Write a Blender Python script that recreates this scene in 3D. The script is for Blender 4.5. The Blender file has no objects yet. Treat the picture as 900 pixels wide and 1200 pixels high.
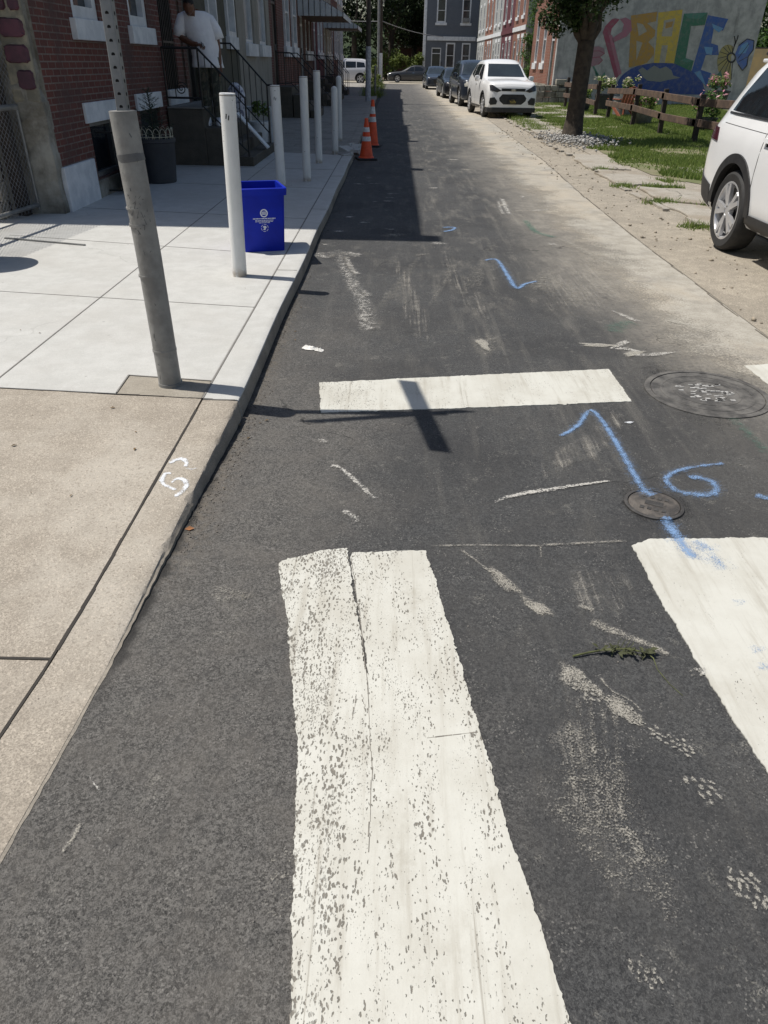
import bpy, bmesh, math, random
import numpy as np
from mathutils import Vector, Matrix
from mathutils.bvhtree import BVHTree
R = math.radians
random.seed(7)
SC = bpy.context.scene
COL = SC.collection

# ------------------------------------------------------------------ camera
F_PX, CAM_H = 830.0, 1.65
def cam_basis(vpx=464.0, vpy=73.0, xv=425.0):
    Y = Vector(((vpx-450)/F_PX, -(vpy-600)/F_PX, -1)).normalized()
    yv = 600 + F_PX*F_PX/(600-vpy)
    D = Vector(((xv-450)/F_PX, -(yv-600)/F_PX, -1)).normalized()
    D = (D - Y*D.dot(Y)).normalized()
    Z = -D
    X = Y.cross(Z)
    return Matrix((X, Y, Z))
MB3 = cam_basis()
cd = bpy.data.cameras.new('camera')
cam = bpy.data.objects.new('camera', cd)
COL.objects.link(cam)
cd.sensor_fit = 'VERTICAL'; cd.sensor_height = 36.0; cd.sensor_width = 27.0
cd.lens = F_PX/1200*36.0
cd.clip_start = 0.05; cd.clip_end = 2000
m4 = MB3.to_4x4(); m4.translation = (0, 0, CAM_H)
cam.matrix_world = m4
SC.camera = cam

# ------------------------------------------------------------------ light
SUN = Vector((-1.0, 0.20, 2.1)).normalized()
w = bpy.data.worlds.new('World'); SC.world = w; w.use_nodes = True
nt = w.node_tree
sky = nt.nodes.new('ShaderNodeTexSky'); sky.sky_type = 'NISHITA'; sky.sun_disc = False
sky.sun_elevation = math.asin(SUN.z); sky.sun_rotation = math.atan2(SUN.x, SUN.y) % (2*math.pi)
sky.air_density = 1.2; sky.dust_density = 1.5
bg = nt.nodes['Background']; bg.inputs['Strength'].default_value = 0.078
nt.links.new(sky.outputs[0], bg.inputs['Color'])
sl = bpy.data.lights.new('sun', 'SUN'); sl.energy = 4.8; sl.angle = R(0.5); sl.color = (1.0, 0.955, 0.88)
so = bpy.data.objects.new('sun', sl); COL.objects.link(so)
so.rotation_euler = SUN.to_track_quat('Z', 'Y').to_euler(); so.location = (-30, 6, 60)
SC.view_settings.view_transform = 'Standard'; SC.view_settings.look = 'None'
SC.view_settings.exposure = 0.0; SC.view_settings.gamma = 1.0

# a point of the place from where the photograph shows it, on a real plane
def ray(px, py):
    d = Vector(((px-450)/F_PX, -(py-600)/F_PX, -1)); return MB3 @ d
def G(px, py, z=0.0):
    d = ray(px, py); t = (z-CAM_H)/d.z; return Vector((d.x*t, d.y*t, z))
def onY(px, py, y):
    d = ray(px, py); t = y/d.y; return Vector((d.x*t, y, CAM_H+d.z*t))

# ------------------------------------------------------------------ node helpers
class NT:
    def __init__(s, name):
        s.m = bpy.data.materials.new(name); s.m.use_nodes = True
        s.t = s.m.node_tree; s.t.nodes.clear()
        s.out = s.t.nodes.new('ShaderNodeOutputMaterial')
        s.tc = None
    def n(s, typ, **kw):
        x = s.t.nodes.new(typ)
        for k, v in kw.items(): setattr(x, k, v)
        return x
    def link(s, a, b): s.t.links.new(a, b)
    def setv(s, sock, v):
        if isinstance(v, bpy.types.NodeSocket): s.link(v, sock)
        elif isinstance(v, (tuple, list)) and sock.type == 'RGBA' and len(v) == 3: sock.default_value = (*v, 1)
        else: sock.default_value = v
    def obj(s):
        if s.tc is None: s.tc = s.n('ShaderNodeTexCoord')
        return s.tc.outputs['Object']
    def map(s, vec, scale=(1,1,1), loc=(0,0,0), rot=(0,0,0)):
        x = s.n('ShaderNodeMapping'); s.link(vec, x.inputs[0])
        x.inputs['Scale'].default_value = scale; x.inputs['Location'].default_value = loc; x.inputs['Rotation'].default_value = rot
        return x.outputs[0]
    def noise(s, scale, detail=3, rough=0.55, vec=None, dist=0.0):
        x = s.n('ShaderNodeTexNoise'); s.link(vec or s.obj(), x.inputs['Vector'])
        x.inputs['Scale'].default_value = scale; x.inputs['Detail'].default_value = detail
        x.inputs['Roughness'].default_value = rough; x.inputs['Distortion'].default_value = dist
        return x.outputs['Fac']
    def vor(s, scale, vec=None, feature='F1', out='Distance', rnd=1.0):
        x = s.n('ShaderNodeTexVoronoi', feature=feature); s.link(vec or s.obj(), x.inputs['Vector'])
        x.inputs['Scale'].default_value = scale; x.inputs['Randomness'].default_value = rnd
        return x.outputs[out]
    def math(s, op, a, b=None, c=None, clamp=False):
        x = s.n('ShaderNodeMath', operation=op, use_clamp=clamp)
        s.setv(x.inputs[0], a)
        if b is not None: s.setv(x.inputs[1], b)
        if c is not None: s.setv(x.inputs[2], c)
        return x.outputs[0]
    def mr(s, v, a, b, c=0.0, d=1.0, smooth=True):
        x = s.n('ShaderNodeMapRange'); x.interpolation_type = 'SMOOTHSTEP' if smooth else 'LINEAR'
        s.setv(x.inputs['Value'], v)
        for k, q in zip(('From Min', 'From Max', 'To Min', 'To Max'), (a, b, c, d)): x.inputs[k].default_value = q
        return x.outputs[0]
    def mix(s, f, a, b, blend='MIX'):
        x = s.n('ShaderNodeMix', data_type='RGBA', blend_type=blend)
        s.setv(x.inputs[0], f); s.setv(x.inputs[6], a); s.setv(x.inputs[7], b)
        return x.outputs[2]
    def sep(s, vec=None):
        x = s.n('ShaderNodeSeparateXYZ'); s.link(vec or s.obj(), x.inputs[0]); return x.outputs
    def comb(s, a, b, c=0.0):
        x = s.n('ShaderNodeCombineXYZ')
        for i, v in enumerate((a, b, c)): s.setv(x.inputs[i], v)
        return x.outputs[0]
    def attr(s, name):
        x = s.n('ShaderNodeAttribute'); x.attribute_name = name; return x.outputs['Fac']
    def bump(s, h, strength=0.4, dist=0.01, normal=None):
        x = s.n('ShaderNodeBump'); s.link(h, x.inputs['Height'])
        x.inputs['Strength'].default_value = strength; x.inputs['Distance'].default_value = dist
        if normal is not None: s.link(normal, x.inputs['Normal'])
        return x.outputs[0]
    def bsdf(s, color, rough=0.6, metal=0.0, normal=None, spec=0.5, alpha=None, coat=0.0, finish=True):
        x = s.n('ShaderNodeBsdfPrincipled')
        s.setv(x.inputs['Base Color'], color if not (isinstance(color, tuple) and len(color) == 3) else (*color, 1))
        s.setv(x.inputs['Roughness'], rough); s.setv(x.inputs['Metallic'], metal)
        x.inputs['Specular IOR Level'].default_value = spec
        x.inputs['Coat Weight'].default_value = coat; x.inputs['Coat Roughness'].default_value = 0.05
        if normal is not None: s.link(normal, x.inputs['Normal'])
        if alpha is not None: s.setv(x.inputs['Alpha'], alpha)
        if finish: s.link(x.outputs[0], s.out.inputs[0])
        return x.outputs[0]

def simple(name, c1, c2=None, scale=8, rough=0.6, metal=0.0, bump=0.0, bscale=None, spec=0.5, coat=0.0, lo=0.35, hi=0.65):
    t = NT(name)
    if c2 is None: c2 = tuple(x*0.82 for x in c1)
    f = t.mr(t.noise(scale, 5, 0.6), lo, hi)
    nrm = t.bump(t.noise(bscale or scale*5, 4), bump, 0.01) if bump else None
    t.bsdf(t.mix(f, c1, c2), rough, metal, nrm, spec, coat=coat)
    return t.m

def brick_mat(name, c1, c2, mortar, soot=(0.1, 0.08, 0.075), bw=0.2, bh=0.068, ms=0.008, sootamt=0.5):
    t = NT(name)
    o = t.sep(); v = t.comb(t.math('ADD', o[0], o[1]), o[2])
    b = t.n('ShaderNodeTexBrick'); t.link(v, b.inputs['Vector'])
    b.inputs['Scale'].default_value = 1.0; b.inputs['Brick Width'].default_value = bw; b.inputs['Row Height'].default_value = bh
    b.inputs['Mortar Size'].default_value = ms; b.inputs['Mortar Smooth'].default_value = 0.3; b.inputs['Bias'].default_value = -0.1
    b.inputs['Color1'].default_value = (*c1, 1); b.inputs['Color2'].default_value = (*c2, 1); b.inputs['Mortar'].default_value = (*mortar, 1)
    n2 = t.mr(t.noise(1.1, 5, 0.65), 0.42, 0.66, 0, sootamt)
    c = t.mix(n2, b.outputs['Color'], soot)
    c = t.mix(t.mr(t.noise(30, 4), 0.35, 0.7, 0, 0.35), c, tuple(x*0.55 for x in c1))
    h = t.math('ADD', t.math('MULTIPLY', b.outputs['Fac'], -1.0), t.math('MULTIPLY', t.noise(70, 3), 0.4))
    t.bsdf(c, 0.85, 0, t.bump(h, 0.6, 0.006), 0.25)
    return t.m

# ------------------------------------------------------------------ materials
def asphalt():
    t = NT('asphalt')
    o = t.sep(); x, y = o[0], o[1]
    n_big = t.noise(0.9, 5, 0.6); n_mid = t.noise(5, 5, 0.62); n_fine = t.noise(170, 3, 0.75)
    def cellv(scale):                     # one random tone for each stone of the mix
        c = t.n('ShaderNodeSeparateColor'); t.link(t.vor(scale, out='Color'), c.inputs[0]); return c.outputs[0]
    st1, st2 = cellv(118), cellv(230)
    tone = t.math('ADD', t.math('MULTIPLY', st1, 0.26), t.math('MULTIPLY', st2, 0.34))
    tone = t.math('ADD', tone, t.math('MULTIPLY', t.mr(t.noise(310, 3, 0.8), 0.3, 0.7), 0.40))
    base = t.mix(t.mr(tone, 0.15, 0.9), (0.031, 0.0315, 0.033), (0.120, 0.120, 0.118))
    base = t.mix(t.mr(n_mid, 0.35, 0.7, 0, 0.45), base, (0.070, 0.068, 0.066))
    base = t.mix(t.mr(n_big, 0.42, 0.62, 0, 0.45), base, (0.032, 0.032, 0.034))
    # older, worn grey surface on the near left, its binder gone from the stones
    wob = t.math('MULTIPLY', t.math('SUBTRACT', t.noise(1.6, 4), 0.5), 1.3)
    old = t.math('MULTIPLY', t.mr(t.math('ADD', x, wob), 0.25, -0.55), t.mr(t.math('ADD', y, wob), 6.5, 3.0))
    near = t.math('MULTIPLY', t.mr(t.math('ADD', y, wob), 2.6, 0.9), t.mr(t.math('ADD', x, wob), 0.55, -0.15))
    oldm = t.math('MAXIMUM', old, near)
    worn = t.mix(t.mr(tone, 0.15, 0.85), (0.046, 0.044, 0.041), (0.215, 0.203, 0.187))
    worn = t.mix(t.mr(n_mid, 0.4, 0.7, 0, 0.45), worn, (0.165, 0.15, 0.133))
    worn = t.mix(t.mr(t.noise(19, 5, 0.65), 0.52, 0.68, 0, 0.5), worn, (0.075, 0.072, 0.069))
    col = t.mix(t.math('MULTIPLY', oldm, 0.9), base, worn)
    crumb = t.math('MULTIPLY', t.mr(t.vor(70), 0.20, 0.10), t.mr(t.noise(14, 3), 0.5, 0.64))
    col = t.mix(t.math('MULTIPLY', crumb, 0.75), col, (0.030, 0.030, 0.031))
    sp = t.math('MULTIPLY', t.mr(st2, 0.90, 0.97), t.mr(t.noise(9, 3), 0.45, 0.65))
    col = t.mix(t.math('MULTIPLY', sp, 0.5), col, (0.30, 0.285, 0.26))
    # fine traffic streaks of dust
    st = t.noise(1.0, 5, 0.65, t.map(t.obj(), (9, 0.55, 1), rot=(0, 0, R(-3))))
    st = t.math('MULTIPLY', t.mr(st, 0.50, 0.78, 0, 0.55), t.mr(n_fine, 0.40, 0.6))
    stx = t.math('MULTIPLY', t.mr(x, -0.5, 0.8, 0.35, 1), t.mr(y, 1.2, 5.0, 0.4, 1.0))
    col = t.mix(t.math('MULTIPLY', st, stx), col, (0.31, 0.29, 0.25))
    sp2 = t.math('MULTIPLY', t.mr(t.noise(2.6, 6, 0.7, t.map(t.obj(), (1.6, 0.5, 1))), 0.50, 0.72, 0, 0.6), t.mr(n_fine, 0.38, 0.60))
    sp2 = t.math('MULTIPLY', sp2, t.math('MULTIPLY', t.mr(y, 3.6, 6.5, .3, 1), t.mr(x, -0.9, 0.9, 0.3, 1)))
    col = t.mix(sp2, col, (0.33, 0.305, 0.26))
    # pale powder caught in the grain here and there
    pw = t.math('MULTIPLY', t.mr(t.noise(7, 6, 0.72), 0.58, 0.70), t.mr(n_fine, 0.46, 0.58))
    col = t.mix(t.math('MULTIPLY', pw, 0.5), col, (0.40, 0.38, 0.33))
    # dust washed over the right side, from the unpaved strip
    bx = t.math('ADD', x, t.math('MULTIPLY', t.math('SUBTRACT', t.noise(0.75, 7, 0.66, t.map(t.obj(), (1, 0.45, 1))), 0.5), 1.9))
    dm = t.mr(bx, 1.05, 2.45)
    dm = t.math('MULTIPLY', dm, t.mr(y, 2.6, 5.2, 0.25, 1))
    dm = t.math('MULTIPLY', dm, t.mr(t.noise(30, 5, 0.75), 0.25, 0.6, 0.35, 1.0))
    dust = t.mix(t.mr(n_mid, 0.3, 0.7), (0.34, 0.31, 0.262), (0.23, 0.212, 0.182))
    col = t.mix(t.math('MULTIPLY', dm, 0.9), col, dust)
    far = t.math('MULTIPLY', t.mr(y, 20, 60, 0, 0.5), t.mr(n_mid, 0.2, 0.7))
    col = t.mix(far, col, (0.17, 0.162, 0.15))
    wv = t.n('ShaderNodeVectorMath', operation='ADD'); t.link(t.obj(), wv.inputs[0])
    wn = t.n('ShaderNodeTexNoise'); t.link(t.obj(), wn.inputs['Vector']); wn.inputs['Scale'].default_value = 2.2; wn.inputs['Detail'].default_value = 5
    ws_ = t.n('ShaderNodeVectorMath', operation='SCALE'); t.link(wn.outputs['Color'], ws_.inputs[0]); ws_.inputs['Scale'].default_value = 0.5; t.link(ws_.outputs[0], wv.inputs[1])
    ce = t.vor(0.85, wv.outputs[0], 'DISTANCE_TO_EDGE')
    crack = t.math('MULTIPLY', t.mr(ce, 0.006, 0.002), t.mr(t.noise(1.1, 3), 0.54, 0.60))
    col = t.mix(t.math('MULTIPLY', crack, 0.7), col, (0.018, 0.018, 0.018))
    oil = t.math('MULTIPLY', t.mr(t.noise(3.1, 5, 0.65), 0.62, 0.72, 0, 0.5), t.mr(y, 2, 4))
    col = t.mix(oil, col, (0.026, 0.026, 0.027))
    # gravelly dirt gathered in the gutter
    gut = t.math('MULTIPLY', t.mr(t.math('ADD', x, t.math('MULTIPLY', n_mid, 0.16)), -0.56, -0.80), t.mr(t.noise(28, 4), 0.35, 0.6))
    gut = t.math('MULTIPLY', gut, t.math('MULTIPLY', t.mr(y, 1.8, 2.6), t.mr(y, 7, 4.5)))
    col = t.mix(t.math('MULTIPLY', gut, 0.7), col, (0.19, 0.16, 0.125))
    foot = t.math('MULTIPLY', t.mr(t.math('ADD', t.math('ADD', x, t.math('MULTIPLY', t.math('MAXIMUM', t.math('SUBTRACT', 3.4, y), 0.0), 0.034)), t.math('MULTIPLY', t.noise(11, 4), 0.10)), -0.715, -0.76), t.mr(y, 1.35, 1.8))  # near-black band along the kerb foot, fading out at the near end
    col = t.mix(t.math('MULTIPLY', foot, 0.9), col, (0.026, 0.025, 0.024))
    h = t.math('ADD', t.math('MULTIPLY', tone, 0.8), t.math('MULTIPLY', n_fine, 0.8))
    h = t.math('ADD', h, t.math('MULTIPLY', crumb, -1.2))
    h = t.math('ADD', h, t.math('MULTIPLY', t.noise(55, 4, 0.7), 1.5))
    smooth = t.math('SUBTRACT', 1.0, t.math('MULTIPLY', dm, 0.7))
    nrm = t.bump(t.math('MULTIPLY', h, smooth), 0.7, 0.007)
    t.bsdf(col, 0.82, 0, nrm, 0.35)
    return t.m

def concrete(name, c1, c2, pits=(0.16, 0.14, 0.12), pitamt=0.5, sand=0.5, bump=0.35, stain=None, stainamt=0.5, crack=0.0):
    t = NT(name)
    fine = t.noise(190, 3, 0.7); mid = t.noise(7, 6, 0.62); big = t.noise(1.3, 4, 0.6)
    col = t.mix(t.mr(mid, 0.32, 0.68), c1, c2)
    col = t.mix(t.mr(fine, 0.38, 0.68, 0, sand), col, tuple(x*0.62 for x in c2))
    col = t.mix(t.mr(big, 0.45, 0.66, 0, stainamt), col, stain or tuple(x*0.8 for x in c2))
    broom = t.noise(1, 3, 0.6, t.map(t.obj(), (3, 140, 1)))
    col = t.mix(t.mr(broom, 0.45, 0.7, 0, 0.12), col, tuple(x*0.7 for x in c2))
    cc = t.n('ShaderNodeSeparateColor'); t.link(t.vor(150, out='Color'), cc.inputs[0])
    col = t.mix(t.math('MULTIPLY', t.mr(cc.outputs[0], 0.72, 0.98), sand*0.55), col, tuple(x*0.6 for x in c2))
    col = t.mix(t.math('MULTIPLY', t.mr(cc.outputs[1], 0.80, 0.98), sand*0.45), col, tuple(min(1, x*1.35) for x in c1))
    pit = t.math('MULTIPLY', t.mr(t.vor(26), 0.10, 0.05), t.math('MULTIPLY', t.mr(t.noise(6, 3), 0.5, 0.62), pitamt))
    col = t.mix(pit, col, pits)
    if crack:
        wv = t.n('ShaderNodeVectorMath', operation='ADD'); t.link(t.obj(), wv.inputs[0])
        wn = t.n('ShaderNodeTexNoise'); t.link(t.obj(), wn.inputs['Vector']); wn.inputs['Scale'].default_value = 3.5; wn.inputs['Detail'].default_value = 5
        ws_ = t.n('ShaderNodeVectorMath', operation='SCALE'); t.link(wn.outputs['Color'], ws_.inputs[0]); ws_.inputs['Scale'].default_value = 0.4; t.link(ws_.outputs[0], wv.inputs[1])
        ck = t.math('MULTIPLY', t.mr(t.vor(0.7, wv.outputs[0], 'DISTANCE_TO_EDGE'), 0.007, 0.002), t.mr(t.noise(0.9, 3), 0.50, 0.56))
        col = t.mix(t.math('MULTIPLY', ck, crack), col, tuple(x*0.25 for x in c2))
    gum = t.math('MULTIPLY', t.mr(t.vor(4.2), 0.055, 0.03), t.mr(t.noise(1.7, 2), 0.45, 0.6))
    col = t.mix(t.math('MULTIPLY', gum, 0.55), col, tuple(x*0.45 for x in c2))
    blotch = t.math('MULTIPLY', t.mr(t.noise(15, 5, 0.7), 0.56, 0.70), sand*0.5)
    col = t.mix(blotch, col, tuple(x*0.78 for x in c2))
    nrm = t.bump(t.math('ADD', fine, t.math('MULTIPLY', t.noise(40, 3), 0.8)), bump, 0.004)
    t.bsdf(col, 0.85, 0, nrm, 0.3)
    return t.m

def road_paint(name, wear_x=None, pock=1.0):
    t = NT(name)
    o = t.obj()
    col = t.mix(t.mr(t.noise(3.5, 6, 0.65), 0.35, 0.7), (0.56, 0.552, 0.50), (0.485, 0.47, 0.415))
    strk = t.noise(1, 6, 0.68, t.map(o, (30, 1.8, 1), rot=(0, 0, R(-6))))
    col = t.mix(t.mr(strk, 0.48, 0.72, 0, 0.6), col, (0.37, 0.345, 0.29))
    grime = t.math('MULTIPLY', t.mr(t.noise(2.0, 5, 0.7, t.map(o, (1.6, .7, 1))), 0.5, 0.68), t.mr(t.noise(60, 4, .7), .35, .6))
    col = t.mix(t.math('MULTIPLY', grime, 0.5 * pock), col, (0.33, 0.305, 0.25))
    side = t.math('MULTIPLY', t.math('SUBTRACT', t.mr(t.math('ADD', t.sep()[0], t.math('MULTIPLY', t.noise(2.3, 3), .25)), .20, -.12), 0.32), 0.11)
    # pock marks: dimples the melted plastic did not fill, drawn out along the rolling direction
    def pocks(sx, sy, lo, hi, seed):
        v = t.n('ShaderNodeVectorMath', operation='ADD')
        t.link(t.map(o, (sx, sy, 1), loc=(seed, seed, 0), rot=(0, 0, R(8))), v.inputs[0])
        nn = t.n('ShaderNodeTexNoise'); t.link(o, nn.inputs['Vector']); nn.inputs['Scale'].default_value = 70
        sc = t.n('ShaderNodeVectorMath', operation='SCALE'); t.link(nn.outputs['Color'], sc.inputs[0]); sc.inputs['Scale'].default_value = 1.5
        t.link(sc.outputs[0], v.inputs[1])
        d = t.vor(1.0, v.outputs[0])
        dens = t.noise(5.2, 5, 0.68, t.map(o, (2.4, 0.55, 1), loc=(seed, 0, 0)))
        dens = t.mr(t.math('ADD', dens, side), lo, hi, 0.0, 0.44 * pock, smooth=False)
        return t.mr(t.math('SUBTRACT', d, dens), 0.04, -0.06)
    hole = t.math('MAXIMUM', pocks(118, 50, 0.36, 0.62, 0.0), t.math('MULTIPLY', pocks(215, 90, 0.44, 0.70, 3.7), 0.7))
    hole = t.math('MULTIPLY', hole, t.mr(t.noise(40, 3), 0.30, 0.48))
    pc = t.mix(t.noise(50, 2), (0.155, 0.134, 0.105), (0.075, 0.066, 0.054))
    col = t.mix(t.math('MULTIPLY', hole, 0.85), col, pc)
    col = t.mix(t.mr(t.noise(230, 2), 0.55, 0.75, 0, 0.14), col, (0.36, 0.335, 0.28))
    rut = t.mr(t.noise(1, 4, 0.6, t.map(o, (48, .55, 1), rot=(0, 0, R(-7)))), 0.62, 0.70, 0, 0.55 * pock)
    col = t.mix(rut, col, (0.22, 0.195, 0.155))
    h = t.math('SUBTRACT', t.math('MULTIPLY', t.noise(75, 3), 0.35), hole)
    t.bsdf(col, 0.65, 0, t.bump(h, 0.7, 0.003), 0.35)
    return t.m

def spray(name, color, off=0.2, gain=0.5, grain=170, rough=0.85, tread=0.0, top=1.0, big=2.0):
    """thin paint or dust: it takes on the grain of what is under it, and thins out where its 'cover' attribute falls"""
    t = NT(name)
    a = t.attr('cover')
    g1 = t.math('MULTIPLY', t.math('SUBTRACT', t.noise(grain, 3, 0.75), 0.5), 3.6)
    g2 = t.math('MULTIPLY', t.math('SUBTRACT', t.noise(grain*.13, 5, 0.7), 0.5), big)
    v = t.math('SUBTRACT', t.math('ADD', a, t.math('ADD', g1, g2)), off)
    if tread:
        d = t.vor(tread, feature='DISTANCE_TO_EDGE'); v = t.math('SUBTRACT', v, t.math('MULTIPLY', t.mr(d, 0.03, 0.22, 0.5, 0.0), t.mr(t.noise(30, 3), 0.35, 0.55)))
    al = t.math('MULTIPLY', t.mr(v, 0.0, gain), top)
    c = t.mix(t.mr(t.noise(26, 3), 0.35, 0.65, 0, 0.5), color, tuple(q*0.8 for q in color))
    t.bsdf(c, rough, 0, None, 0.25, alpha=al)
    return t.m

def leaf_mat(name, c1, c2, trans=0.35):
    t = NT(name)
    g = t.n('ShaderNodeNewGeometry')
    c = t.mix(g.outputs['Random Per Island'], c1, c2)
    d = t.bsdf(c, 0.55, 0, None, 0.3, finish=False)
    tr = t.n('ShaderNodeBsdfTranslucent'); t.setv(tr.inputs[0], c)
    mx = t.n('ShaderNodeMixShader'); mx.inputs[0].default_value = trans
    t.link(d, mx.inputs[1]); t.link(tr.outputs[0], mx.inputs[2]); t.link(mx.outputs[0], t.out.inputs[0])
    return t.m

def wall_paint_mat(name, c1, c2):          # old painted stucco
    t = NT(name)
    c = t.mix(t.mr(t.noise(2.2, 6, 0.68), 0.33, 0.67), c1, c2)
    c = t.mix(t.mr(t.noise(1, 5, 0.7, t.map(t.obj(), (3.0, 3.0, 0.5))), 0.5, 0.72, 0, 0.55), c, tuple(x*0.5 for x in c2))
    t.bsdf(c, 0.85, 0, t.bump(t.noise(45, 4), 0.4, 0.008), 0.25)
    return t.m

def mural_mat(name, c):                    # thin old paint on rough render
    t = NT(name)
    c = tuple(1.2*(0.88*q+0.12*0.22) for q in c)
    col = t.mix(t.mr(t.noise(4.5, 6, 0.7), 0.44, 0.64, 0, 0.75), c, tuple(0.5*q+0.5*0.24 for q in c))
    col = t.mix(t.mr(t.noise(40, 3), 0.55, 0.7, 0, 0.5), col, (0.2, 0.2, 0.2))
    t.bsdf(col, 0.85, 0, None, 0.25)
    return t.m

def camo():
    t = NT('camouflage_cloth')
    c = t.mix(t.mr(t.noise(11, 3, 0.6), 0.46, 0.5), (0.105, 0.108, 0.08), (0.05, 0.053, 0.042))
    c = t.mix(t.mr(t.noise(13, 3, 0.6, t.map(t.obj(), loc=(5, 2, 1))), 0.56, 0.6), c, (0.10, 0.09, 0.065))
    t.bsdf(c, 0.9); return t.m

M = {}
M['asphalt'] = asphalt()
M['conc_new'] = concrete('new_concrete', (0.53, 0.525, 0.50), (0.465, 0.46, 0.435), (0.2, 0.18, 0.16), pitamt=0.25, sand=0.25, bump=0.2, stainamt=0.45, stain=(0.43, 0.415, 0.385), crack=.18)
M['conc_old'] = concrete('old_concrete', (0.43, 0.38, 0.315), (0.345, 0.302, 0.248), (0.09, 0.075, 0.06), 0.9, 0.9, 0.6, (0.46, 0.42, 0.36), 0.7)
M['conc_patch'] = concrete('patch_concrete', (0.36, 0.325, 0.27), (0.29, 0.26, 0.215), pitamt=0.6)
M['conc_far'] = concrete('weathered_concrete', (0.36, 0.34, 0.31), (0.27, 0.255, 0.23), pitamt=0.5, stainamt=0.7, stain=(0.2, 0.19, 0.175), crack=.9)
M['conc_kerbface'] = concrete('kerb_concrete', (0.36, 0.32, 0.265), (0.25, 0.225, 0.19), pitamt=0.8, stainamt=0.7, stain=(0.17, 0.15, 0.125))
M['conc_gutter'] = concrete('gutter_concrete', (0.40, 0.36, 0.29), (0.30, 0.27, 0.215), pitamt=0.4, stainamt=0.8, stain=(0.20, 0.185, 0.16))
M['dirt'] = concrete('sandy_dirt', (0.47, 0.415, 0.335), (0.32, 0.285, 0.232), (0.13, 0.112, 0.09), 1.0, 1.0, 0.9, (0.25, 0.222, 0.182), 0.8)
M['slab'] = concrete('broken_slab', (0.45, 0.415, 0.36), (0.35, 0.32, 0.27), pitamt=0.8, sand=.8, stainamt=0.9, stain=(0.27, 0.23, 0.178), crack=.9)
M['joint'] = simple('joint_gap', (0.045, 0.04, 0.035), scale=20, rough=0.95)
M['joint_new'] = simple('joint_line', (0.20, 0.19, 0.175), scale=20, rough=0.95)
M['soil'] = simple('dark_soil', (0.08, 0.062, 0.045), (0.12, 0.1, 0.075), scale=3, rough=1, bump=0.5)
M['paint'] = road_paint('white_road_paint')
M['paint_mid'] = road_paint('white_road_paint_worn', pock=0.62)
M['paint_fresh'] = road_paint('white_road_paint_fresh', pock=0.35)
M['blue_spray'] = spray('blue_spray_paint', (0.23, 0.37, 0.61), 0.26, 1.1, top=.82, big=1.8)
M['white_spray'] = spray('white_spray_paint', (0.72, 0.74, 0.77), 0.25, 0.7, top=.95)
M['green_spray'] = spray('green_spray_paint', (0.09, 0.20, 0.15), 0.55, 0.9, top=.7)
M['dust'] = spray('pale_dust', (0.40, 0.375, 0.325), 0.42, 0.9, top=.8)
M['dust_tread'] = spray('pale_dust_print', (0.45, 0.425, 0.37), 0.14, 0.9, top=.74, big=1.3)
M['dust_white'] = spray('white_dust', (0.52, 0.50, 0.46), 0.42, 0.8, grain=120, top=.88, big=2.6)
def tyre_dust():
    t = NT('tyre_dust'); a = t.attr('cover')
    lines = t.noise(1, 4, 0.6, t.map(t.obj(), (42, 1.1, 1), rot=(0, 0, R(-5))))
    v = t.math('ADD', t.math('MULTIPLY', t.math('SUBTRACT', lines, 0.5), 3.4), t.math('MULTIPLY', t.math('SUBTRACT', t.noise(170, 3, 0.75), 0.5), 3.4))
    v = t.math('ADD', v, t.math('MULTIPLY', t.math('SUBTRACT', t.noise(9, 5, 0.7), 0.5), 2.0))
    al = t.math('MULTIPLY', t.mr(t.math('SUBTRACT', t.math('ADD', a, v), 0.55), 0.0, 1.2), 0.55)
    t.bsdf((0.40, 0.375, 0.33), 0.9, 0, None, 0.2, alpha=al); return t.m
M['tyre_dust'] = tyre_dust()
M['tar'] = spray('dark_tar', (0.024, 0.024, 0.025), 0.35, 0.9, top=.8)
M['iron'] = simple('cast_iron', (0.16, 0.14, 0.12), (0.075, 0.068, 0.062), 14, 0.55, 0.35, 0.5, 90)
M['iron_dark'] = simple('cast_iron_dark', (0.05, 0.047, 0.045), (0.085, 0.08, 0.075), 14, 0.6, 0.3, 0.6, 90)
M['iron_lid'] = simple('dusty_cast_iron', (0.062, 0.059, 0.056), (0.15, 0.142, 0.13), 9, 0.75, 0.1, 0.7, 120)
M['galv'] = simple('weathered_grey_steel', (0.27, 0.27, 0.262), (0.19, 0.19, 0.187), 6, 0.5, 0.35, 0.15, 60)
M['greypaint'] = simple('grey_painted_steel', (0.31, 0.305, 0.288), (0.215, 0.21, 0.20), 9, 0.5, 0.1, 0.25, 50)
M['scratch'] = simple('dark_scratch', (0.15, 0.15, 0.15), scale=30)
M['scratch_light'] = simple('paint_crack', (0.24, 0.22, 0.19), (0.13, 0.12, 0.105), scale=60, rough=.9)
M['hole'] = simple('punched_hole', (0.01, 0.01, 0.01), rough=1)
def bollard_paint():
    t = NT('white_bollard_paint')
    c = t.mix(t.mr(t.noise(5, 5, 0.65, t.map(t.obj(), (2, 2, 0.6))), 0.4, 0.7, 0, 0.6), (0.76, 0.755, 0.73), (0.60, 0.59, 0.56))
    z = t.sep()[2]
    low = t.math('MULTIPLY', t.mr(z, 0.10, 0.0), t.mr(t.noise(22, 4), 0.3, 0.55))
    c = t.mix(t.math('MULTIPLY', low, 0.85), c, (0.33, 0.27, 0.2))
    c = t.mix(t.mr(t.noise(38, 3), 0.71, 0.74), c, (0.14, 0.12, 0.1))
    t.bsdf(c, 0.45, 0, t.bump(t.noise(30, 3), 0.15, 0.004), 0.4); return t.m
M['bollard'] = bollard_paint()
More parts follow.
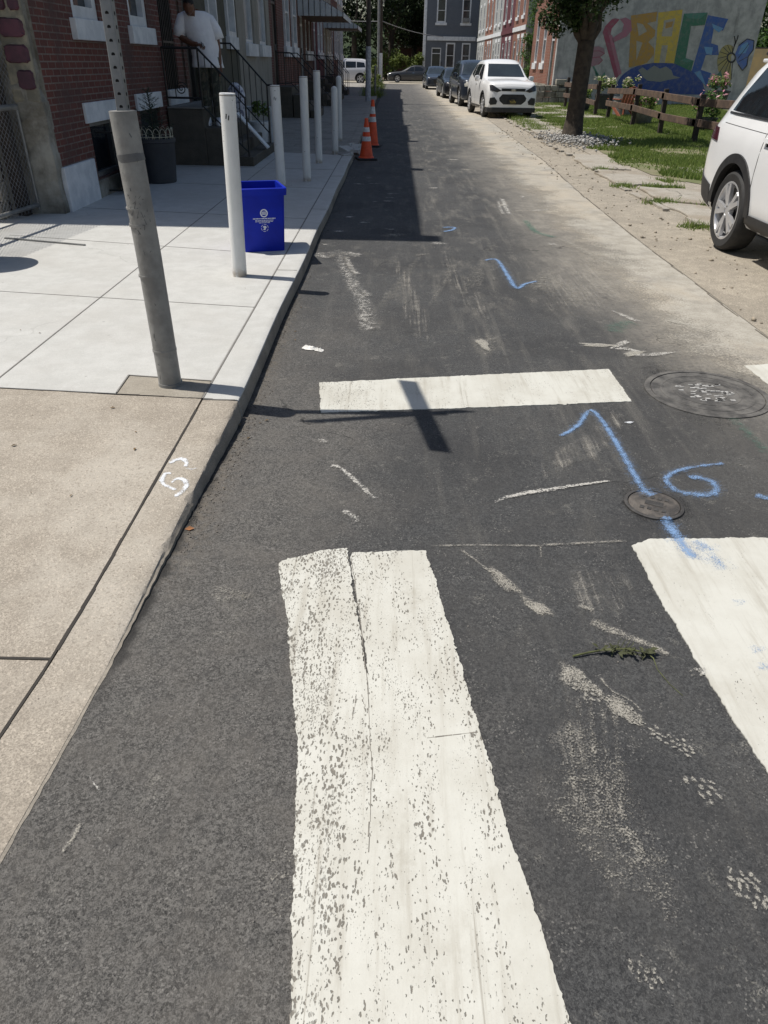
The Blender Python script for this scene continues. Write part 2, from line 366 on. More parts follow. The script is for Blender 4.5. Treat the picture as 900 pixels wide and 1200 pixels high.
M['rust_cap'] = simple('grimy_rim', (0.12, 0.09, 0.065), (0.3, 0.28, 0.25), 25, 0.8)
M['blue_bin'] = simple('blue_plastic', (0.003, 0.020, 0.40), (0.003, 0.016, 0.33), 5, 0.5, bump=0.05, spec=0.25)
M['bin_print'] = simple('white_print', (0.75, 0.78, 0.85), rough=0.6)
M['cone'] = simple('orange_cone_plastic', (0.85, 0.095, 0.025), (0.70, 0.075, 0.02), 9, 0.5)
M['cone_band'] = simple('reflective_band', (0.72, 0.72, 0.72), (0.5, 0.5, 0.5), 18, 0.35)
M['rubber'] = simple('black_rubber', (0.022, 0.022, 0.023), (0.032, 0.031, 0.030), 18, 0.75)
M['black_iron'] = simple('black_iron_paint', (0.012, 0.012, 0.013), rough=0.45)
M['black_plastic'] = simple('black_plastic', (0.016, 0.016, 0.018), (0.026, 0.026, 0.028), 12, 0.5)
M['pot_dark'] = simple('charcoal_planter', (0.028, 0.031, 0.038), (0.04, 0.043, 0.05), 4, 0.6)
M['brick_red'] = brick_mat('red_brick', (0.165, 0.060, 0.046), (0.12, 0.046, 0.038), (0.22, 0.18, 0.155), (0.095, 0.064, 0.058), sootamt=0.9)
M['brick_orange'] = brick_mat('orange_brick', (0.27, 0.105, 0.068), (0.21, 0.082, 0.056), (0.33, 0.28, 0.24), sootamt=0.4)
M['brick_dark'] = brick_mat('dark_brick', (0.12, 0.055, 0.042), (0.09, 0.042, 0.034), (0.14, 0.12, 0.1), sootamt=0.5)
M['brick_maroon'] = brick_mat('maroon_painted_brick', (0.13, 0.042, 0.052), (0.12, 0.038, 0.048), (0.11, 0.035, 0.045), sootamt=0.2)
M['brick_grey'] = brick_mat('blue_grey_painted_brick', (0.155, 0.17, 0.195), (0.14, 0.155, 0.178), (0.125, 0.14, 0.165), (0.10, 0.11, 0.125), sootamt=0.3)
M['brick_white'] = brick_mat('pale_painted_brick', (0.42, 0.43, 0.42), (0.39, 0.40, 0.39), (0.33, 0.34, 0.33), (0.25, 0.25, 0.25), sootamt=0.4)
M['stucco_old'] = wall_paint_mat('crumbling_render', (0.36, 0.345, 0.30), (0.13, 0.115, 0.09))
M['stucco_olive'] = wall_paint_mat('olive_render', (0.11, 0.105, 0.08), (0.085, 0.082, 0.064))
M['stucco_grey'] = wall_paint_mat('warm_grey_render', (0.31, 0.295, 0.26), (0.26, 0.245, 0.215))
M['stucco_side'] = wall_paint_mat('grey_party_wall_render', (0.50, 0.50, 0.485), (0.32, 0.325, 0.32))
M['white_masonry'] = simple('white_painted_masonry', (0.74, 0.75, 0.76), (0.58, 0.6, 0.62), 5, 0.7, bump=0.2, bscale=30)
M['white_trim'] = simple('white_trim_paint', (0.70, 0.71, 0.72), (0.58, 0.59, 0.60), 6, 0.5)
M['dark_trim'] = simple('dark_trim_paint', (0.035, 0.032, 0.03), rough=0.5)
M['dark_door'] = simple('dark_door_paint', (0.05, 0.042, 0.036), (0.03, 0.027, 0.025), 3, 0.45)
M['green_door'] = simple('dark_olive_door', (0.055, 0.058, 0.042), rough=0.5)
M['maroon_stone'] = simple('maroon_painted_stone', (0.105, 0.032, 0.048), (0.06, 0.022, 0.033), 7, 0.6, bump=0.4)
M['yellow_mortar'] = simple('buff_mortar', (0.31, 0.275, 0.20), (0.17, 0.155, 0.12), 8, 0.9, bump=0.4)
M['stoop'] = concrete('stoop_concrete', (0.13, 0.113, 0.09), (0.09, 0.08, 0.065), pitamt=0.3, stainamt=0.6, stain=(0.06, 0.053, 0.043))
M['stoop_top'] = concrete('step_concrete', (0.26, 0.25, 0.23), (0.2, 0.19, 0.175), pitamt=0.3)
M['awning'] = simple('ribbed_aluminium', (0.58, 0.63, 0.66), (0.48, 0.52, 0.55), 2, 0.5, 0.0)
M['awning_under'] = simple('rusty_awning_soffit', (0.16, 0.1, 0.06), (0.1, 0.07, 0.05), 4, 0.7)
M['roof'] = simple('roof_felt', (0.06, 0.06, 0.06), rough=0.9)
M['skin'] = simple('brown_skin', (0.16, 0.074, 0.043), (0.13, 0.058, 0.034), 12, 0.5)
M['tshirt'] = simple('white_cotton', (0.84, 0.84, 0.86), (0.74, 0.74, 0.77), 6, 0.9, bump=0.9, bscale=9)
M['camo'] = camo()
M['hair'] = simple('short_black_hair', (0.012, 0.010, 0.009), rough=0.8)
M['sneaker'] = simple('white_leather', (0.78, 0.78, 0.78), (0.6, 0.6, 0.62), 14, 0.5)
M['phone'] = simple('black_phone', (0.012, 0.012, 0.016), rough=0.2)
def carpaint(name, c, metal=0.0, rough=0.35):
    t = NT(name)
    t.bsdf(t.mix(t.mr(t.noise(2.5, 4), 0.4, 0.7, 0, 0.5), c, tuple(q*0.93 for q in c)), rough, metal, None, 0.5, coat=0.8); return t.m
M['car_white'] = carpaint('white_car_paint', (0.82, 0.82, 0.82))
M['car_black'] = carpaint('black_car_paint', (0.016, 0.018, 0.024), 0.2)
M['car_navy'] = carpaint('dark_blue_grey_car_paint', (0.032, 0.042, 0.062), 0.3)
M['car_grey'] = carpaint('charcoal_car_paint', (0.04, 0.042, 0.047), 0.3)
M['car_silver'] = carpaint('silver_white_car_paint', (0.6, 0.6, 0.62), 0.2)
M['glass'] = simple('dark_tinted_glass', (0.012, 0.015, 0.018), rough=0.06, spec=0.7)
M['windscreen'] = simple('windscreen_glass', (0.030, 0.040, 0.045), (0.02, 0.026, 0.03), 1.5, 0.08, spec=0.8)
M['pane'] = simple('house_window_glass', (0.035, 0.042, 0.05), (0.02, 0.023, 0.027), 1.5, 0.08, spec=0.7)
M['blind'] = simple('pale_window_blind', (0.36, 0.40, 0.42), (0.28, 0.31, 0.33), 1.2, 0.25)
M['lamp_red'] = simple('tail_lamp_red', (0.055, 0.010, 0.018), rough=0.12)
M['lamp_clear'] = simple('head_lamp_clear', (0.62, 0.60, 0.54), rough=0.15)
M['lamp_smoke'] = simple('head_lamp_smoked', (0.045, 0.047, 0.055), rough=0.12)
M['alloy'] = simple('alloy_wheel', (0.62, 0.62, 0.63), (0.52, 0.52, 0.53), 9, 0.3, 0.55)
M['alloy_dark'] = simple('wheel_hub_dark', (0.03, 0.03, 0.032), rough=0.5)
M['chrome'] = simple('chrome', (0.7, 0.7, 0.72), rough=0.15, metal=1)
M['gold_print'] = simple('gold_print', (0.55, 0.42, 0.08), rough=0.5)
M['well'] = simple('wheel_well_black', (0.008, 0.008, 0.008), rough=0.9)
M['wood_fence'] = simple('weathered_brown_wood', (0.135, 0.088, 0.062), (0.075, 0.05, 0.038), 5, 0.85, bump=0.4, bscale=40)
M['wood_dark'] = simple('dark_stained_wood', (0.035, 0.027, 0.022), (0.05, 0.038, 0.03), 6, 0.85)
M['wood_pole'] = simple('utility_pole_wood', (0.075, 0.062, 0.05), (0.05, 0.042, 0.036), 4, 0.9, bump=0.3)
M['wrap'] = simple('pale_pole_wrap', (0.56, 0.57, 0.6), (0.34, 0.35, 0.38), 9, 0.6)
M['bark'] = simple('tree_bark', (0.075, 0.058, 0.043), (0.042, 0.033, 0.026), 9, 0.95, bump=0.8, bscale=16)
M['leaf_dark'] = leaf_mat('dark_leaves', (0.022, 0.042, 0.014), (0.045, 0.078, 0.022), 0.3)
M['leaf_far'] = leaf_mat('far_leaves', (0.016, 0.030, 0.012), (0.042, 0.066, 0.024), 0.25)
M['leaf_bush'] = leaf_mat('bush_leaves', (0.10, 0.14, 0.035), (0.18, 0.22, 0.06), 0.4)
M['leaf_vine'] = leaf_mat('vine_leaves', (0.045, 0.095, 0.022), (0.085, 0.16, 0.035), 0.4)
M['leaf_pot'] = leaf_mat('flower_leaves', (0.10, 0.17, 0.04), (0.20, 0.26, 0.07), 0.4)
M['needle'] = leaf_mat('conifer_needles', (0.020, 0.034, 0.022), (0.035, 0.055, 0.032), 0.15)
M['grass'] = leaf_mat('grass_blades', (0.11, 0.18, 0.035), (0.24, 0.295, 0.085), 0.5)
M['petal_pink'] = leaf_mat('pink_petals', (0.62, 0.25, 0.33), (0.75, 0.45, 0.5), 0.4)
M['petal_yellow'] = leaf_mat('yellow_petals', (0.66, 0.60, 0.14), (0.72, 0.7, 0.35), 0.4)
M['petal_white'] = leaf_mat('cream_petals', (0.65, 0.6, 0.5), (0.72, 0.66, 0.5), 0.4)
M['weed'] = simple('wilted_weed', (0.14, 0.155, 0.055), (0.07, 0.075, 0.03), 40, 0.8)
M['weed_dark'] = simple('wilted_weed_leaf', (0.045, 0.05, 0.022), (0.08, 0.085, 0.04), 30, 0.9)
M['gravel'] = simple('pale_gravel', (0.48, 0.47, 0.45), (0.24, 0.235, 0.225), 22, 0.9)
M['paper'] = simple('crumpled_white_paper', (0.78, 0.76, 0.72), (0.66, 0.64, 0.60), 30, 0.8)
M['wire'] = simple('cable', (0.25, 0.25, 0.26), rough=0.6)
M['fence_wire'] = simple('galvanised_wire', (0.24, 0.245, 0.25), (0.16, 0.16, 0.165), 12, 0.5, 0.3)
M['block'] = simple('cinder_block', (0.33, 0.29, 0.23), (0.23, 0.2, 0.16), 20, 0.95, bump=0.5)
M['terracotta'] = simple('red_brown_chair_paint', (0.30, 0.09, 0.05), (0.22, 0.07, 0.04), 5, 0.7)
M['grey_planter'] = simple('grey_stone_planter', (0.20, 0.20, 0.19), (0.14, 0.14, 0.135), 8, 0.8)
M['white_wire'] = simple('cream_wire_edging', (0.62, 0.58, 0.44), rough=0.5)
M['cloth_print'] = simple('white_printed_sack', (0.65, 0.65, 0.70), (0.22, 0.22, 0.30), 13, 0.8, lo=0.52, hi=0.58)
M['sign_green'] = simple('green_sign_face', (0.02, 0.22, 0.12), rough=0.4)
M['leaf_brown'] = simple('dry_leaf', (0.30, 0.13, 0.05), rough=0.8)
M['yellow_wall'] = simple('buff_painted_wall', (0.55, 0.42, 0.20), (0.45, 0.36, 0.2), 2, 0.8)

# ------------------------------------------------------------------ mesh helpers
class MB:
    def __init__(s): s.v = []; s.f = []; s.m = []; s.cov = {}
    def add(s, verts, faces, m=0):
        b = len(s.v); s.v.extend([tuple(q) for q in verts])
        s.f.extend([tuple(b+i for i in f) for f in faces]); s.m.extend([m]*len(faces)); return b
    def quad(s, a, b, c, d, m=0): s.add((a, b, c, d), ((0, 1, 2, 3),), m)
    def box(s, x0, x1, y0, y1, z0, z1, m=0, mtx=None):
        v = [(x, y, z) for z in (z0, z1) for y in (y0, y1) for x in (x0, x1)]
        if mtx is not None: v = [tuple(mtx @ Vector(q)) for q in v]
        s.add(v, ((0, 2, 3, 1), (4, 5, 7, 6), (0, 1, 5, 4), (2, 6, 7, 3), (0, 4, 6, 2), (1, 3, 7, 5)), m); return s
    def tube(s, pts, r, n=8, m=0, cap=True):
        pts = [Vector(p) for p in pts]; rs = r if isinstance(r, (list, tuple)) else [r]*len(pts)
        rings = []; up = None
        for i, p in enumerate(pts):
            d = (pts[min(i+1, len(pts)-1)] - pts[max(i-1, 0)])
            d = d.normalized() if d.length > 1e-9 else Vector((0, 0, 1))
            if up is None:
                a = Vector((0, 0, 1)) if abs(d.z) < 0.9 else Vector((1, 0, 0))
                up = (a - d*a.dot(d)).normalized()
            else:
                up = (up - d*up.dot(d)); up = up.normalized() if up.length > 1e-6 else d.orthogonal().normalized()
            q = d.cross(up)
            rings.append([p + (up*math.cos(t)+q*math.sin(t))*rs[i] for t in (2*math.pi*k/n for k in range(n))])
        v = [x for rg in rings for x in rg]
        f = [(i*n+k, i*n+(k+1) % n, (i+1)*n+(k+1) % n, (i+1)*n+k) for i in range(len(pts)-1) for k in range(n)]
        if cap: f += [tuple(range(n-1, -1, -1)), tuple((len(pts)-1)*n+k for k in range(n))]
        s.add(v, f, m); return s
    def bar(s, a, b, w, h, m=0, up=(0, 0, 1)):
        a = Vector(a); b = Vector(b); d = (b-a).normalized(); u = Vector(up); u = (u-d*u.dot(d)).normalized(); q = d.cross(u)
        v = [p + q*i*w/2 + u*j*h/2 for p in (a, b) for i, j in ((-1, -1), (1, -1), (1, 1), (-1, 1))]
        s.add(v, ((0, 3, 2, 1), (4, 5, 6, 7), (0, 1, 5, 4), (1, 2, 6, 5), (2, 3, 7, 6), (3, 0, 4, 7)), m); return s
    def lathe(s, prof, n=24, m=0, c=(0, 0, 0), axis='z', cap0=True, cap1=True):
        v = []
        for r, z in prof:
            for k in range(n):
                t = 2*math.pi*k/n
                p = (r*math.cos(t), r*math.sin(t), z) if axis == 'z' else (z, r*math.cos(t), r*math.sin(t))
                v.append((p[0]+c[0], p[1]+c[1], p[2]+c[2]))
        f = [(i*n+k, i*n+(k+1) % n, (i+1)*n+(k+1) % n, (i+1)*n+k) for i in range(len(prof)-1) for k in range(n)]
        if cap0: f.append(tuple(range(n-1, -1, -1)))
        if cap1: f.append(tuple((len(prof)-1)*n+k for k in range(n)))
        s.add(v, f, m); return s
    def prism(s, poly, z0, z1, m=0):          # polygon in xy, counter-clockwise
        n = len(poly)
        v = [(p[0], p[1], z0) for p in poly]+[(p[0], p[1], z1) for p in poly]
        f = [tuple(range(n-1, -1, -1)), tuple(range(n, 2*n))]+[(k, (k+1) % n, n+(k+1) % n, n+k) for k in range(n)]
        s.add(v, f, m); return s
    def build(s, name, mats, parent=None, loc=(0, 0, 0), smooth=None, bevel=0, rot=None):
        me = bpy.data.meshes.new(name); me.from_pydata(s.v, [], s.f)
        for q in (mats if isinstance(mats, (list, tuple)) else [mats]): me.materials.append(q)
        if any(s.m): me.polygons.foreach_set('material_index', s.m)
        me.update()
        return link(name, me, parent, loc, smooth, bevel, rot)

def link(name, me, parent=None, loc=(0, 0, 0), smooth=None, bevel=0, rot=None):
    o = bpy.data.objects.new(name, me); COL.objects.link(o); o.location = loc
    if rot: o.rotation_euler = rot
    if parent: o.parent = parent
    if smooth is not None:
        me.shade_smooth(); me.set_sharp_from_angle(angle=R(smooth))
    if bevel:
        b = o.modifiers.new('bevel', 'BEVEL'); b.width = bevel; b.segments = 2; b.limit_method = 'ANGLE'
    return o

def tag(o, label, cat, group=None):
    o['label'] = label; o['category'] = cat
    if group: o['group'] = group
    return o
def thing(name, label, cat, loc=(0, 0, 0), rz=0, group=None):
    o = bpy.data.objects.new(name, None); COL.objects.link(o); o.empty_display_size = 0.2
    o.location = loc; o.rotation_euler = (0, 0, rz); return tag(o, label, cat, group)
def struct(o, kind='structure'): o['kind'] = kind; return o
def kids(o): return [c for c in bpy.data.objects if c.parent == o]
def dup(o, parent=None):
    c = o.copy(); COL.objects.link(c)
    if parent: c.parent = parent
    for k in kids(o): dup(k, c)
    return c

def sheet(name, poly, z, mat, kind='structure', nsub=0):
    mb = MB(); mb.add([(p[0], p[1], z) for p in poly], (tuple(range(len(poly))),)); return struct(mb.build(name, mat), kind)

def np_mesh(name, verts, faces, mats, parent=None, loc=(0, 0, 0), mi=None):
    me = bpy.data.meshes.new(name)
    n, k = faces.shape
    me.vertices.add(len(verts)); me.vertices.foreach_set('co', verts.astype(np.float32).ravel())
    me.loops.add(n*k); me.loops.foreach_set('vertex_index', faces.astype(np.int32).ravel())
    me.polygons.add(n); me.polygons.foreach_set('loop_start', np.arange(0, n*k, k, dtype=np.int32))
    for q in (mats if isinstance(mats, (list, tuple)) else [mats]): me.materials.append(q)
    if mi is not None: me.polygons.foreach_set('material_index', mi.astype(np.int32))
    me.update(calc_edges=True); me.validate()
    return link(name, me, parent, loc)

RNG = np.random.default_rng(11)
def leaf_cloud(name, clumps, n_per, size, mat, parent=None, loc=(0, 0, 0), flat=0.6):
    """clumps: list of (x,y,z,r); many small bent leaves spread through each clump's volume"""
    C = np.array(clumps, float); k = len(C); N = k*n_per
    idx = np.repeat(np.arange(k), n_per)
    d = RNG.normal(size=(N, 3)); d /= np.linalg.norm(d, axis=1)[:, None]
    r = RNG.random(N)**0.45
    p = C[idx, :3] + d*(C[idx, 3]*r)[:, None]
    nrm = RNG.normal(size=(N, 3)); nrm[:, 2] = np.abs(nrm[:, 2])+flat; nrm /= np.linalg.norm(nrm, axis=1)[:, None]
    a = np.cross(nrm, RNG.normal(size=(N, 3))); a /= np.linalg.norm(a, axis=1)[:, None]
    b = np.cross(nrm, a)
    s = size*(0.6+0.8*RNG.random(N))[:, None]
    v = np.stack([p-a*s, p-b*s*0.5+nrm*s*0.12, p+a*s, p+b*s*0.5+nrm*s*0.12], 1).reshape(-1, 3)
    f = np.arange(N*4).reshape(-1, 4)
    return np_mesh(name, v, f, mat, parent, loc)

# ------------------------------------------------------------------ ground
ZS = 0.10          # left sidewalk level
big = MB(); big.quad((-900, -900, -0.06), (900, -900, -0.06), (900, 900, -0.06), (-900, 900, -0.06))
struct(big.build('ground', M['soil']))
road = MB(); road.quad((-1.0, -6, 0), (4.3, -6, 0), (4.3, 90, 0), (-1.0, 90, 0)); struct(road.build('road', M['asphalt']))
cross = MB(); cross.quad((-60, 74.5, 0.004), (-1.0, 74.5, 0.004), (-1.0, 85, 0.004), (-60, 85, 0.004)); cross.quad((-1.0, 74.5, 0.004), (4.3, 74.5, 0.004), (4.3, 85, 0.004), (-1.0, 85, 0.004))
struct(cross.build('cross_street', M['conc_gutter']))

# right gutter strip of dusty concrete, then sandy shoulder, slabs
def wavy(x0, amp, y0, y1, n, seed, f=1.0):
    r = random.Random(seed); out = []
    for i in range(n+1):
        y = y0+(y1-y0)*i/n
        out.append((x0+amp*(math.sin(y*f*1.3+seed)+0.6*math.sin(y*f*3.1+2*seed))+r.uniform(-amp, amp)*0.6, y))
    return out
M['gutter_fade'] = None
def gutter_mat():
    t = NT('dusty_gutter'); o = t.sep()
    n = t.noise(0.9, 6, 0.62, t.map(t.obj(), (1, 0.5, 1)))
    c = t.mix(t.mr(t.noise(6, 5, 0.65), 0.35, 0.65), (0.42, 0.395, 0.345), (0.33, 0.308, 0.265))
    c = t.mix(t.mr(n, 0.42, 0.62, 0, 0.7), c, (0.45, 0.395, 0.315))
    c = t.mix(t.mr(t.noise(1.6, 5, 0.6), 0.52, 0.70, 0, 0.65), c, (0.19, 0.18, 0.165))
    c = t.mix(t.mr(t.noise(140, 3), 0.45, 0.7, 0, 0.5), c, (0.19, 0.165, 0.13))
    edge = t.math('ADD', o[0], t.math('MULTIPLY', t.math('SUBTRACT', t.noise(1.1, 7, 0.72), 0.5), 1.5))
    al = t.math('MULTIPLY', t.mr(edge, 1.65, 2.65), t.mr(t.math('ADD', o[1], t.math('MULTIPLY', edge, .6)), 4.9, 6.4))
    al = t.mr(t.math('ADD', al, t.math('MULTIPLY', t.math('SUBTRACT', t.noise(60, 4, 0.75), 0.5), 1.8)), 0.15, 0.95)
    t.bsdf(c, 0.9, 0, t.bump(t.noise(60, 4), 0.35, 0.006), 0.25, alpha=al); return t.m
gm = MB()
gm.add([(1.3, 3.4, 0.002), (2.75, 3.4, 0.002), (2.76, 8.2, 0.002), (2.84, 11.4, 0.002), (3.05, 16, 0.002), (3.3, 30, 0.002), (3.4, 75, 0.002), (2.2, 75, 0.002), (2.0, 30, 0.002), (1.4, 14, 0.002)],
       (tuple(range(10)),))
struct(gm.build('gutter_strip', gutter_mat()))
sm = MB()
left_e = [(2.755, 4.6), (2.775, 8.2), (2.855, 11.4), (3.065, 16), (3.315, 30), (3.415, 75)]
sm.add([(p[0], p[1], 0.0035) for p in left_e]+[(4.6, 75, 0.0035), (4.6, 30, 0.0035), (4.3, 16, 0.0035), (4.2, 4.6, 0.0035)], (tuple(range(10)),))
struct(sm.build('sandy_shoulder', M['dirt']))
jm = MB()
for a, b in zip(left_e[:-1], left_e[1:]):
    n_ = int((b[1]-a[1])/.35)+1
    for k in range(n_):
        if random.random() < .22: continue
        u, v_ = k/n_, (k+1)/n_; j0 = random.uniform(-.012, .012)
        jm.bar((a[0]+(b[0]-a[0])*u-.01+j0, a[1]+(b[1]-a[1])*u, .004), (a[0]+(b[0]-a[0])*v_-.01+j0+random.uniform(-.01, .01), a[1]+(b[1]-a[1])*v_, .004), random.uniform(.006, .016), 0.0024)
struct(jm.build('gutter_joint', simple('silted_joint', (0.17, 0.148, 0.118), (0.10, 0.088, 0.07), 6, .95)))
# verge under lawn and lot
vg = MB(); vg.add([(4.25, -6, 0.012), (60, -6, 0.012), (60, 80, 0.012), (4.5, 80, 0.012)], ((0, 1, 2, 3),)); struct(vg.build('verge', M['dirt']))
# old broken slabs of the right sidewalk, lying apart
def slab(poly, z, jx=.07, jy=.11):
    r = random.Random(int(poly[0][0]*100)); out = []
    for i, p in enumerate(poly):
        q = poly[(i+1) % len(poly)]
        for k in range(5):
            t = k/5; out.append((p[0]+(q[0]-p[0])*t+r.uniform(-jx, jx), p[1]+(q[1]-p[1])*t+r.uniform(-jy, jy)))
    return out
lawn_poly = [(5.3, 12.6), (12, 11.5), (24, 13), (24, 41.9), (6.5, 41.9), (5.3, 33), (5.15, 27), (4.9, 21.5), (4.7, 17.5), (4.45, 15.9), (4.7, 13.9)]
sheet('lawn_soil', slab(lawn_poly, 0, .14, .25), 0.02, simple('lawn_soil', (0.13, 0.145, 0.06), (0.20, 0.18, 0.11), 2, 1.0))
sl_mb = MB()
for poly, z in [([(3.78, 9.3), (4.75, 9.2), (4.8, 10.6), (3.82, 10.9)], .045), ([(3.86, 11.1), (5.0, 10.8), (5.1, 12.3), (3.95, 12.4)], .05),
                ([(3.72, 12.7), (4.55, 12.6), (4.4, 14.4), (3.7, 14.6)], .055), ([(3.72, 14.8), (4.38, 14.7), (4.6, 17.1), (3.8, 17.2)], .05),
                ([(4.0, 22.5), (4.8, 22.4), (4.95, 25.6), (4.1, 25.9)], .05), ([(4.15, 26.2), (5.0, 26), (5.1, 29.5), (4.25, 29.6)], .05),
                ([(5.3, 24.0), (6.2, 24.3), (6.1, 25.2), (5.3, 25)], .04), ([(5.4, 14.3), (6.3, 14.6), (6.2, 15.4), (5.5, 15.2)], .05)]:
    sl_mb.prism(slab(poly, z), 0.0, z*.75)
for y in range(30, 74, 3): sl_mb.prism(slab([(4.3, y), (7.8, y), (7.8, y+2.9), (4.3, y+2.9)], .05), 0, .05)
struct(sl_mb.build('right_sidewalk', M['slab'], bevel=0.012))
# stones edging the right kerb
r = random.Random(5); km = MB()
y = 9.2
while y < 40:
    x = 3.66+0.05*math.sin(y*0.9)+max(0, (y-14))*0.014
    L_ = r.uniform(.15, .7)
    if r.random() < 0.75:
        km.prism(slab([(x, y), (x+r.uniform(.06, .13), y+.01), (x+r.uniform(.06, .13), y+L_), (x+r.uniform(-.02, .03), y+L_)], .03, .012, .012), 0, r.uniform(.02, .05))
    y += L_+r.uniform(.02, .3)
struct(km.build('right_kerb', M['slab'], bevel=0.01))

# left sidewalk and kerb: new pale concrete beyond, old tan concrete in front with the kerb ramping down to the road
XK0, XK1 = -1.0, -0.815
def zdip(y): return 0.004 + (ZS-0.004)*max(0.0, min(1.0, (y-1.65)/(3.45-1.65)))
def shear(y): return -0.034*max(0.0, min(3.4-y, 3.4)) - 0.03*max(0.0, 2.0-y)**1.5
def bnd(x): return 3.545 - 0.075*(x+0.99)     # boundary between old and new slabs
ns = MB()
ns.prism([(-14, bnd(-2.2)+.02), (-2.2, bnd(-2.2)+.012), (-1.49, bnd(-1.49)+.012), (-1.505, 3.86), (-1.012, 3.80), (-1.012, 15.45), (-2.3, 15.75), (-14, 15.9)], -0.05, ZS)
struct(ns.build('left_sidewalk', M['conc_new'], bevel=0.006))
on = MB(); on.prism([(-14, 3.5465), (-1.03, 3.5465), (-1.487, 3.570), (-2.2, bnd(-2.2)+.006), (-14, bnd(-2.2)+.014)], -0.05, ZS-.0003); struct(on.build('old_slab_edge', M['conc_old']))
pm = MB(); pm.prism([(-1.486, 3.578), (-1.014, 3.552), (-1.014, 3.795), (-1.499, 3.853)], -0.05, ZS-0.0015); struct(pm.build('sidewalk_patch', M['conc_patch'], bevel=0.005))
def ramped(xa, xb, ya, yb, n=14):
    mb = MB()
    for i in range(n):
        y0 = ya+(yb-ya)*i/n; y1 = ya+(yb-ya)*(i+1)/n
        z0, z1 = zdip(y0), zdip(y1)
        b0, b1 = xb+shear(y0), xb+shear(y1)
        mb.quad((xa, y0, z0), (b0, y0, z0), (b1, y1, z1), (xa, y1, z1))
        mb.quad((b0, y0, -0.05), (b1, y1, -0.05), (b1, y1, z1), (b0, y0, z0))
        mb.quad((xa, y1, -0.05), (xa, y0, -0.05), (xa, y0, z0), (xa, y1, z1))
    mb.quad((xa, yb, -0.05), (xa, yb, zdip(yb)), (xb+shear(yb), yb, zdip(yb)), (xb+shear(yb), yb, -0.05))
    mb.quad((xa, ya, -0.05), (xb+shear(ya), ya, -0.05), (xb+shear(ya), ya, zdip(ya)), (xa, ya, zdip(ya)))
    return mb
o1 = ramped(-14, -1.012, 1.668, 3.545); struct(o1.build('near_sidewalk', M['conc_old']))
o2 = ramped(-14, -1.012, -6, 1.655, 24); struct(o2.build('corner_sidewalk', M['conc_old']))
# the old kerb: chipped, rounded stone edge, with its upper arris worn away
def kerb(name, ya, yb, n, mt, worn, seed, facemat):
    rr = random.Random(seed); mb = MB(); rows = []
    for i in range(n+1):
        y = ya+(yb-ya)*i/n; z = zdip(y) if y < 3.55 else ZS
        j = worn*rr.uniform(-1, 1); c = 0.009+worn*abs(rr.gauss(0, .6))
        xo = XK1 + 0.006*math.sin(y*2.1) + shear(y) - max(0, y-16)*0.006
        c = min(c, max(0.0015, z*0.6))
        xi = XK0+shear(y)-max(0, y-16)*.006
        rows.append([(xi, y, -0.05), (xi, y, z), (xo-0.05, y, z), (xo-c, y, z-0.001+j*0.06), (xo-c*0.3, y, z-c*0.45), (xo+j*0.2, y, z-c), (xo+0.010+j*0.25, y, max(z*0.4, -0.02)), (xo+0.014, y, -0.05)])
    k = len(rows[0])
    for a in rows: mb.v.extend(a)
    for i in range(n):
        for q in range(k-1):
            mb.f.append((i*k+q, (i+1)*k+q, (i+1)*k+q+1, i*k+q+1)); mb.m.append(1 if q >= 5 else 0)
    mb.f.append(tuple(range(k))); mb.m.append(0); mb.f.append(tuple(n*k+q for q in reversed(range(k)))); mb.m.append(0)
    return struct(mb.build(name, [mt, facemat], smooth=28))
kerb('near_kerb', -0.5, 3.525, 150, M['conc_old'], 0.012, 3, M['conc_kerbface'])
kerb('left_kerb', 3.54, 15.4, 160, M['conc_new'], 0.004, 4, M['conc_kerbface'])
kerb('far_kerb', 15.6, 74, 120, M['conc_far'], 0.03, 6, M['conc_kerbface'])
fs = MB(); 
for y0, y1 in ((15.93, 19.2), (19.23, 24.5), (24.53, 31), (31.03, 40), (40.03, 52), (52.03, 74)):
    fs.prism([(-14, y0), (-1.004-max(0, y0-16)*.006, y0-.3), (-1.004-max(0, y1-16)*.006, y1-.33), (-14, y1-.0)], -0.05, ZS-0.005-0.004*random.random())
struct(fs.build('far_sidewalk', M['conc_far'], bevel=0.008))
# joints: dark gaps along the kerb, saw cuts in the new slab
jn = MB()
for i in range(40):
    y0 = -0.5+i*0.1; y1 = y0+.1
    if y1 > 3.5: break
    jn.bar((-1.006+shear(y0), y0, zdip(y0)+.0005), (-1.006+shear(y1)+random.uniform(-.002, .002), y1, zdip(y1)+.0005), 0.008+random.uniform(0, .006), 0.004)
jn.bar((-6, 1.6615, zdip(1.66)+.0005), (-1.07, 1.6615, zdip(1.66)+.0005), 0.010, 0.004)
for i in range(30):
    x0 = -5+i*.135; x1 = x0+.135
    if x1 > -.9: break
    jn.bar((x0, bnd(x0)-.003, ZS+.0005), (x1, bnd(x1)-.003+random.uniform(-.004, .004), ZS+.0005), .004+random.uniform(0, .004), .004)
struct(jn.build('old_slab_joint', M['joint']))
jw = MB()
jw.bar((-1.006, 3.54, ZS+.0005), (-1.006, 15.4, ZS+.0005), .010, .004)
jw.bar((-2.215, 3.65, ZS+.0005), (-2.215, 15.7, ZS+.0005), .009, .004)
jw.bar((-3.9, 5.64, ZS+.0005), (-1.01, 5.23, ZS+.0005), .006, .004)
jw.bar((-3.9, 7.55, ZS+.0005), (-1.01, 6.92, ZS+.0005), .006, .004)
jw.bar((-3.9, 9.2, ZS+.0005), (-1.01, 8.75, ZS+.0005), .006, .004); jw.bar((-3.9, 11.4, ZS+.0005), (-1.01, 11.1, ZS+.0005), .006, .004); jw.bar((-3.9, 13.3, ZS+.0005), (-1.01, 13.2, ZS+.0005), .006, .004)
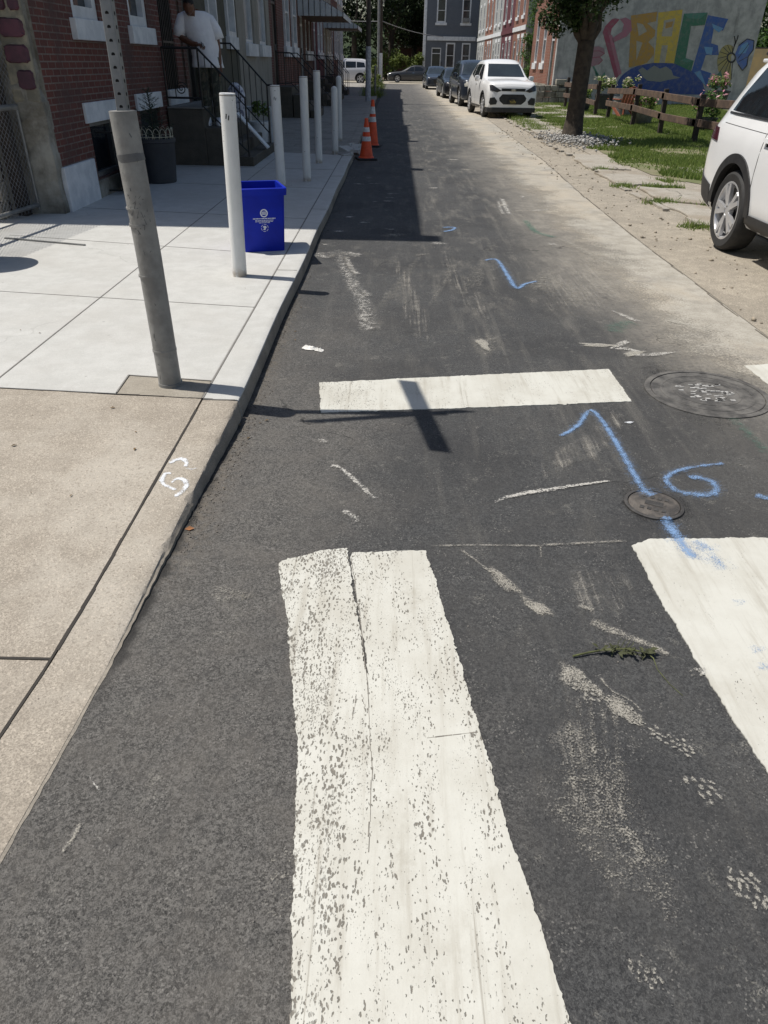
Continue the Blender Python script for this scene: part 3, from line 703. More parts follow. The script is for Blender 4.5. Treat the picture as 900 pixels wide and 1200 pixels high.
jw.bar((-1.49, 3.60, ZS+.0005), (-1.505, 3.855, ZS+.0005), .008, .004); jw.bar((-1.505, 3.855, ZS+.0005), (-1.01, 3.795, ZS+.0005), .008, .004)
jw.bar((-1.0, 3.533, ZS+.0005), (-.83, 3.533, ZS+.0005), .008, .004)
for yk in (6.35, 9.4, 12.4): jw.bar((-1.0, yk, ZS+.0005), (-.828, yk, ZS+.0005), .006, .004)
struct(jw.build('new_slab_joint', M['joint_new']))

# loose gravel swept along the gutter and the kerb foot
def pebbles(name, n, fn, smin, smax, mat, z=0.0):
    v = []; f = []
    base = np.array([(1, 0, 0), (-1, 0, 0), (0, 1, 0), (0, -1, 0), (0, 0, 1), (0, 0, -1)], float)
    F = np.array([(0, 2, 4), (2, 1, 4), (1, 3, 4), (3, 0, 4), (2, 0, 5), (1, 2, 5), (3, 1, 5), (0, 3, 5)])
    for i in range(n):
        p = fn(); s = smin+(smax-smin)*RNG.random()**3
        q, _ = np.linalg.qr(RNG.normal(size=(3, 3)))
        b = (base*(0.6+0.6*RNG.random((6, 1))))@q*s; b[:, 2] *= .75
        v.append(b+np.array([p[0], p[1], z+s*.35 if len(p) < 3 else p[2]])); f.append(F+6*i)
    return struct(np_mesh(name, np.concatenate(v), np.concatenate(f), mat), 'stuff')
def gut():
    y = 2.25+RNG.random()**0.9*3.6
    return (XK1+shear(y)+0.012+abs(RNG.normal())*0.045*(1.3 if 2.2 < y < 4 else .7), y)
pebbles('gutter_gravel', 3000, gut, .001, .0055, simple('gutter_stones', (0.17, 0.15, 0.125), (0.075, 0.069, 0.062), 30, 0.9))
def scat(): return (RNG.uniform(-.8, 2.6), RNG.uniform(.5, 9))
pebbles('loose_grit', 420, scat, .0015, .0065, simple('road_grit', (0.27, 0.25, 0.22), (0.12, 0.11, 0.1), 30, 0.9))
def shoulder(): return (RNG.uniform(2.8, 4.4), RNG.uniform(4.6, 24))
pebbles('shoulder_gravel', 900, shoulder, .004, .03, simple('shoulder_stones', (0.34, 0.29, 0.22), (0.2, 0.17, 0.135), 12, 0.9))

lm = MB()
for k in range(90):
    z_ = .004; t_ = RNG.random()
    if t_ < .4: x_, y_ = XK1+.02+abs(RNG.normal())*.08, RNG.uniform(2.2, 14)
    elif t_ < .6: x_, y_, z_ = RNG.uniform(-3.2, -1.1), RNG.uniform(3.9, 12), ZS+.003
    elif t_ < .68: x_, y_, z_ = RNG.uniform(-1.9, -1.2), RNG.uniform(2.4, 3.4), ZS+.002
    else: x_, y_, z_ = RNG.uniform(2.6, 4.3), RNG.uniform(5, 18), .012
    if -1.9 < x_ < -1.1 and y_ < 3.5: z_ = zdip(y_)+.003
    s_ = RNG.uniform(.004, .016); a_ = RNG.uniform(0, 6.28); c_, d_ = math.cos(a_)*s_, math.sin(a_)*s_
    lm.add([(x_-c_, y_-d_, z_), (x_+d_*.45, y_-c_*.45, z_+s_*.4), (x_+c_, y_+d_, z_+s_*.15), (x_-d_*.45, y_+c_*.45, z_+s_*.3)], ((0, 1, 2, 3),))
struct(lm.build('leaf_litter', simple('dry_litter', (0.20, 0.13, 0.06), (0.08, 0.06, 0.035), 3, .9)), 'stuff')

# ------------------------------------------------------------------ road markings
def ragged(poly, step=.007, amp=.005, seed=1):
    rr = random.Random(seed); out = []
    for i, p in enumerate(poly):
        q = poly[(i+1) % len(poly)]; d = math.hypot(q[0]-p[0], q[1]-p[1]); n = max(1, int(d/step))
        nx, ny = (q[1]-p[1])/d, -(q[0]-p[0])/d; c1 = [rr.gauss(0, 1) for _ in range(int(d/.05)+3)]; c2 = [rr.gauss(0, 1) for _ in range(int(d/.017)+3)]
        def ip(c, u): k = int(u); f_ = u-k; return c[k]*(1-f_)+c[k+1]*f_
        nick = 0
        for k in range(n):
            t = k/n; s_ = t*d
            if rr.random() < .012: nick = rr.uniform(-2.6, 2.0)
            if rr.random() < .4: nick = 0
            a = amp*(.45*ip(c1, s_/.05)+.35*ip(c2, s_/.017)+.25*rr.gauss(0, 1)+nick)*min(1, k/3, (n-k)/3) if k else 0
            out.append((p[0]+(q[0]-p[0])*t+nx*a, p[1]+(q[1]-p[1])*t+ny*a))
    return out
def marking(name, poly, mat, seed, amp=.005, extra=None):
    mb = MB(); mb.prism(ragged(poly, seed=seed, amp=amp), 0.0005, 0.0042)
    for q in (extra or []): mb.prism(ragged(q, seed=seed+9, amp=.003), 0.0005, 0.0036)
    return struct(mb.build(name, mat))
def gp(*pts): return [tuple(G(x, y)[:2]) for x, y in pts]
s1 = gp((362, 1200), (668, 1200), (622, 1050), (592, 960), (562, 858), (530, 745), (499, 646), (413, 648), (410.5, 655), (418, 700), (429.5, 770), (431, 790), (429.5, 790), (422.5, 740), (413, 690), (407, 643), (375, 646), (330, 658), (347, 858))
# extend towards and past the viewer
s1[0] = (-0.125, 0.2); s1[1] = (0.47, 0.2)
marking('crosswalk_stripe', s1, M['paint'], 2, extra=[gp((327, 660), (333, 658), (334, 706), (331, 700))])
s2 = gp((740, 640), (762, 632), (897, 631)) + [(1.605, 2.44), (1.90, 0.3), (1.27, 0.3)] + gp((900, 907), (862, 850), (818, 778), (775, 706))
marking('crosswalk_stripe', s2[::-1], M['paint_fresh'], 3)
s3 = gp((374, 449), (560, 440), (713, 433), (740, 471), (560, 478), (376, 484))[::-1]
marking('stop_line', s3, M['paint_mid'], 4)
s4 = gp((872, 429), (905, 427), (925, 448), (905, 455))[::-1]; marking('road_marking', s4, M['paint_fresh'], 5)
scr = MB(); rr = random.Random(4)
for pts in ([(412, 655), (421, 720), (430, 800), (436, 900), (432, 1000)], [(418, 815), (412, 845)], [(424, 815), (428, 832)], [(500, 866), (560, 859)]):
    g = [G(x, y) for x, y in pts]
    for a, b in zip(g[:-1], g[1:]):
            nn = 6
            for k in range(nn):
                u, v_ = a.lerp(b, k/nn), a.lerp(b, (k+1)/nn); j = rr.uniform(-.002, .002); scr.bar((u.x+j, u.y, .0043), (v_.x+j+rr.uniform(-.001, .001), v_.y, .0043), rr.uniform(.0012, .0042), .0008)
struct(scr.build('stripe_scratch', M['scratch_light']))

# spray paint and dust marks: ribbons and patches with their own coverage
def cover_mesh(name, verts, faces, cov, mat, z):
    zf = z if callable(z) else (lambda y: z)
    me = bpy.data.meshes.new(name); me.from_pydata([(v[0], v[1], zf(v[1])) for v in verts], [], faces); me.materials.append(mat)
    a = me.attributes.new('cover', 'FLOAT', 'POINT'); a.data.foreach_set('value', cov); me.update()
    return struct(link(name, me))
def spline(pts, n=10):
    P_ = [Vector(p) for p in pts]; out = []
    for i in range(len(P_)-1):
        p0 = P_[max(i-1, 0)]; p1 = P_[i]; p2 = P_[i+1]; p3 = P_[min(i+2, len(P_)-1)]
        for k in range(n):
            t = k/n; out.append(.5*((2*p1)+(p2-p0)*t+(2*p0-5*p1+4*p2-p3)*t*t+(3*p1-p0-3*p2+p3)*t**3))
    return out+[P_[-1]]
def stroke(name, px, wid, mat, z=.006, zg=0.0, strength=1.0, sm=True, n=8):
    g = [G(x, y, zg) for x, y in px]; pts = spline(g, n) if sm else g
    ws = wid if isinstance(wid, (list, tuple)) else [wid]*2
    prof = ((-1, 0), (-.62, .62), (-.2, 1), (.2, 1), (.62, .62), (1, 0))
    v = []; c = []; f = []
    for i, p in enumerate(pts):
        d = (pts[min(i+1, len(pts)-1)]-pts[max(i-1, 0)]).normalized(); q = Vector((-d.y, d.x, 0))
        t = i/(len(pts)-1); wd = ws[0]+(ws[-1]-ws[0])*t
        if len(ws) == 3: wd = ws[0]+(ws[1]-ws[0])*2*t if t < .5 else ws[1]+(ws[2]-ws[1])*(2*t-1)
        e = min(1, i/1.5+.15, (len(pts)-1-i)/1.5+.15)
        for a, b in prof: v.append(p+q*a*wd); c.append(b*strength*e)
    k = len(prof)
    for i in range(len(pts)-1):
        for j in range(k-1): f.append((i*k+j, i*k+j+1, (i+1)*k+j+1, (i+1)*k+j))
    return cover_mesh(name, v, f, c, mat, (lambda y: zdip(y)+z) if zg else z)
def blot(name, px, rx, ry, rot, mat, strength=1.0, z=.0055, seed=0, hard=.5):
    g = G(*px) if len(px) == 2 else Vector((*px[:2], 0)); rr = random.Random(seed+int(px[0]))
    n = 28; v = [g]; c = [strength]; f = []
    ph = [rr.uniform(0, 6) for _ in range(3)]
    for ring, (q, cv) in enumerate(((.35, 1), (.7, .85 if hard else .6), (1.0, 0))):
        for k in range(n):
            t = 2*math.pi*k/n; s = q*(1+.16*math.sin(3*t+ph[0])+.10*math.sin(5*t+ph[1]))
            x, y = rx*s*math.cos(t), ry*s*math.sin(t)
            v.append(g+Vector((x*math.cos(rot)-y*math.sin(rot), x*math.sin(rot)+y*math.cos(rot), 0))); c.append(cv*strength)
    f += [(0, 1+k, 1+(k+1) % n) for k in range(n)]
    for ring in range(2):
        a = 1+ring*n; b = a+n
        f += [(a+k, b+k, b+(k+1) % n, a+(k+1) % n) for k in range(n)]
    return cover_mesh(name, v, f, c, mat, z)

B = M['blue_spray']
_stroke = stroke
def stroke(name, px, wid, mat, **k):
    o = _stroke(name, px, wid, mat, **k)
    if mat is B and len(px) > 2:            # the faint overspray either side
        ws = wid if isinstance(wid, (list, tuple)) else [wid]*2
        k2 = dict(k); k2['strength'] = .30*k.get('strength', 1); k2['z'] = k.get('z', .006)-.0004
        _stroke('blue_overspray', px, [q*1.9 for q in ws], mat, **k2)
    return o
stroke('blue_spray_mark', [(656, 512), (676, 500), (690, 481)], [.016, .023], B, z=.0055)
stroke('blue_spray_mark', [(690, 481), (700, 487), (722, 520), (755, 578)], [.019, .022, .027], B, z=.0060)
stroke('blue_spray_mark', [(779, 610), (792, 628), (813, 657)], [.034, .036, .028], B, z=.0058)
stroke('blue_spray_mark', [(812, 634), (826, 645), (848, 670)], [.045, .035], B, strength=.62, z=.0062)
stroke('blue_spray_mark', [(848, 544), (820, 547), (792, 553), (780, 563), (794, 576), (820, 581), (838, 577), (836, 567), (822, 561), (806, 560)], [.013, .026, .026], B, z=.0055, strength=.9)
stroke('blue_spray_mark', [(884, 581), (905, 586)], .03, B)
for x, y, s in ((865, 707, .03), (887, 762, .035), (895, 782, .03)): blot('blue_spray_mark', (x, y), s, s*.7, .5, B, .5, z=.0062)
stroke('blue_spray_mark', [(567, 306), (582, 305), (594, 322), (605, 338), (616, 333), (630, 330)], [.022, .034, .02], B, n=6)
stroke('blue_spray_mark', [(518, 267), (532, 267), (530, 270), (519, 272)], .028, B, n=6)
stroke('green_spray_mark', [(615, 258), (628, 272), (652, 279)], .07, M['green_spray'])
stroke('green_spray_mark', [(716, 390), (728, 381), (742, 378)], .12, M['green_spray'], strength=.8)
stroke('green_spray_mark', [(858, 490), (880, 512), (898, 533)], .05, M['green_spray'], strength=.75)
Wm = M['white_spray']
def q53(*pts): return [(170+x/11.25, 520+y/11.25) for x, y in pts]
for pts, wd, st in ((q53((350, 405), (275, 410), (240, 450), (215, 512)), [.010, .016], 1), (q53((212, 510), (300, 562), (405, 606)), [.013, .010], 1), (q53((345, 522), (415, 472), (500, 478), (548, 540), (495, 620), (385, 688)), [.007, .016, .013], 1),
                    (q53((325, 285), (395, 248), (495, 232), (548, 275), (535, 325)), [.014, .016, .010], 1), (q53((540, 345), (620, 355), (690, 340)), [.008, .006], .5)):
    stroke('white_spray_mark', pts, wd, Wm, z=.0022, zg=zdip(2.7), n=6, strength=st)
blot('white_spray_mark', (737, 496), .028, .014, 0.2, Wm, .95)
D, DT, DW = M['dust'], M['dust_tread'], M['dust_white']
stroke('dust_scrape', [(578, 590), (600, 582), (640, 575), (680, 569), (717, 564)], [.015, .022, .008], DW, n=6, strength=.95)
stroke('dust_scrape', [(500, 641), (560, 640), (640, 641)], .010, D, strength=.75)
stroke('dust_scrape', [(633, 640), (690, 637), (735, 635)], .012, D, strength=.8); stroke('dust_scrape', [(633, 640), (634, 655)], .006, D, strength=.8)
blot('dust_print', (590, 682), .105, .038, R(-58), D, .95); blot('dust_print', (628, 712), .085, .035, R(-48), D, 1.0)
stroke('dust_scrape', [(540, 645), (560, 660), (585, 680)], .010, D, strength=.8)
stroke('dust_scrape', [(690, 728), (720, 741), (756, 755), (785, 769)], [.030, .028, .012], D, n=6, strength=.9)
stroke('dust_scrape', [(676, 710), (696, 716)], .018, D, strength=.9); blot('dust_print', (820, 788), .03, .022, .4, DW, .7)
def tread(px, rx, ry, rot, seed, cell=.021, strength=1.0):
    g = G(*px); rr = random.Random(seed); v = []; c = []; f = []
    nx, ny = int(rx/cell)+1, int(ry/(cell*.72))+1
    for a in range(-nx, nx+1):
        for b in range(-ny, ny+1):
            x = (a+.5*(b % 2))*cell+rr.uniform(-.004, .004); y = b*cell*.72+rr.uniform(-.003, .003)
            if (x/rx)**2+(y/ry)**2 > rr.uniform(.75, 1.1) or rr.random() < .10: continue
            an = rr.uniform(-.7, .7); l, w_ = cell*rr.uniform(.34, .52), cell*rr.uniform(.20, .30); k0 = len(v); n = 9
            def put(x_, y_): return g+Vector((x_*math.cos(rot)-y_*math.sin(rot), x_*math.sin(rot)+y_*math.cos(rot), 0))
            v.append(put(x, y)); c.append(strength*rr.uniform(.75, 1.05))
            for k in range(n):
                t = 2*math.pi*k/n; s = rr.uniform(.8, 1.2); u, q = l*s*math.cos(t), w_*s*math.sin(t)
                v.append(put(x+u*math.cos(an)-q*math.sin(an), y+u*math.sin(an)+q*math.cos(an))); c.append(strength*.42)
            f += [(k0, k0+1+k, k0+1+(k+1) % n) for k in range(n)]
    return cover_mesh('shoe_print', v, f, c, DT, .0056)
DT0 = M['dust']
blot('shoe_print', (676, 797), .088, .050, R(-58), D, .88); tread((682, 804), .080, .046, R(-58), 1, .023); blot('shoe_print', (730, 833), .082, .040, R(-52), D, 1.0); tread((730, 834), .074, .034, R(-52), 2, .015)
blot('shoe_print', (704, 815), .05, .020, R(-55), D, .62, z=.0051); stroke('dust_scrape', [(703, 795), (716, 810), (738, 822), (752, 836)], .006, D, strength=.9)
tread((787, 870), .070, .032, R(-42), 3, .021); tread((822, 924), .055, .038, R(-58), 4, .026); tread((876, 1042), .060, .040, R(-64), 5, .024); tread((757, 1140), .042, .032, R(-60), 6, .019, .75)
tread((815, 790), .03, .022, .5, 7, .02, .6)
for x0, x1, s in ((664, 676, .52), (677, 689, .48), (690, 702, .54), (705, 716, .44), (718, 730, .50)):
    stroke('tyre_print', [(x0, 815), ((x0+x1)/2, 890), (x1, 985)], [.013, .013, .009], D, n=6, strength=s)
blot('tyre_print', (742, 985), .022, .05, R(20), D, .8, z=.0053); blot('tyre_print', (696, 905), .10, .22, R(6), M['tyre_dust'], .55, z=.0050)
blot('tyre_print', (690, 330), .5, 1.2, R(-14), M['tyre_dust'], .8, z=.0052); blot('tyre_print', (480, 350), .10, 1.5, R(4), M['tyre_dust'], .7, z=.0052); blot('tyre_print', (540, 330), .12, 1.4, R(4), M['tyre_dust'], .65, z=.0054)
blot('tyre_print', (690, 520), .10, .5, R(-38), M['tyre_dust'], .75, z=.0053); blot('tyre_print', (700, 690), .16, .16, R(10), M['tyre_dust'], .65, z=.0053)
blot('dust_haze_mark', (705, 950), .14, .30, R(8), D, .44, z=.0048)
for k, (x, y) in enumerate(((735, 410), (700, 405), (765, 416), (742, 415), (727, 404), (590, 240), (612, 231), (566, 404), (735, 372), (793, 378))):
    blot('dust_print', (x, y), .10+.04*(k % 3), .035+.01*(k % 2), R(-20+17*k), DT if k % 2 else DW, .9, z=.005+.0003*(k % 4))
stroke('dust_scrape', [(588, 233), (592, 242), (597, 252)], .05, DW, strength=.9); stroke('dust_scrape', [(584, 235), (586, 244), (590, 252)], .04, DW, strength=.7)
stroke('dust_scrape', [(656, 280), (690, 297), (722, 314)], [.05, .09, .05], D, strength=.85)
for pts, s, wd in (([(396, 293), (405, 312), (412, 330), (424, 352), (430, 378), (434, 388)], .62, .085), ([(404, 300), (412, 316), (420, 322)], 1.0, .05), ([(424, 340), (432, 348)], .9, .05),
               ([(388, 546), (400, 550), (418, 566), (440, 586)], .9, .018), ([(370, 515), (382, 520)], .7, .03), ([(400, 600), (412, 604), (420, 614)], .7, .022), ([(393, 295), (386, 302)], .9, .06), ([(372, 297), (383, 301), (395, 297), (425, 300)], .75, .11)):
    stroke('white_dust_smear', pts, wd, DW, n=6, strength=s)
for x, y, rx, ry, s in ((640, 330, .16, .5, .6), (675, 345, .16, .42, .55), (570, 405, .1, .3, .5), (560, 320, .1, .8, .45), (470, 330, .06, 1.2, .42), (520, 330, .05, .9, .42), (800, 250, .3, .5, .5), (385, 740, .07, .03, .45), (265, 745, .07, .02, .5), (270, 698, .1, .05, .6), (285, 700, .06, .03, .5), (330, 1030, .06, .12, .3)):
    blot('dust_haze_mark', (x, y), rx, ry, R(-12), D, s, z=.0044, seed=3)
stroke('dust_scrape', [(103, 910), (119, 930)], .004, DW, strength=1.0, n=4); stroke('dust_scrape', [(95, 965), (85, 985), (72, 1000)], .008, D, strength=.9)
for k in range(26):   # scattered small pale blotches up the street
    x = RNG.uniform(.0, 2.0); y = RNG.uniform(7, 22); blot('dust_print', (x, y, 0), RNG.uniform(.05, .2), RNG.uniform(.03, .1), RNG.uniform(-.6, .6), DW if k % 3 == 0 else D, RNG.uniform(.6, .9), z=.0046+.0001*(k % 5), seed=k)
for k in range(14):
    x = RNG.uniform(-.75, .15); y = RNG.uniform(7.6, 14); blot('dust_print', (x, y, 0), RNG.uniform(.04, .14), RNG.uniform(.02, .06), RNG.uniform(-.4, .4), DW, RNG.uniform(.65, .9), z=.0046+.0001*(k % 5), seed=k)
for x, y, rx, ry, s in ((828, 461, .46, .48, .5), (766, 592, .19, .19, .6)): blot('tar_stain', (x, y), rx, ry, 0, M['tar'], s, z=.0042)

# ------------------------------------------------------------------ iron covers in the road
def poly_disc(mb, r, z0, z1, c=(0, 0), n=40, m=0): mb.lathe([(r, z0), (r, z1)], n, m, (c[0], c[1], 0))
c = G(828, 461)
mh = thing('manhole_cover', 'large round cast iron manhole cover past the right end of the stop line', 'manhole cover', (c.x, c.y, 0.0))
f = MB(); f.lathe([(.360, -.01), (.360, .006), (.352, .0075), (.328, .0075), (.326, .001), (.326, -.01)], 56); f.build('frame', M['iron_lid'], mh, smooth=40)
f = MB(); f.lathe([(.321, -.01), (.321, .005), (.312, .0062), (.305, .0045)], 56)
for k in range(3): f.lathe([(.27-.075*k, .0045), (.27-.075*k, .0062), (.258-.075*k, .0062), (.258-.075*k, .0045)], 40, cap0=False, cap1=False)
rr = random.Random(3)
for k in range(0):
    a = 2*math.pi*k/22; f.bar((.28*math.cos(a), .28*math.sin(a), .007), (.315*math.cos(a), .315*math.sin(a), .007), .03, .006)
lid = f.build('lid', M['iron_lid'], mh, smooth=30)
f = MB()
for k in range(60):
    x, y = rr.uniform(-.15, .15), rr.uniform(-.13, .13)
    if abs(x)+abs(y) < .24: f.box(x-.014, x+.014, y-.007, y+.007, .0046, .0072)
f.build('worn_lettering', M['gravel'], mh)
c = G(766, 592)
vc = thing('valve_cover', 'small oval-looking iron valve cover with a blue paint stroke across its rim', 'valve cover', (c.x, c.y, 0.0), R(-25))
vc.scale = (.86, .86, 1)
f = MB(); f.lathe([(.150, -.01), (.150, .008), (.143, .0105), (.133, .0105), (.131, .002)], 44); f.build('frame', M['iron_dark'], vc, smooth=40)
f = MB(); f.lathe([(.128, -.01), (.128, .0075), (.122, .0085)], 44); f.build('lid', M['iron'], vc, smooth=30)
f = MB()
f.box(-.045, .045, -.022, .022, .0087, .0105)
f.build('lid_plate', M['iron_dark'], vc)
f = MB()
for s in (-1, 1):
    for k in range(4): f.box(-.062+.036*k, -.042+.036*k, s*.060-.013, s*.060+.013, .0087, .0112)
f.build('raised_lettering', M['iron_dark'], vc)
stroke('blue_spray_mark', [(753, 575), (760, 580), (765, 583)], .035, B, z=.0114, strength=.95)
stroke('blue_spray_mark', [(776, 608), (781, 610), (786, 609)], .02, B, z=.0118, strength=.9)

# ------------------------------------------------------------------ things on the road
g0, g1, g2 = G(671, 771), G(760, 768), G(800, 800)
tw = thing('weed_stalk', 'wilted green weed stalk lying on the asphalt between the two crosswalk stripes', 'weed', (g0.x, g0.y, 0.0))
def rel(px, py, z=0.0, o=g0): q = G(px, py); return (q.x-o.x, q.y-o.y, z)
f = MB(); f.tube([rel(671, 771, .008), rel(690, 767, .010), rel(712, 764, .012), rel(735, 764, .014), rel(757, 768, .012), rel(765, 774, .010), rel(770, 786, .006), rel(785, 803, .003), rel(800, 816, .003)], [.0035, .0034, .003, .003, .0025, .002, .0013, .001, .0008], 6); f.build('stalk', M['weed'], tw, smooth=60)
rr = random.Random(8); f = MB()
for k in range(46):
    t = rr.random(); px = 700+t*66; py = 766+rr.uniform(-2, 3) + (t-.5)*4
    b = Vector(rel(px, py, .012)); a = rr.uniform(0, 6.28); l = rr.uniform(.012, .042); d = Vector((math.cos(a), math.sin(a)*.7, rr.uniform(-.2, .5)))
    q = Vector((-d.y, d.x, 0))*l*.27; e = b+d*l; e.z = max(e.z, .003); mdl = b+d*l*.5+Vector((0, 0, .004))
    f.add([b, mdl+q, e, mdl-q], ((0, 1, 2, 3),))
for k in range(4):
    b = Vector(rel(722+4*k, 765, .012)); f.tube([b, b+Vector((.012+.004*k, .03-.004*k, .012)), b+Vector((.03, .052-.006*k, .006))], [.0016, .0013, .0008], 5)
f.build('leaves', M['weed_dark'], tw)
c = G(367, 410)
pp = thing('crumpled_paper', 'crumpled white paper scrap lying on the asphalt near the kerb', 'paper scrap', (c.x, c.y, 0.0))
def crumple(cx, cy, rx, ry, h, seed, rot):
    rr = random.Random(seed); n = 14; v = [(cx, cy, h)]; fcs = []
    for ring, q in enumerate((.5, 1.0)):
        for k in range(n):
            a = 2*math.pi*k/n; s = q*(1+rr.uniform(-.12, .12)); x, y = rx*s*math.cos(a), ry*s*math.sin(a)
            v.append((cx+x*math.cos(rot)-y*math.sin(rot), cy+x*math.sin(rot)+y*math.cos(rot), (h*rr.uniform(.35, 1.3) if ring == 0 else .001+rr.uniform(0, .006))))
    fcs += [(0, 1+k, 1+(k+1) % n) for k in range(n)]+[(1+k, 1+n+k, 1+n+(k+1) % n, 1+(k+1) % n) for k in range(n)]
    return v, fcs
f = MB(); f.add(*crumple(-.025, .015, .055, .032, .02, 2, R(-25))); f.build('sheet', M['paper'], pp)
f = MB(); f.add(*crumple(.04, -.012, .034, .026, .016, 4, R(-30))); f.build('folded_end', M['paper'], pp)
c = G(222, 621); f = MB(); f.add([(-.02, 0, .002), (0, .009, .012), (.022, .002, .006), (.002, -.010, .003)], ((0, 1, 2), (0, 2, 3)))
tag(f.build('dry_leaf', M['leaf_brown'], None, (c.x, c.y, .002)), 'small orange-brown dry leaf in the gutter beside the white painted kerb number', 'leaf')

# ------------------------------------------------------------------ grey pole with signs
p0 = Vector((-1.23, 3.737, ZS-.004))
sp = thing('sign_post', 'thick scuffed grey steel pipe with a perforated sign post rising from it', 'sign post', p0)
f = MB(); f.tube([(0, 0, -.05), (-.010, 0, .7), (-.028, 0, 1.345)], .062, 28)
f.tube([(0, 0, 0), (0, 0, .02)], .066, 28)
pipe = f.build('pipe', M['greypaint'], sp, smooth=40)
for z, t in ((.20, .012), (.60, .010), (.845, .012), (.925, .008)): f = MB(); f.tube([(-.028*z/1.345, 0, z), (-.028*z/1.345, 0, z+t)], .0645, 28); f.build('weld_band', M['greypaint'], pipe, smooth=40)
f = MB(); f.tube([(-.02*1.14/1.345-.003, 0, 1.135), (-.0245, 0, 1.170)], .0632, 28); f.build('grey_stripe', M['scratch'], pipe, smooth=40)
f = MB(); rr = random.Random(12)
for k in range(52):
    z = rr.choice((rr.uniform(.86, 1.06), rr.uniform(.82, 1.02), rr.uniform(.05, 1.3))); a = rr.uniform(-2.4, -.6); rad = .0626
    cx = -.028*z/1.345
    f.bar((cx+rad*math.cos(a), rad*math.sin(a), z), (cx+rad*math.cos(a+rr.uniform(-.2, .2)), rad*math.sin(a+rr.uniform(-.05, .05)), z+rr.uniform(-.03, .03)), rr.uniform(.0015, .004), .001, up=(math.cos(a), math.sin(a), 0))
f.build('scratches', M['scratch'], pipe)
# perforated square post: leans back a little above the pipe
topz = 3.30
def postpt(z): return Vector((-.028 - .020*(z-1.34)/.5*.7, .012+.105*(z-1.3), z))
f = MB(); a, b = postpt(1.25), postpt(topz)
f.bar(a, b, .050, .050, up=(0, 1, 0)); post = f.build('perforated_post', M['galv'], sp, bevel=.004)
f = MB(); z = 1.36
while z < topz-.05:
    q = postpt(z)
    for d, u in (((0, -1, 0), 0), ((1, 0, 0), 1)):
        o = q+Vector(d)*.0255; n = 10; ax = Vector((1, 0, 0)) if u == 0 else Vector((0, 1, 0))
        f.add([o+(ax*math.cos(2*math.pi*k/n)+Vector((0, 0, 1))*math.sin(2*math.pi*k/n))*.0085 for k in range(n)], (tuple(range(n)),))
    z += .0508
f.build('punched_holes', M['hole'], post)
q = postpt(3.05)
f = MB(); f.bar((q.x+.075, q.y-.46, 3.045), (q.x-.075, q.y+.46, 3.045), .006, .23); f.build('street_name_plate', M['sign_green'], sp)
q = postpt(2.62)
f = MB(); f.bar((q.x-.44, q.y-.14, 2.62), (q.x+.44, q.y+.05, 2.62), .006, .23); f.build('street_name_plate', M['sign_green'], sp)

# ------------------------------------------------------------------ white bollards
BL = [(-1.287, 6.134, 1.33, .060, 0, 'white steel bollard in front of the blue recycling bin, hiding its left side', (.030, 0)),
      (-1.607, 11.083, 1.26, .066, 0, 'white steel bollard standing directly behind the blue recycling bin', (-.015, 0)),
      (-1.316, 11.819, 1.355, .060, 0, 'white steel bollard just past the blue bin, with a rusty chipped foot', (.0, 0)),
      (-1.342, 14.094, 1.407, .060, 0, 'white flat-topped steel bollard by the iron stoop railing, last of the tall ones', (.0, 0)),
      (-1.165, 15.676, 1.09, .062, 1, 'shorter dome-topped white bollard next to the broken kerb and orange cones', (.0, 0)),
      (-1.261, 18.373, 1.22, .062, 1, 'dome-topped white bollard farthest up the sidewalk, behind the short one', (.0, 0))]
for i, (x, y, h, rad, dome, lab, lean) in enumerate(BL):
    b = thing('bollard', lab, 'bollard', (x, y, ZS), 0, 'white bollards along the left kerb')
    f = MB(); L = lambda z: (lean[0]*z/h, lean[1]*z/h, z)
    pts = [L(-.03), L(h*.3), L(h*.65), L(h)]; rs = [rad]*4
    if dome:
        pts += [L(h+rad*.5), L(h+rad*.85), L(h+rad)]; rs += [rad*.87, rad*.5, rad*.12]
    f.tube(pts, rs, 26); f.build('post', M['bollard'], b, smooth=50)
    if not dome:
        f = MB(); f.tube([L(h+.0005), L(h+.006)], rad*.96, 24); f.build('top_plate', M['white_masonry'], b, smooth=40)
        f = MB(); f.tube([L(h-.012), L(h-.006)], rad*1.012, 24); rr = random.Random(i)
        if i < 2:
            for k, a in enumerate((-1.75, -1.45)):
                zc = h-.16-.01*k; cx = lean[0]*zc/h; g_ = MB()
                g_.bar((cx+rad*1.01*math.cos(a), rad*1.01*math.sin(a), zc), (cx+rad*1.01*math.cos(a+.09), rad*1.01*math.sin(a+.09), zc+.032), .008, .002, up=(math.cos(a), math.sin(a), 0)); g_.build('stencil_mark', M['dark_trim'], b)
        f.build('rim_stain', M['rust_cap'], b)

# ------------------------------------------------------------------ traffic cones
def cone(loc, lab, h, rz, bands):
    c = thing('traffic_cone', lab, 'traffic cone', loc, rz, 'orange traffic cones by the kerb')
    f = MB(); f.prism([(-.175, -.19), (.175, -.19), (.19, -.175), (.19, .175), (.175, .19), (-.175, .19), (-.19, .175), (-.19, -.175)], 0, .035); f.build('base', M['rubber'], c, bevel=.006)
    rad = lambda z: .135+(.030-.135)*(z-.035)/(h-.035)
    f = MB(); f.lathe([(.155, .034), (.150, .05), (rad(.055), .06)]+[(rad(z), z) for z in (.2, .4, .6, h-.05)]+[(.036, h-.045), (.036, h), (.022, h+.006)], 24); f.build('body', M['cone'], c, smooth=40)
    for a, b in bands:
        f = MB(); f.lathe([(rad(a)+.0025, a), (rad(b)+.0025, b)], 24, cap0=False, cap1=False); f.build('reflective_band', M['cone_band'], c, smooth=40)
    return c
cone((-.55, 15.7, .003), 'shorter dirty orange traffic cone, nearer of the pair by the broken kerb', .72, R(12), ((.33, .41), (.49, .57)))
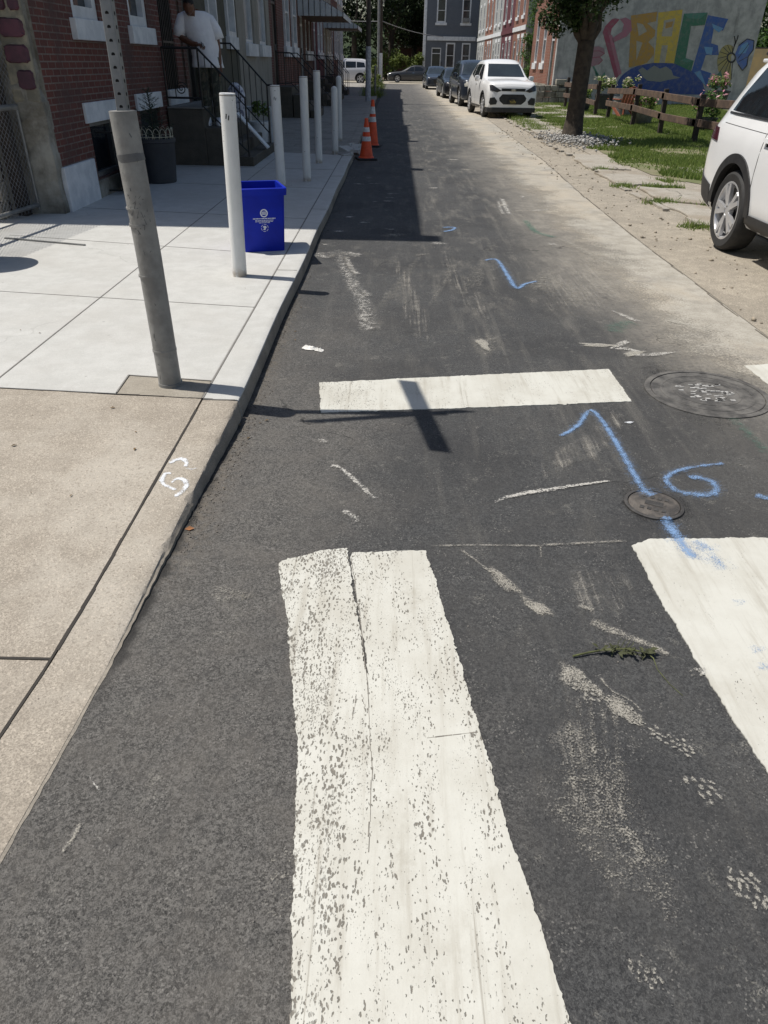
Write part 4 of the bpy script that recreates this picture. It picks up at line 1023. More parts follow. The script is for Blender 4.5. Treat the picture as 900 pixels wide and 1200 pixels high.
cone((-.50, 18.3, .003), 'taller brighter orange traffic cone with white bands, behind the other cone', .93, R(-8), ((.50, .60), (.66, .80)))
rr = random.Random(6); f = MB()
for k in range(16):
    f.box(-.5, .5, -.5, .5, -.5, .5, 0, Matrix.Translation((rr.uniform(-1.05, -.72), rr.uniform(15.2, 17.6), .06+rr.uniform(0, .06))) @ Matrix.Rotation(rr.uniform(0, 3), 4, 'Z') @ Matrix.Rotation(rr.uniform(-.4, .4), 4, 'X') @ Matrix.Diagonal((rr.uniform(.06, .3), rr.uniform(.06, .25), rr.uniform(.04, .1), 1)))
struct(f.build('kerb_rubble', M['conc_new'], bevel=.01), 'stuff')

# ------------------------------------------------------------------ recycling bin
bn = thing('recycling_bin', 'open blue plastic recycling bin with white printing, on the sidewalk by the kerb', 'recycling bin', (-1.277, 7.245, ZS), R(18))
def rrect(w, d, r, n=4):
    out = []
    for cx, cy, a0 in ((w-r, d-r, 0), (-w+r, d-r, 90), (-w+r, -d+r, 180), (w-r, -d+r, 270)):
        out += [(cx+r*math.cos(R(a0+90*k/n)), cy+r*math.sin(R(a0+90*k/n))) for k in range(n+1)]
    return out
def loft(mb, rings, m=0, cap0=True, cap1=False):
    n = len(rings[0][0]); v = [(p[0], p[1], z) for poly, z in rings for p in poly]
    fcs = [(i*n+k, i*n+(k+1) % n, (i+1)*n+(k+1) % n, (i+1)*n+k) for i in range(len(rings)-1) for k in range(n)]
    if cap0: fcs.append(tuple(range(n-1, -1, -1)))
    if cap1: fcs.append(tuple((len(rings)-1)*n+k for k in range(n)))
    mb.add(v, fcs, m)
f = MB(); loft(f, [(rrect(.190, .205, .02), 0), (rrect(.192, .207, .025), .008), (rrect(.212, .227, .025), .50), (rrect(.212, .227, .025), .505), (rrect(.206, .221, .02), .52), (rrect(.180, .195, .02), .02)], cap1=True)
bin_body = f.build('bin_body', M['blue_bin'], bn, smooth=35)
f = MB(); loft(f, [(rrect(.213, .228, .03), .495), (rrect(.232, .247, .03), .497), (rrect(.235, .250, .03), .555), (rrect(.228, .243, .03), .562), (rrect(.207, .222, .02), .560), (rrect(.205, .220, .02), .50)], cap0=False); f.build('rim', M['blue_bin'], bn, smooth=35)
for x in (-.125, .125): f = MB(); loft(f, [([(x-.004, -.205), (x+.004, -.205), (x+.004, -.200), (x-.004, -.200)], .05), ([(x-.004, -.226), (x+.004, -.226), (x+.004, -.22), (x-.004, -.22)], .48)], cap1=True); f.build('side_rib', M['blue_bin'], bn)
def fy(z): return -(.207+.020*(z-.008)/.492)-.0022
f = MB()
def ring2(cx, cz, r0, r1, n=28, a0=0, a1=360):
    v = []; fcs = []
    for k in range(n+1):
        a = R(a0+(a1-a0)*k/n)
        for q in (r0, r1): v.append((cx+q*math.cos(a), fy(cz+q*math.sin(a)), cz+q*math.sin(a)))
    for k in range(n): fcs.append((2*k, 2*k+1, 2*k+3, 2*k+2))
    f.add(v, fcs)
ring2(.01, .345, .026, .036)
for k in (-1, 0, 1): f.quad((-.012, fy(.34), .345+.010*k-.003), (.032, fy(.34), .345+.010*k-.003), (.032, fy(.35), .345+.010*k+.003), (-.012, fy(.35), .345+.010*k+.003))
rr = random.Random(2)
for z, w_, h_ in ((.298, .105, .0075), (.283, .085, .005), (.272, .085, .005), (.261, .05, .005)):
    x = .01-w_
    while x < .01+w_-.004:
        l = rr.uniform(.008, .026); f.quad((x, fy(z), z-h_/2), (min(x+l, .01+w_), fy(z), z-h_/2), (min(x+l, .01+w_), fy(z), z+h_/2), (x, fy(z), z+h_/2)); x += l+.004
for a in range(0, 360, 60): ring2(.01, .215, .030, .034, 8, a, a+44)
f.add([(-.006, fy(.2), .198), (.014, fy(.2), .196), (.020, fy(.21), .212), (.030, fy(.22), .222), (.016, fy(.23), .234), (-.002, fy(.23), .232), (-.008, fy(.22), .222), (.004, fy(.21), .214)], (tuple(range(8)),))
f.build('printed_mark', M['bin_print'], bn)

# ------------------------------------------------------------------ planter with conifer by the first house
pl = thing('planter', 'large charcoal planter with cream wire edging against the red brick house', 'planter', (-3.46, 11.44, ZS))
f = MB(); f.lathe([(.235, 0), (.245, .01), (.285, .52), (.30, .53), (.30, .575), (.285, .58), (.27, .57), (.265, .5)], 36); f.build('pot', M['pot_dark'], pl, smooth=35)
f = MB(); f.lathe([(.265, .50), (.0, .52)], 24, cap0=False, cap1=False); f.build('soil', M['soil'], pl)
f = MB()
for k in range(18):
    a = 2*math.pi*k/18; b = a+2*math.pi/18*1.5
    pts = [(.27*math.cos(a+(b-a)*t), .27*math.sin(a+(b-a)*t), .52+.19*math.sin(math.pi*t)**.6) for t in (0, .12, .3, .5, .7, .88, 1)]
    f.tube(pts, .0035, 5)
f.tube([(.272*math.cos(2*math.pi*k/36), .272*math.sin(2*math.pi*k/36), .60) for k in range(37)], .0035, 5)
f.build('wire_edging', M['white_wire'], pl)
cf = thing('dwarf_conifer', 'small dark spiky conifer growing in the charcoal planter', 'conifer', (-3.46, 11.44, ZS+.52))
f = MB(); f.tube([(0, 0, 0), (.01, 0, .3), (.0, .01, .66)], [.012, .009, .003], 6); f.build('stem', M['bark'], cf)
rr = random.Random(4); f = MB()
def needle_branch(a, z, l, up):
    b0 = Vector((0, 0, z)); d = Vector((math.cos(a), math.sin(a), up)).normalized(); b1 = b0+d*l
    for k in range(int(l*160)):
        p = b0+d*l*(k/(l*160)); q = Vector((rr.uniform(-1, 1), rr.uniform(-1, 1), rr.uniform(-.6, 1))).normalized()+d*.6; q = q.normalized()*.034
        s = q.orthogonal().normalized()*.0035; f.add([p-s, p+s, p+q], ((0, 1, 2),))
for k in range(54):
    z = .03+.62*(k/54)**1.0; needle_branch(k*2.4, z, (.34*(1-z/.72)+.05)*rr.uniform(.7, 1.1), .25+z*.7)
f.build('needles', M['needle'], cf)

# ------------------------------------------------------------------ houses
def facade(mb, w, h, ops, depth=.14, m=0, z0=0.0, y=0.0):
    us = sorted({0, w, *[o[0] for o in ops], *[o[1] for o in ops]}); zs = sorted({z0, h, *[o[2] for o in ops], *[o[3] for o in ops]})
    for i in range(len(us)-1):
        for j in range(len(zs)-1):
            uc, zc = (us[i]+us[i+1])/2, (zs[j]+zs[j+1])/2
            if any(o[0] < uc < o[1] and o[2] < zc < o[3] for o in ops): continue
            mb.quad((us[i], y, zs[j]), (us[i+1], y, zs[j]), (us[i+1], y, zs[j+1]), (us[i], y, zs[j+1]), m)
    for a, b, c_, d in [o[:4] for o in ops]:
        e = y+depth
        mb.quad((a, y, c_), (a, e, c_), (b, e, c_), (b, y, c_), m); mb.quad((a, y, d), (b, y, d), (b, e, d), (a, e, d), m)
        mb.quad((a, y, c_), (a, y, d), (a, e, d), (a, e, c_), m); mb.quad((b, y, c_), (b, e, c_), (b, e, d), (b, y, d), m)
def shell(mb, w, d, h, m=1, z0=0.0):
    mb.quad((0, d, z0), (0, 0, z0), (0, 0, h), (0, d, h), m); mb.quad((w, 0, z0), (w, d, z0), (w, d, h), (w, 0, h), m)
    mb.quad((w, d, z0), (0, d, z0), (0, d, h), (w, d, h), m); mb.quad((0, 0, h-.02), (w, 0, h-.02), (w, d, h-.02), (0, d, h-.02), m)
def window(h, a, b, c_, d, frame, pane, sill=None, lintel=None, fw=.07, silld=.09, sillh=.2, over=.09, mid=True, label=None, proud=.0, ac=False):
    f = MB(); y0, y1 = .05-proud, .135
    f.box(a, a+fw, y0, y1, c_, d); f.box(b-fw, b, y0, y1, c_, d); f.box(a+fw, b-fw, y0+.002, y1, c_, c_+fw); f.box(a+fw, b-fw, y0+.002, y1, d-fw, d)
    if mid: f.box(a+fw, b-fw, y0+.02, y1-.01, (c_+d)/2-.025, (c_+d)/2+.025)
    o = f.build('window', frame, h)
    f = MB(); f.box(a+.01, b-.01, .105, .128, c_+.01, d-.01); f.build('pane', pane, o)
    if sill: f = MB(); f.box(a-over, b+over, -silld, .05, c_-sillh, c_-.001); f.build('sill', sill, o, bevel=.008)
    if lintel: f = MB(); f.box(a-over, b+over, -.03, .10, d+.001, d+.22); f.build('lintel', lintel, o, bevel=.006)
    if ac: f = MB(); f.box(a+.1, b-.1, -.28, .1, c_+.05, c_+.42); f.build('air_conditioner', M['galv'], o, bevel=.01)
    return o
def door(h, a, b, c_, d, mat, frame, transom=.0, handle=True):
    f = MB(); f.box(a+.09, b-.09, .09, .135, c_, d-.09-transom)
    zt = d-.09-transom
    for u0, u1, z0, z1 in ((.18, .46, .1, .42), (.54, .82, .1, .42), (.18, .46, .5, .9), (.54, .82, .5, .9)):
        W_ = b-a-.18; H_ = zt-c_; f.box(a+.09+W_*u0, a+.09+W_*u1, .08, .0905, c_+H_*z0, c_+H_*z1)
    o = f.build('door', mat, h)
    f = MB(); f.box(a, a+.09, .03, .138, c_, d); f.box(b-.09, b, .03, .138, c_, d); f.box(a+.09, b-.09, .032, .138, d-.09, d)
    if transom: f.box(a+.09, b-.09, .034, .138, zt, zt+.07)
    f.build('door_frame', frame, o)
    if transom: f = MB(); f.box(a+.09, b-.09, .10, .12, zt+.07, d-.09); f.build('transom_light', M['pane'], o)
    if handle: f = MB(); f.box(b-.19, b-.16, .04, .08, c_+.95, c_+1.12); f.build('handle', M['galv'], o)
    return o
def cornice(h, w, z, mat, proj=.28, ht=.5, d0=0.0):
    f = MB(); f.box(-.001, w+.001, -proj, .06, z-.12, z+.03); f.box(.01, w-.01, -proj*.6, .05, z-.32, z-.121); f.box(.012, w-.012, -.06, .04, z-ht, z-.321)
    n = max(2, int(w/.6))
    for k in range(n+1):
        x = .06+(w-.2)*k/n; f.box(x, x+.09, -proj*.85, -.061, z-ht+.05, z-.322)
    f.box(.003, .30, -proj-.20, -proj-.002, z-.45, z+.02)
    return f.build('cornice', mat, h, bevel=.008)
def roof(h, w, d, z): f = MB(); f.box(.02, w-.02, .05, d-.02, z+.001, z+.09); return f.build('roof', M['roof'], h)
def house(label, loc, rz, w, d, h, wall, side=None, ops=(), name='row_house', z0=-.05, group=None):
    t = thing(name, label, 'house', loc, rz, group)
    f = MB(); facade(f, w, h, list(ops), z0=z0); shell(f, w, d, h, 1, z0); f.build('wall', [wall, side or wall], t)
    return t
XL = -3.8
def left_house(label, y0, y1, h, wall, side=None, ops=(), **k): return house(label, (XL, y0, ZS), R(90), y1-y0, 11.0, h, wall, side, ops, group='terraced houses on the left', **k)
WT = M['white_trim']; WM = M['white_masonry']; PN = M['pane']
# house 1: red brick corner house (u = Y - 8.9, z above the sidewalk)
U = lambda y: y-8.9
ops = [(U(10.08), U(10.95), 1.93, 3.7), (U(12.2), U(13.08), 1.93, 3.7), (U(9.98), U(11.02), .22, .85), (U(12.05), U(13.1), .30, .88), (U(13.72), U(14.5), .86, 3.2),
       (U(10.08), U(10.95), 4.9, 6.6), (U(12.2), U(13.08), 4.9, 6.6)]
h1 = left_house('red brick corner house with white painted foundation and thick white window sills', 8.9, 14.9, 8.0, M['brick_red'], M['stucco_old'], ops)
for o in (ops[0], ops[1]): window(h1, *o[:4], WT, PN, WM, None, fw=.13, sillh=.215, over=.13, silld=.07, proud=.03)
for o in (ops[5], ops[6]): window(h1, *o[:4], WT, PN, WM, WM, fw=.1)
bw = window(h1, *ops[2], M['galv'], PN, None, WM, fw=.05, mid=False, over=.12)
f = MB(); f.box(U(11.9), U(13.2), -.035, .02, .881, 1.095); f.build('lintel', WM, h1, bevel=.006)
bw2 = window(h1, *ops[3], M['dark_trim'], PN, None, None, fw=.06, mid=False)
door(h1, *ops[4], M['dark_door'], M['dark_trim'], .35)
for a_, b_, d_, z_, m_ in ((-.012, U(9.86), .035, .47, 'white_masonry'), (U(11.14), U(11.93), .035, .40, 'white_masonry'), (U(9.87), U(11.13), .022, .20, 'stucco_old'), (U(11.94), U(13.6), .022, .28, 'stucco_old')):
    f = MB(); f.box(a_, b_, -d_, .02 if m_[0] == 'w' else .05, -.04, z_); f.build('foundation', M[m_], h1, bevel=.01)
cornice(h1, 6.0, 8.0, M['brick_dark']); roof(h1, 6.0, 11, 8.0)
# iron window guard standing out in front of the basement window
f = MB()
for k in range(9): x = U(10.25)+k*.085; f.box(x-.008, x+.008, -.20, -.184, .03, .74)
for z in (.04, .72): f.box(U(10.2), U(11.0), -.20, -.18, z, z+.02); f.box(U(10.2), U(10.22), -.18, 0.03, z, z+.02); f.box(U(10.98), U(11.0), -.18, 0.03, z, z+.02)
f.box(U(10.35), U(10.98), -.176, -.15, .06, .71)
f.build('window_guard', M['black_iron'], h1)
# iron security door, a scrolled grille
f = MB(); a, b, c_, d_ = ops[4]
for k in range(7): x = a+.08+k*(b-a-.16)/6; f.box(x-.01, x+.01, .0, .02, c_+.02, d_-.1)
for z in (c_+.03, c_+.9, c_+1.5, d_-.12): f.box(a+.06, b-.06, -.002, .022, z, z+.03)
f.build('security_door', M['black_iron'], h1)
f = MB(); f.box(U(13.66), U(14.88), -.05, .02, .872, 1.10); f.build('door_step', WM, h1, bevel=.008)
# crumbling render pilaster with maroon stones set in buff mortar, on the side of the house
f = MB(); 
rr = random.Random(9)
rows = 26; prev = None
for k in range(rows+1):
    z = -.05+k*(3.4/rows); wob = .03*math.sin(k*1.7)+rr.uniform(-.02, .02); x1 = -.0+max(-.04, min(.0, wob*.6)) - (.03 if z > 1.2 else 0)
    ring = [(-.62, .02, z), (-.62, -.13+rr.uniform(-.015, .015), z), (-.36, -.15+rr.uniform(-.02, .02), z), (-.15, -.16+rr.uniform(-.02, .02), z), (x1, -.13+rr.uniform(-.02, .02), z), (x1+.003, .02, z)]
    b0 = len(f.v); f.v.extend(ring)
    if prev is not None:
        for q in range(5): f.f.append((prev+q, prev+q+1, b0+q+1, b0+q)); f.m.append(0)
    prev = b0
pil = f.build('corner_render', M['stucco_old'], h1)
pil.rotation_euler = (0, 0, R(-90)); pil.location = (0, 0, 0)   # faces the viewer's end of the street
f = MB(); f.box(-.30, -.015, -.168, -.10, 1.12, 3.3); mo = f.build('mortar_bed', M['yellow_mortar'], pil, bevel=.02)
f = MB(); z = 1.22; k = 0
while z < 3.2:
    hh = rr.uniform(.17, .25); xs = [(-.28, -.02)] if z < 1.7 else [(-.29, -.16), (-.135, -.02)] if k % 2 else [(-.3, -.10), (-.075, -.02)]
    if z < 1.45: xs = [(-.20, -.02)]
    for x0, x1 in xs:
        n = 20; cx, cz = (x0+x1)/2, z+hh/2; v = []
        for s_, q in ((1.0, -.165), (.86, -.195)):
            for t in range(n):
                an = 2*math.pi*t/n; sq = 1/max(abs(math.cos(an)), abs(math.sin(an)))
                sq = min(sq, 1.27)*(1+rr.uniform(-.07, .04)); v.append((cx+(x1-x0)/2*s_*.99*sq*math.cos(an), q, cz+hh*.43*s_*sq*math.sin(an)))
        f.add(v, [tuple(n+t for t in range(n))]+[(t, (t+1) % n, n+(t+1) % n, n+t) for t in range(n)])
    z += hh+.03; k += 1
f.build('stones', M['maroon_stone'], pil)

# house 2: olive render
ops = [(.25, .95, .86, 3.2), (2.2, 3.05, 1.98, 3.75), (4.1, 5.0, 1.98, 3.75), (2.2, 3.05, 4.9, 6.6), (4.1, 5.0, 4.9, 6.6)]
h2 = left_house('olive rendered house with pale blinds in white framed windows, behind the standing man', 14.92, 20.38, 8.0, M['stucco_olive'], None, ops)
door(h2, *ops[0], M['dark_door'], M['dark_trim'], .3)
f = MB(); f.box(.02, .24, -.03, .02, -.04, 3.6); f.box(.96, 1.0, -.03, .02, -.04, 3.6); f.box(.0, 1.0, -.032, .02, 3.601, 3.9); f.build('door_surround', M['brick_dark'], h2)
for o in ops[1:3]: window(h2, *o[:4], WT, M['blind'], WM, None, fw=.1, proud=.11, sillh=.24)
for o in ops[3:]: window(h2, *o[:4], WT, PN, WM, None)
f = MB(); f.box(.2, 1.0, -.032, .02, .58, .855); f.build('door_step', WM, h2)
cornice(h2, 5.46, 8.0, M['dark_trim']); roof(h2, 5.46, 11, 8.0)
# house 3: grey render
ops = [(1.05, 2.35, 1.9, 3.75), (3.2, 4.6, 1.9, 3.75), (1.1, 2.2, 4.9, 6.6), (3.3, 4.4, 4.9, 6.6)]
h3 = left_house('warm grey rendered house with two blind-covered ground floor windows', 20.4, 25.6, 8.1, M['stucco_grey'], None, ops)
for o in ops[:2]: window(h3, *o, WT, M['blind'], WM, None, fw=.09, over=.1, sillh=.28, mid=False)
for o in ops[2:]: window(h3, *o, WT, PN, WM, None)
cornice(h3, 5.2, 8.1, M['stucco_grey']); roof(h3, 5.2, 11, 8.1)
# house 4: red brick with white trims
ops = [(.5, 1.6, .86, 3.4), (3.1, 4.2, 1.95, 3.9), (5.2, 6.4, 1.95, 3.9), (3.0, 4.4, .15, .75), (5.1, 6.6, .15, .75), (.6, 1.6, 4.9, 6.6), (3.2, 4.2, 4.9, 6.6), (5.3, 6.3, 4.9, 6.6)]
h4 = left_house('red brick house with white window trims and a dark doorway, beyond the grey rendered house', 25.62, 33.0, 7.9, M['brick_red'], None, ops)
door(h4, *ops[0], M['dark_door'], M['dark_trim'], .3)
for o in ops[1:3]: window(h4, *o, WT, PN, WM, None, fw=.14, proud=.12, over=.14, sillh=.3, silld=.12)
for o in ops[3:5]: window(h4, *o, WT, M['blind'], None, None, fw=.12, mid=False, proud=.06)
for o in ops[5:]: window(h4, *o, WT, PN, WM, None)
cornice(h4, 7.38, 7.9, M['brick_dark']); roof(h4, 7.38, 11, 7.9)
def awning(h, u0, u1, zw, zo, proj):
    f = MB(); n = int((u1-u0)/.16)
    for k in range(n):   # overlapping ribs along the slope
        a = u0+(u1-u0)*k/n; b = u0+(u1-u0)*(k+1)/n; hgt = .02 if k % 2 else 0
        f.add([(a, -.01, zw+hgt), (b, -.01, zw+hgt), (b, -proj, zo+hgt), (a, -proj, zo+hgt), (b, -proj-.002, zo-.16), (a, -proj-.002, zo-.16)], ((0, 3, 2, 1), (3, 5, 4, 2)))
    m = 8
    for u in (u0-.004, u1+.004):   # ribbed end panels
        for k in range(m):
            y0 = -.01-(proj-.01)*k/m; y1 = -.01-(proj-.01)*(k+.86)/m; o = .03 if k % 2 else 0
            z0_ = zw+(zo-zw)*k/m; z1_ = zw+(zo-zw)*(k+1)/m; uu = u-o if u < u1 else u+o
            f.add([(uu, y0, zo-.12), (uu, y1, zo-.12), (uu, y1, z1_), (uu, y0, z0_)], ((0, 1, 2, 3),))
    o = f.build('awning', M['awning'], h)
    f = MB(); f.box(u0+.02, u1-.02, -proj+.03, -.02, zo-.10, zo-.07); f.build('soffit', M['awning_under'], o)
ops = [(.6, 1.7, .86, 3.1), (2.5, 3.4, 1.9, 3.0), (4.0, 4.9, 1.9, 3.0), (.7, 1.7, 4.9, 6.6), (3.0, 4.0, 4.9, 6.6)]
h5 = left_house('dark brick house under the nearer ribbed aluminium awning', 33.02, 38.6, 8.0, M['brick_dark'], None, ops)
door(h5, *ops[0], M['dark_door'], M['white_trim'], .3)
for o in ops[1:3]: window(h5, *o, WT, PN, WM, None, fw=.1, sillh=.35, over=.1)
for o in ops[3:]: window(h5, *o, WT, PN, WM, None)
awning(h5, .05, 5.4, 3.95, 3.12, 1.75); cornice(h5, 5.58, 8.0, M['brick_dark']); roof(h5, 5.58, 11, 8.0)
specs = [(38.62, 44.3, 8.1, 'brick_maroon', 'maroon house between the two aluminium awnings', False), (44.32, 49.6, 7.9, 'stucco_grey', 'pale house under the farther ribbed aluminium awning', True),
         (49.62, 55.0, 8.0, 'brick_red', 'red brick house second from the far end of the left terrace', False), (55.02, 60.4, 8.2, 'brick_white', 'pale painted brick house at the far end of the left terrace', False)]
for y0, y1, hh, mt, lab, aw in specs:
    ops = [(.5, 1.5, .86, 3.1), (2.3, 3.2, 1.9, 3.4), (3.9, 4.8, 1.9, 3.4), (.6, 1.5, 4.9, 6.6), (3.0, 4.0, 4.9, 6.6)]
    hx = left_house(lab, y0, y1, hh, M[mt], None, ops)
    door(hx, *ops[0], M['dark_door'], WT, .3)
    for o in ops[1:]: window(hx, *o, WT, M['blind'] if o[2] < 3 else PN, WM, None, fw=.1, proud=.08, sillh=.28)
    cornice(hx, y1-y0, hh, M['brick_dark'] if hh != 8.1 else M['brick_maroon']); roof(hx, y1-y0, 11, hh)
    if aw: awning(hx, .05, 4.6, 3.95, 3.12, 1.8)

# stoops
def railing(mb, pts, zbot, r=.0125, gap=.13, posts=()):
    mb.tube(pts, r*1.25, 8); lo = [(p[0], p[1], p[2]-zbot) for p in pts]; mb.tube(lo, r, 8)
    for a, b in zip(pts[:-1], pts[1:]):
        a, b = Vector(a), Vector(b); n = max(1, int((b-a).length/gap))
        for k in range(n+1):
            p = a.lerp(b, k/n); mb.tube([p, p-Vector((0, 0, zbot))], r*.55, 6)
    for p, z in posts: mb.tube([p, (p[0], p[1], z)], r*1.2, 8)
SY0, SY1 = 13.42, 15.95
st = thing('stoop', 'brown concrete stoop with iron railings that the man in white stands on', 'stoop', (XL, SY0, ZS))
f = MB(); W_ = SY1-SY0
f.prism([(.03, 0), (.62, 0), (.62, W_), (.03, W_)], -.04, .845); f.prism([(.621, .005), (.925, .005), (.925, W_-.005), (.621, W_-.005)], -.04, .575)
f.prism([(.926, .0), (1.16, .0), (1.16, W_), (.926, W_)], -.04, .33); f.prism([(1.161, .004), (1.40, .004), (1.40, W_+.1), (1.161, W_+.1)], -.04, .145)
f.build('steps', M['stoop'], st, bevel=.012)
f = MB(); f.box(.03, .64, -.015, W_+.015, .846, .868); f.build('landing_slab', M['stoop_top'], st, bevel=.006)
f = MB(); P0 = (.62, .03, 1.69); P1 = (1.33, .03, 1.01)
railing(f, [P0, P1], .80, posts=[(P1, .14), (P0, .85)])
f.tube([(.05, .03, 1.0), (.62, .03, 1.0)], .016, 8); f.tube([(.05, .03, 1.7), (.05, .03, .85)], .016, 8)
sc = [(.30+.10*(1-t/26)*math.cos(t*.55), .03, 1.13+.10*(1-t/26)*math.sin(t*.55)) for t in range(24)]; f.tube(sc, .008, 6)
f.tube([(.20, .03, 1.0), (.20, .03, 1.69)], .009, 6); f.tube([(.05, .03, 1.69), (.62, .03, 1.69)], .018, 8)
f.build('railing', M['black_iron'], st, smooth=50)
f = MB(); Q0 = (.45, W_-.04, 1.80); Q1 = (.68, W_-.04, 1.80); Q2 = (1.32, W_-.04, 1.14)
railing(f, [Q0, Q1, Q2], .82, posts=[(Q2, .14), (Q0, .85)], gap=.15); f.tube([Q2, (1.42, W_-.04, 1.14)], .018, 8)
f.build('railing', M['black_iron'], st, smooth=50)
def plain_stoop(label, y0, wd, out, rail=True):
    s = thing('stoop', label, 'stoop', (XL, y0, ZS))
    f = MB(); n = 4
    for k in range(n):
        x0 = .03+(0 if k == 0 else out*.4+(out*.6)*(k-1)/(n-1)); x1 = out*.4+(out*.6)*k/(n-1) if k else .03+out*.4-.032
        f.prism([(x0+.002, .002*k), (x1, .002*k), (x1, wd-.002*k), (x0+.002, wd-.002*k)], -.03, .84*(n-k)/n)
    f.build('steps', M['stoop'], s, bevel=.01)
    if rail:
        for yy in (.05, wd-.05):
            f = MB(); railing(f, [(.1, yy, 1.75), (out*.4, yy, 1.75), (out, yy, 1.0)], .82, gap=.14, posts=[((out, yy, 1.0), 0), ((.1, yy, 1.75), .8)]); f.build('railing', M['black_iron'], s, smooth=50)
    return s
plain_stoop('dark stoop with iron railings in front of the second red brick house', 25.9, 1.9, 1.35)
plain_stoop('dark stoop with iron railings under the nearer aluminium awning', 33.3, 2.0, 1.3)
plain_stoop('dark stoop in front of the maroon house', 38.9, 1.7, 1.25)
plain_stoop('small stoop under the farther aluminium awning', 44.6, 1.7, 1.2)

f = MB(); f.bar((-2.86, 14.7, .83), (-2.33, 14.7, .27), .24, .025, up=(1, 0, 1)); tag(f.build('white_board', M['white_trim'], None, bevel=.004), 'long white board leaning down the brown stoop steps behind the railing', 'board')
# bagged thing and little plants beyond the stoop
def sack(name, loc, rx, ry, h, mat, lab, cat, seed):
    rr = random.Random(seed); f = MB(); n = 18; rings = []
    for z, s in ((0, .85), (.12, 1.0), (.4, .98), (.65, .92), (.85, .72), (.95, .42), (1.0, .2)):
        rings.append(([(rx*s*(1+rr.uniform(-.09, .09))*math.cos(2*math.pi*k/n), ry*s*(1+rr.uniform(-.09, .09))*math.sin(2*math.pi*k/n)) for k in range(n)], z*h))
    loft(f, rings, cap1=True); return tag(f.build(name, mat, None, loc, smooth=60), lab, cat)
sack('printed_sack', (-3.2, 16.45, ZS+.5), .20, .18, .66, M['cloth_print'], 'white sack with dark printing behind the stoop railings', 'sack', 3)
f = MB(); f.box(-.2, .2, -.2, .2, 0, .495); tag(f.build('plinth_block', M['stoop'], None, (-3.2, 16.45, ZS), bevel=.01), 'low dark concrete block under the printed white sack', 'block')
def flower_pot(name, lab, loc, r, h, potmat, leaf, petal=None, ph=.4, pr=.3, nf=40, n=500, ls=.035, seed=0):
    t = thing(name, lab, 'flower pot', loc)
    f = MB(); f.lathe([(r*.72, 0), (r*.75, .01), (r, h*.9), (r*1.08, h*.9), (r*1.08, h), (r*.95, h), (r*.9, h*.85)], 20); f.build('pot', potmat, t, smooth=35)
    rr = random.Random(seed); cl = [(rr.uniform(-pr, pr)*.7, rr.uniform(-pr, pr)*.7, h+ph*rr.uniform(.15, .75), pr*rr.uniform(.3, .5)) for _ in range(9)]
    leaf_cloud('foliage', cl, n//9, ls, leaf, t)
    if petal: leaf_cloud('flowers', [(c_[0], c_[1], c_[2]+.1*pr, c_[3]*1.15) for c_ in cl], max(3, nf//9), ls*1.15, petal, t)
    return t
flower_pot('potted_plant', 'yellow-green leafy plant in a white pot beside the stoop railing foot', (-2.88, 17.1, ZS), .2, .45, M['white_masonry'], M['leaf_pot'], None, .42, .22, n=420)
f = MB(); f.box(-.35, .25, -.1, .1, .62, .70); f.box(-.35, -.27, -.1, .1, 0, .62); f.box(.17, .25, -.1, .1, 0, .62); tag(f.build('white_stand', M['white_trim'], None, (-2.85, 17.5, ZS), bevel=.005), 'white wooden stand behind the leafy potted plant by the stoop', 'stand')

# ------------------------------------------------------------------ chain link gate and the yard behind it
gt = thing('chain_link_gate', 'tall chain link gate with grey pipe frame beside the red brick corner house', 'gate', (-4.08, 8.72, ZS), R(-97))
GL, GH = 3.0, 2.0      # runs towards the viewer along local +X
f = MB()
f.tube([(0, 0, .05), (0, 0, 1.08)], .016, 10); f.tube([(0, 0, .10), (GL, 0, .10)], .024, 10); f.tube([(0.0, 0, 1.08), (GL, 0, 1.08)], .028, 10); f.tube([(GL, 0, .0), (GL, 0, 1.1)], .024, 10)
f.tube([(GL*.5, 0, .1), (GL*.5, 0, 1.08)], .018, 8)
f.build('frame', M['galv'], gt, smooth=50)
f = MB(); s = .068; n = int((GL+GH)/s)
for sgn in (1, -1):
    for k in range(-int(GH/s), int(GL/s)+1):
        x0 = k*s; pts = []
        if sgn == 1: a = max(0, -x0); b = min(GH, GL-x0); p, q = (x0+a, a), (x0+b, b)
        else: x1 = x0+GH; a = max(0, x1-GL); b = min(GH, x1); p, q = (x1-a, a), (x1-b, b)
        if b <= a: continue
        f.tube([(p[0], .004*sgn, .04+p[1]*.98), (q[0], .004*sgn, .04+q[1]*.98)], .0026, 4, cap=False)
f.build('wire_mesh', M['fence_wire'], gt)
f = MB(); f.box(-.06, .06, -.06, .06, 0, 3.2); tag(f.build('gate_post', M['wood_dark'], None, (-4.22, 8.64, ZS-.02)), 'tall dark timber post behind the chain link gate', 'post')
blk = None
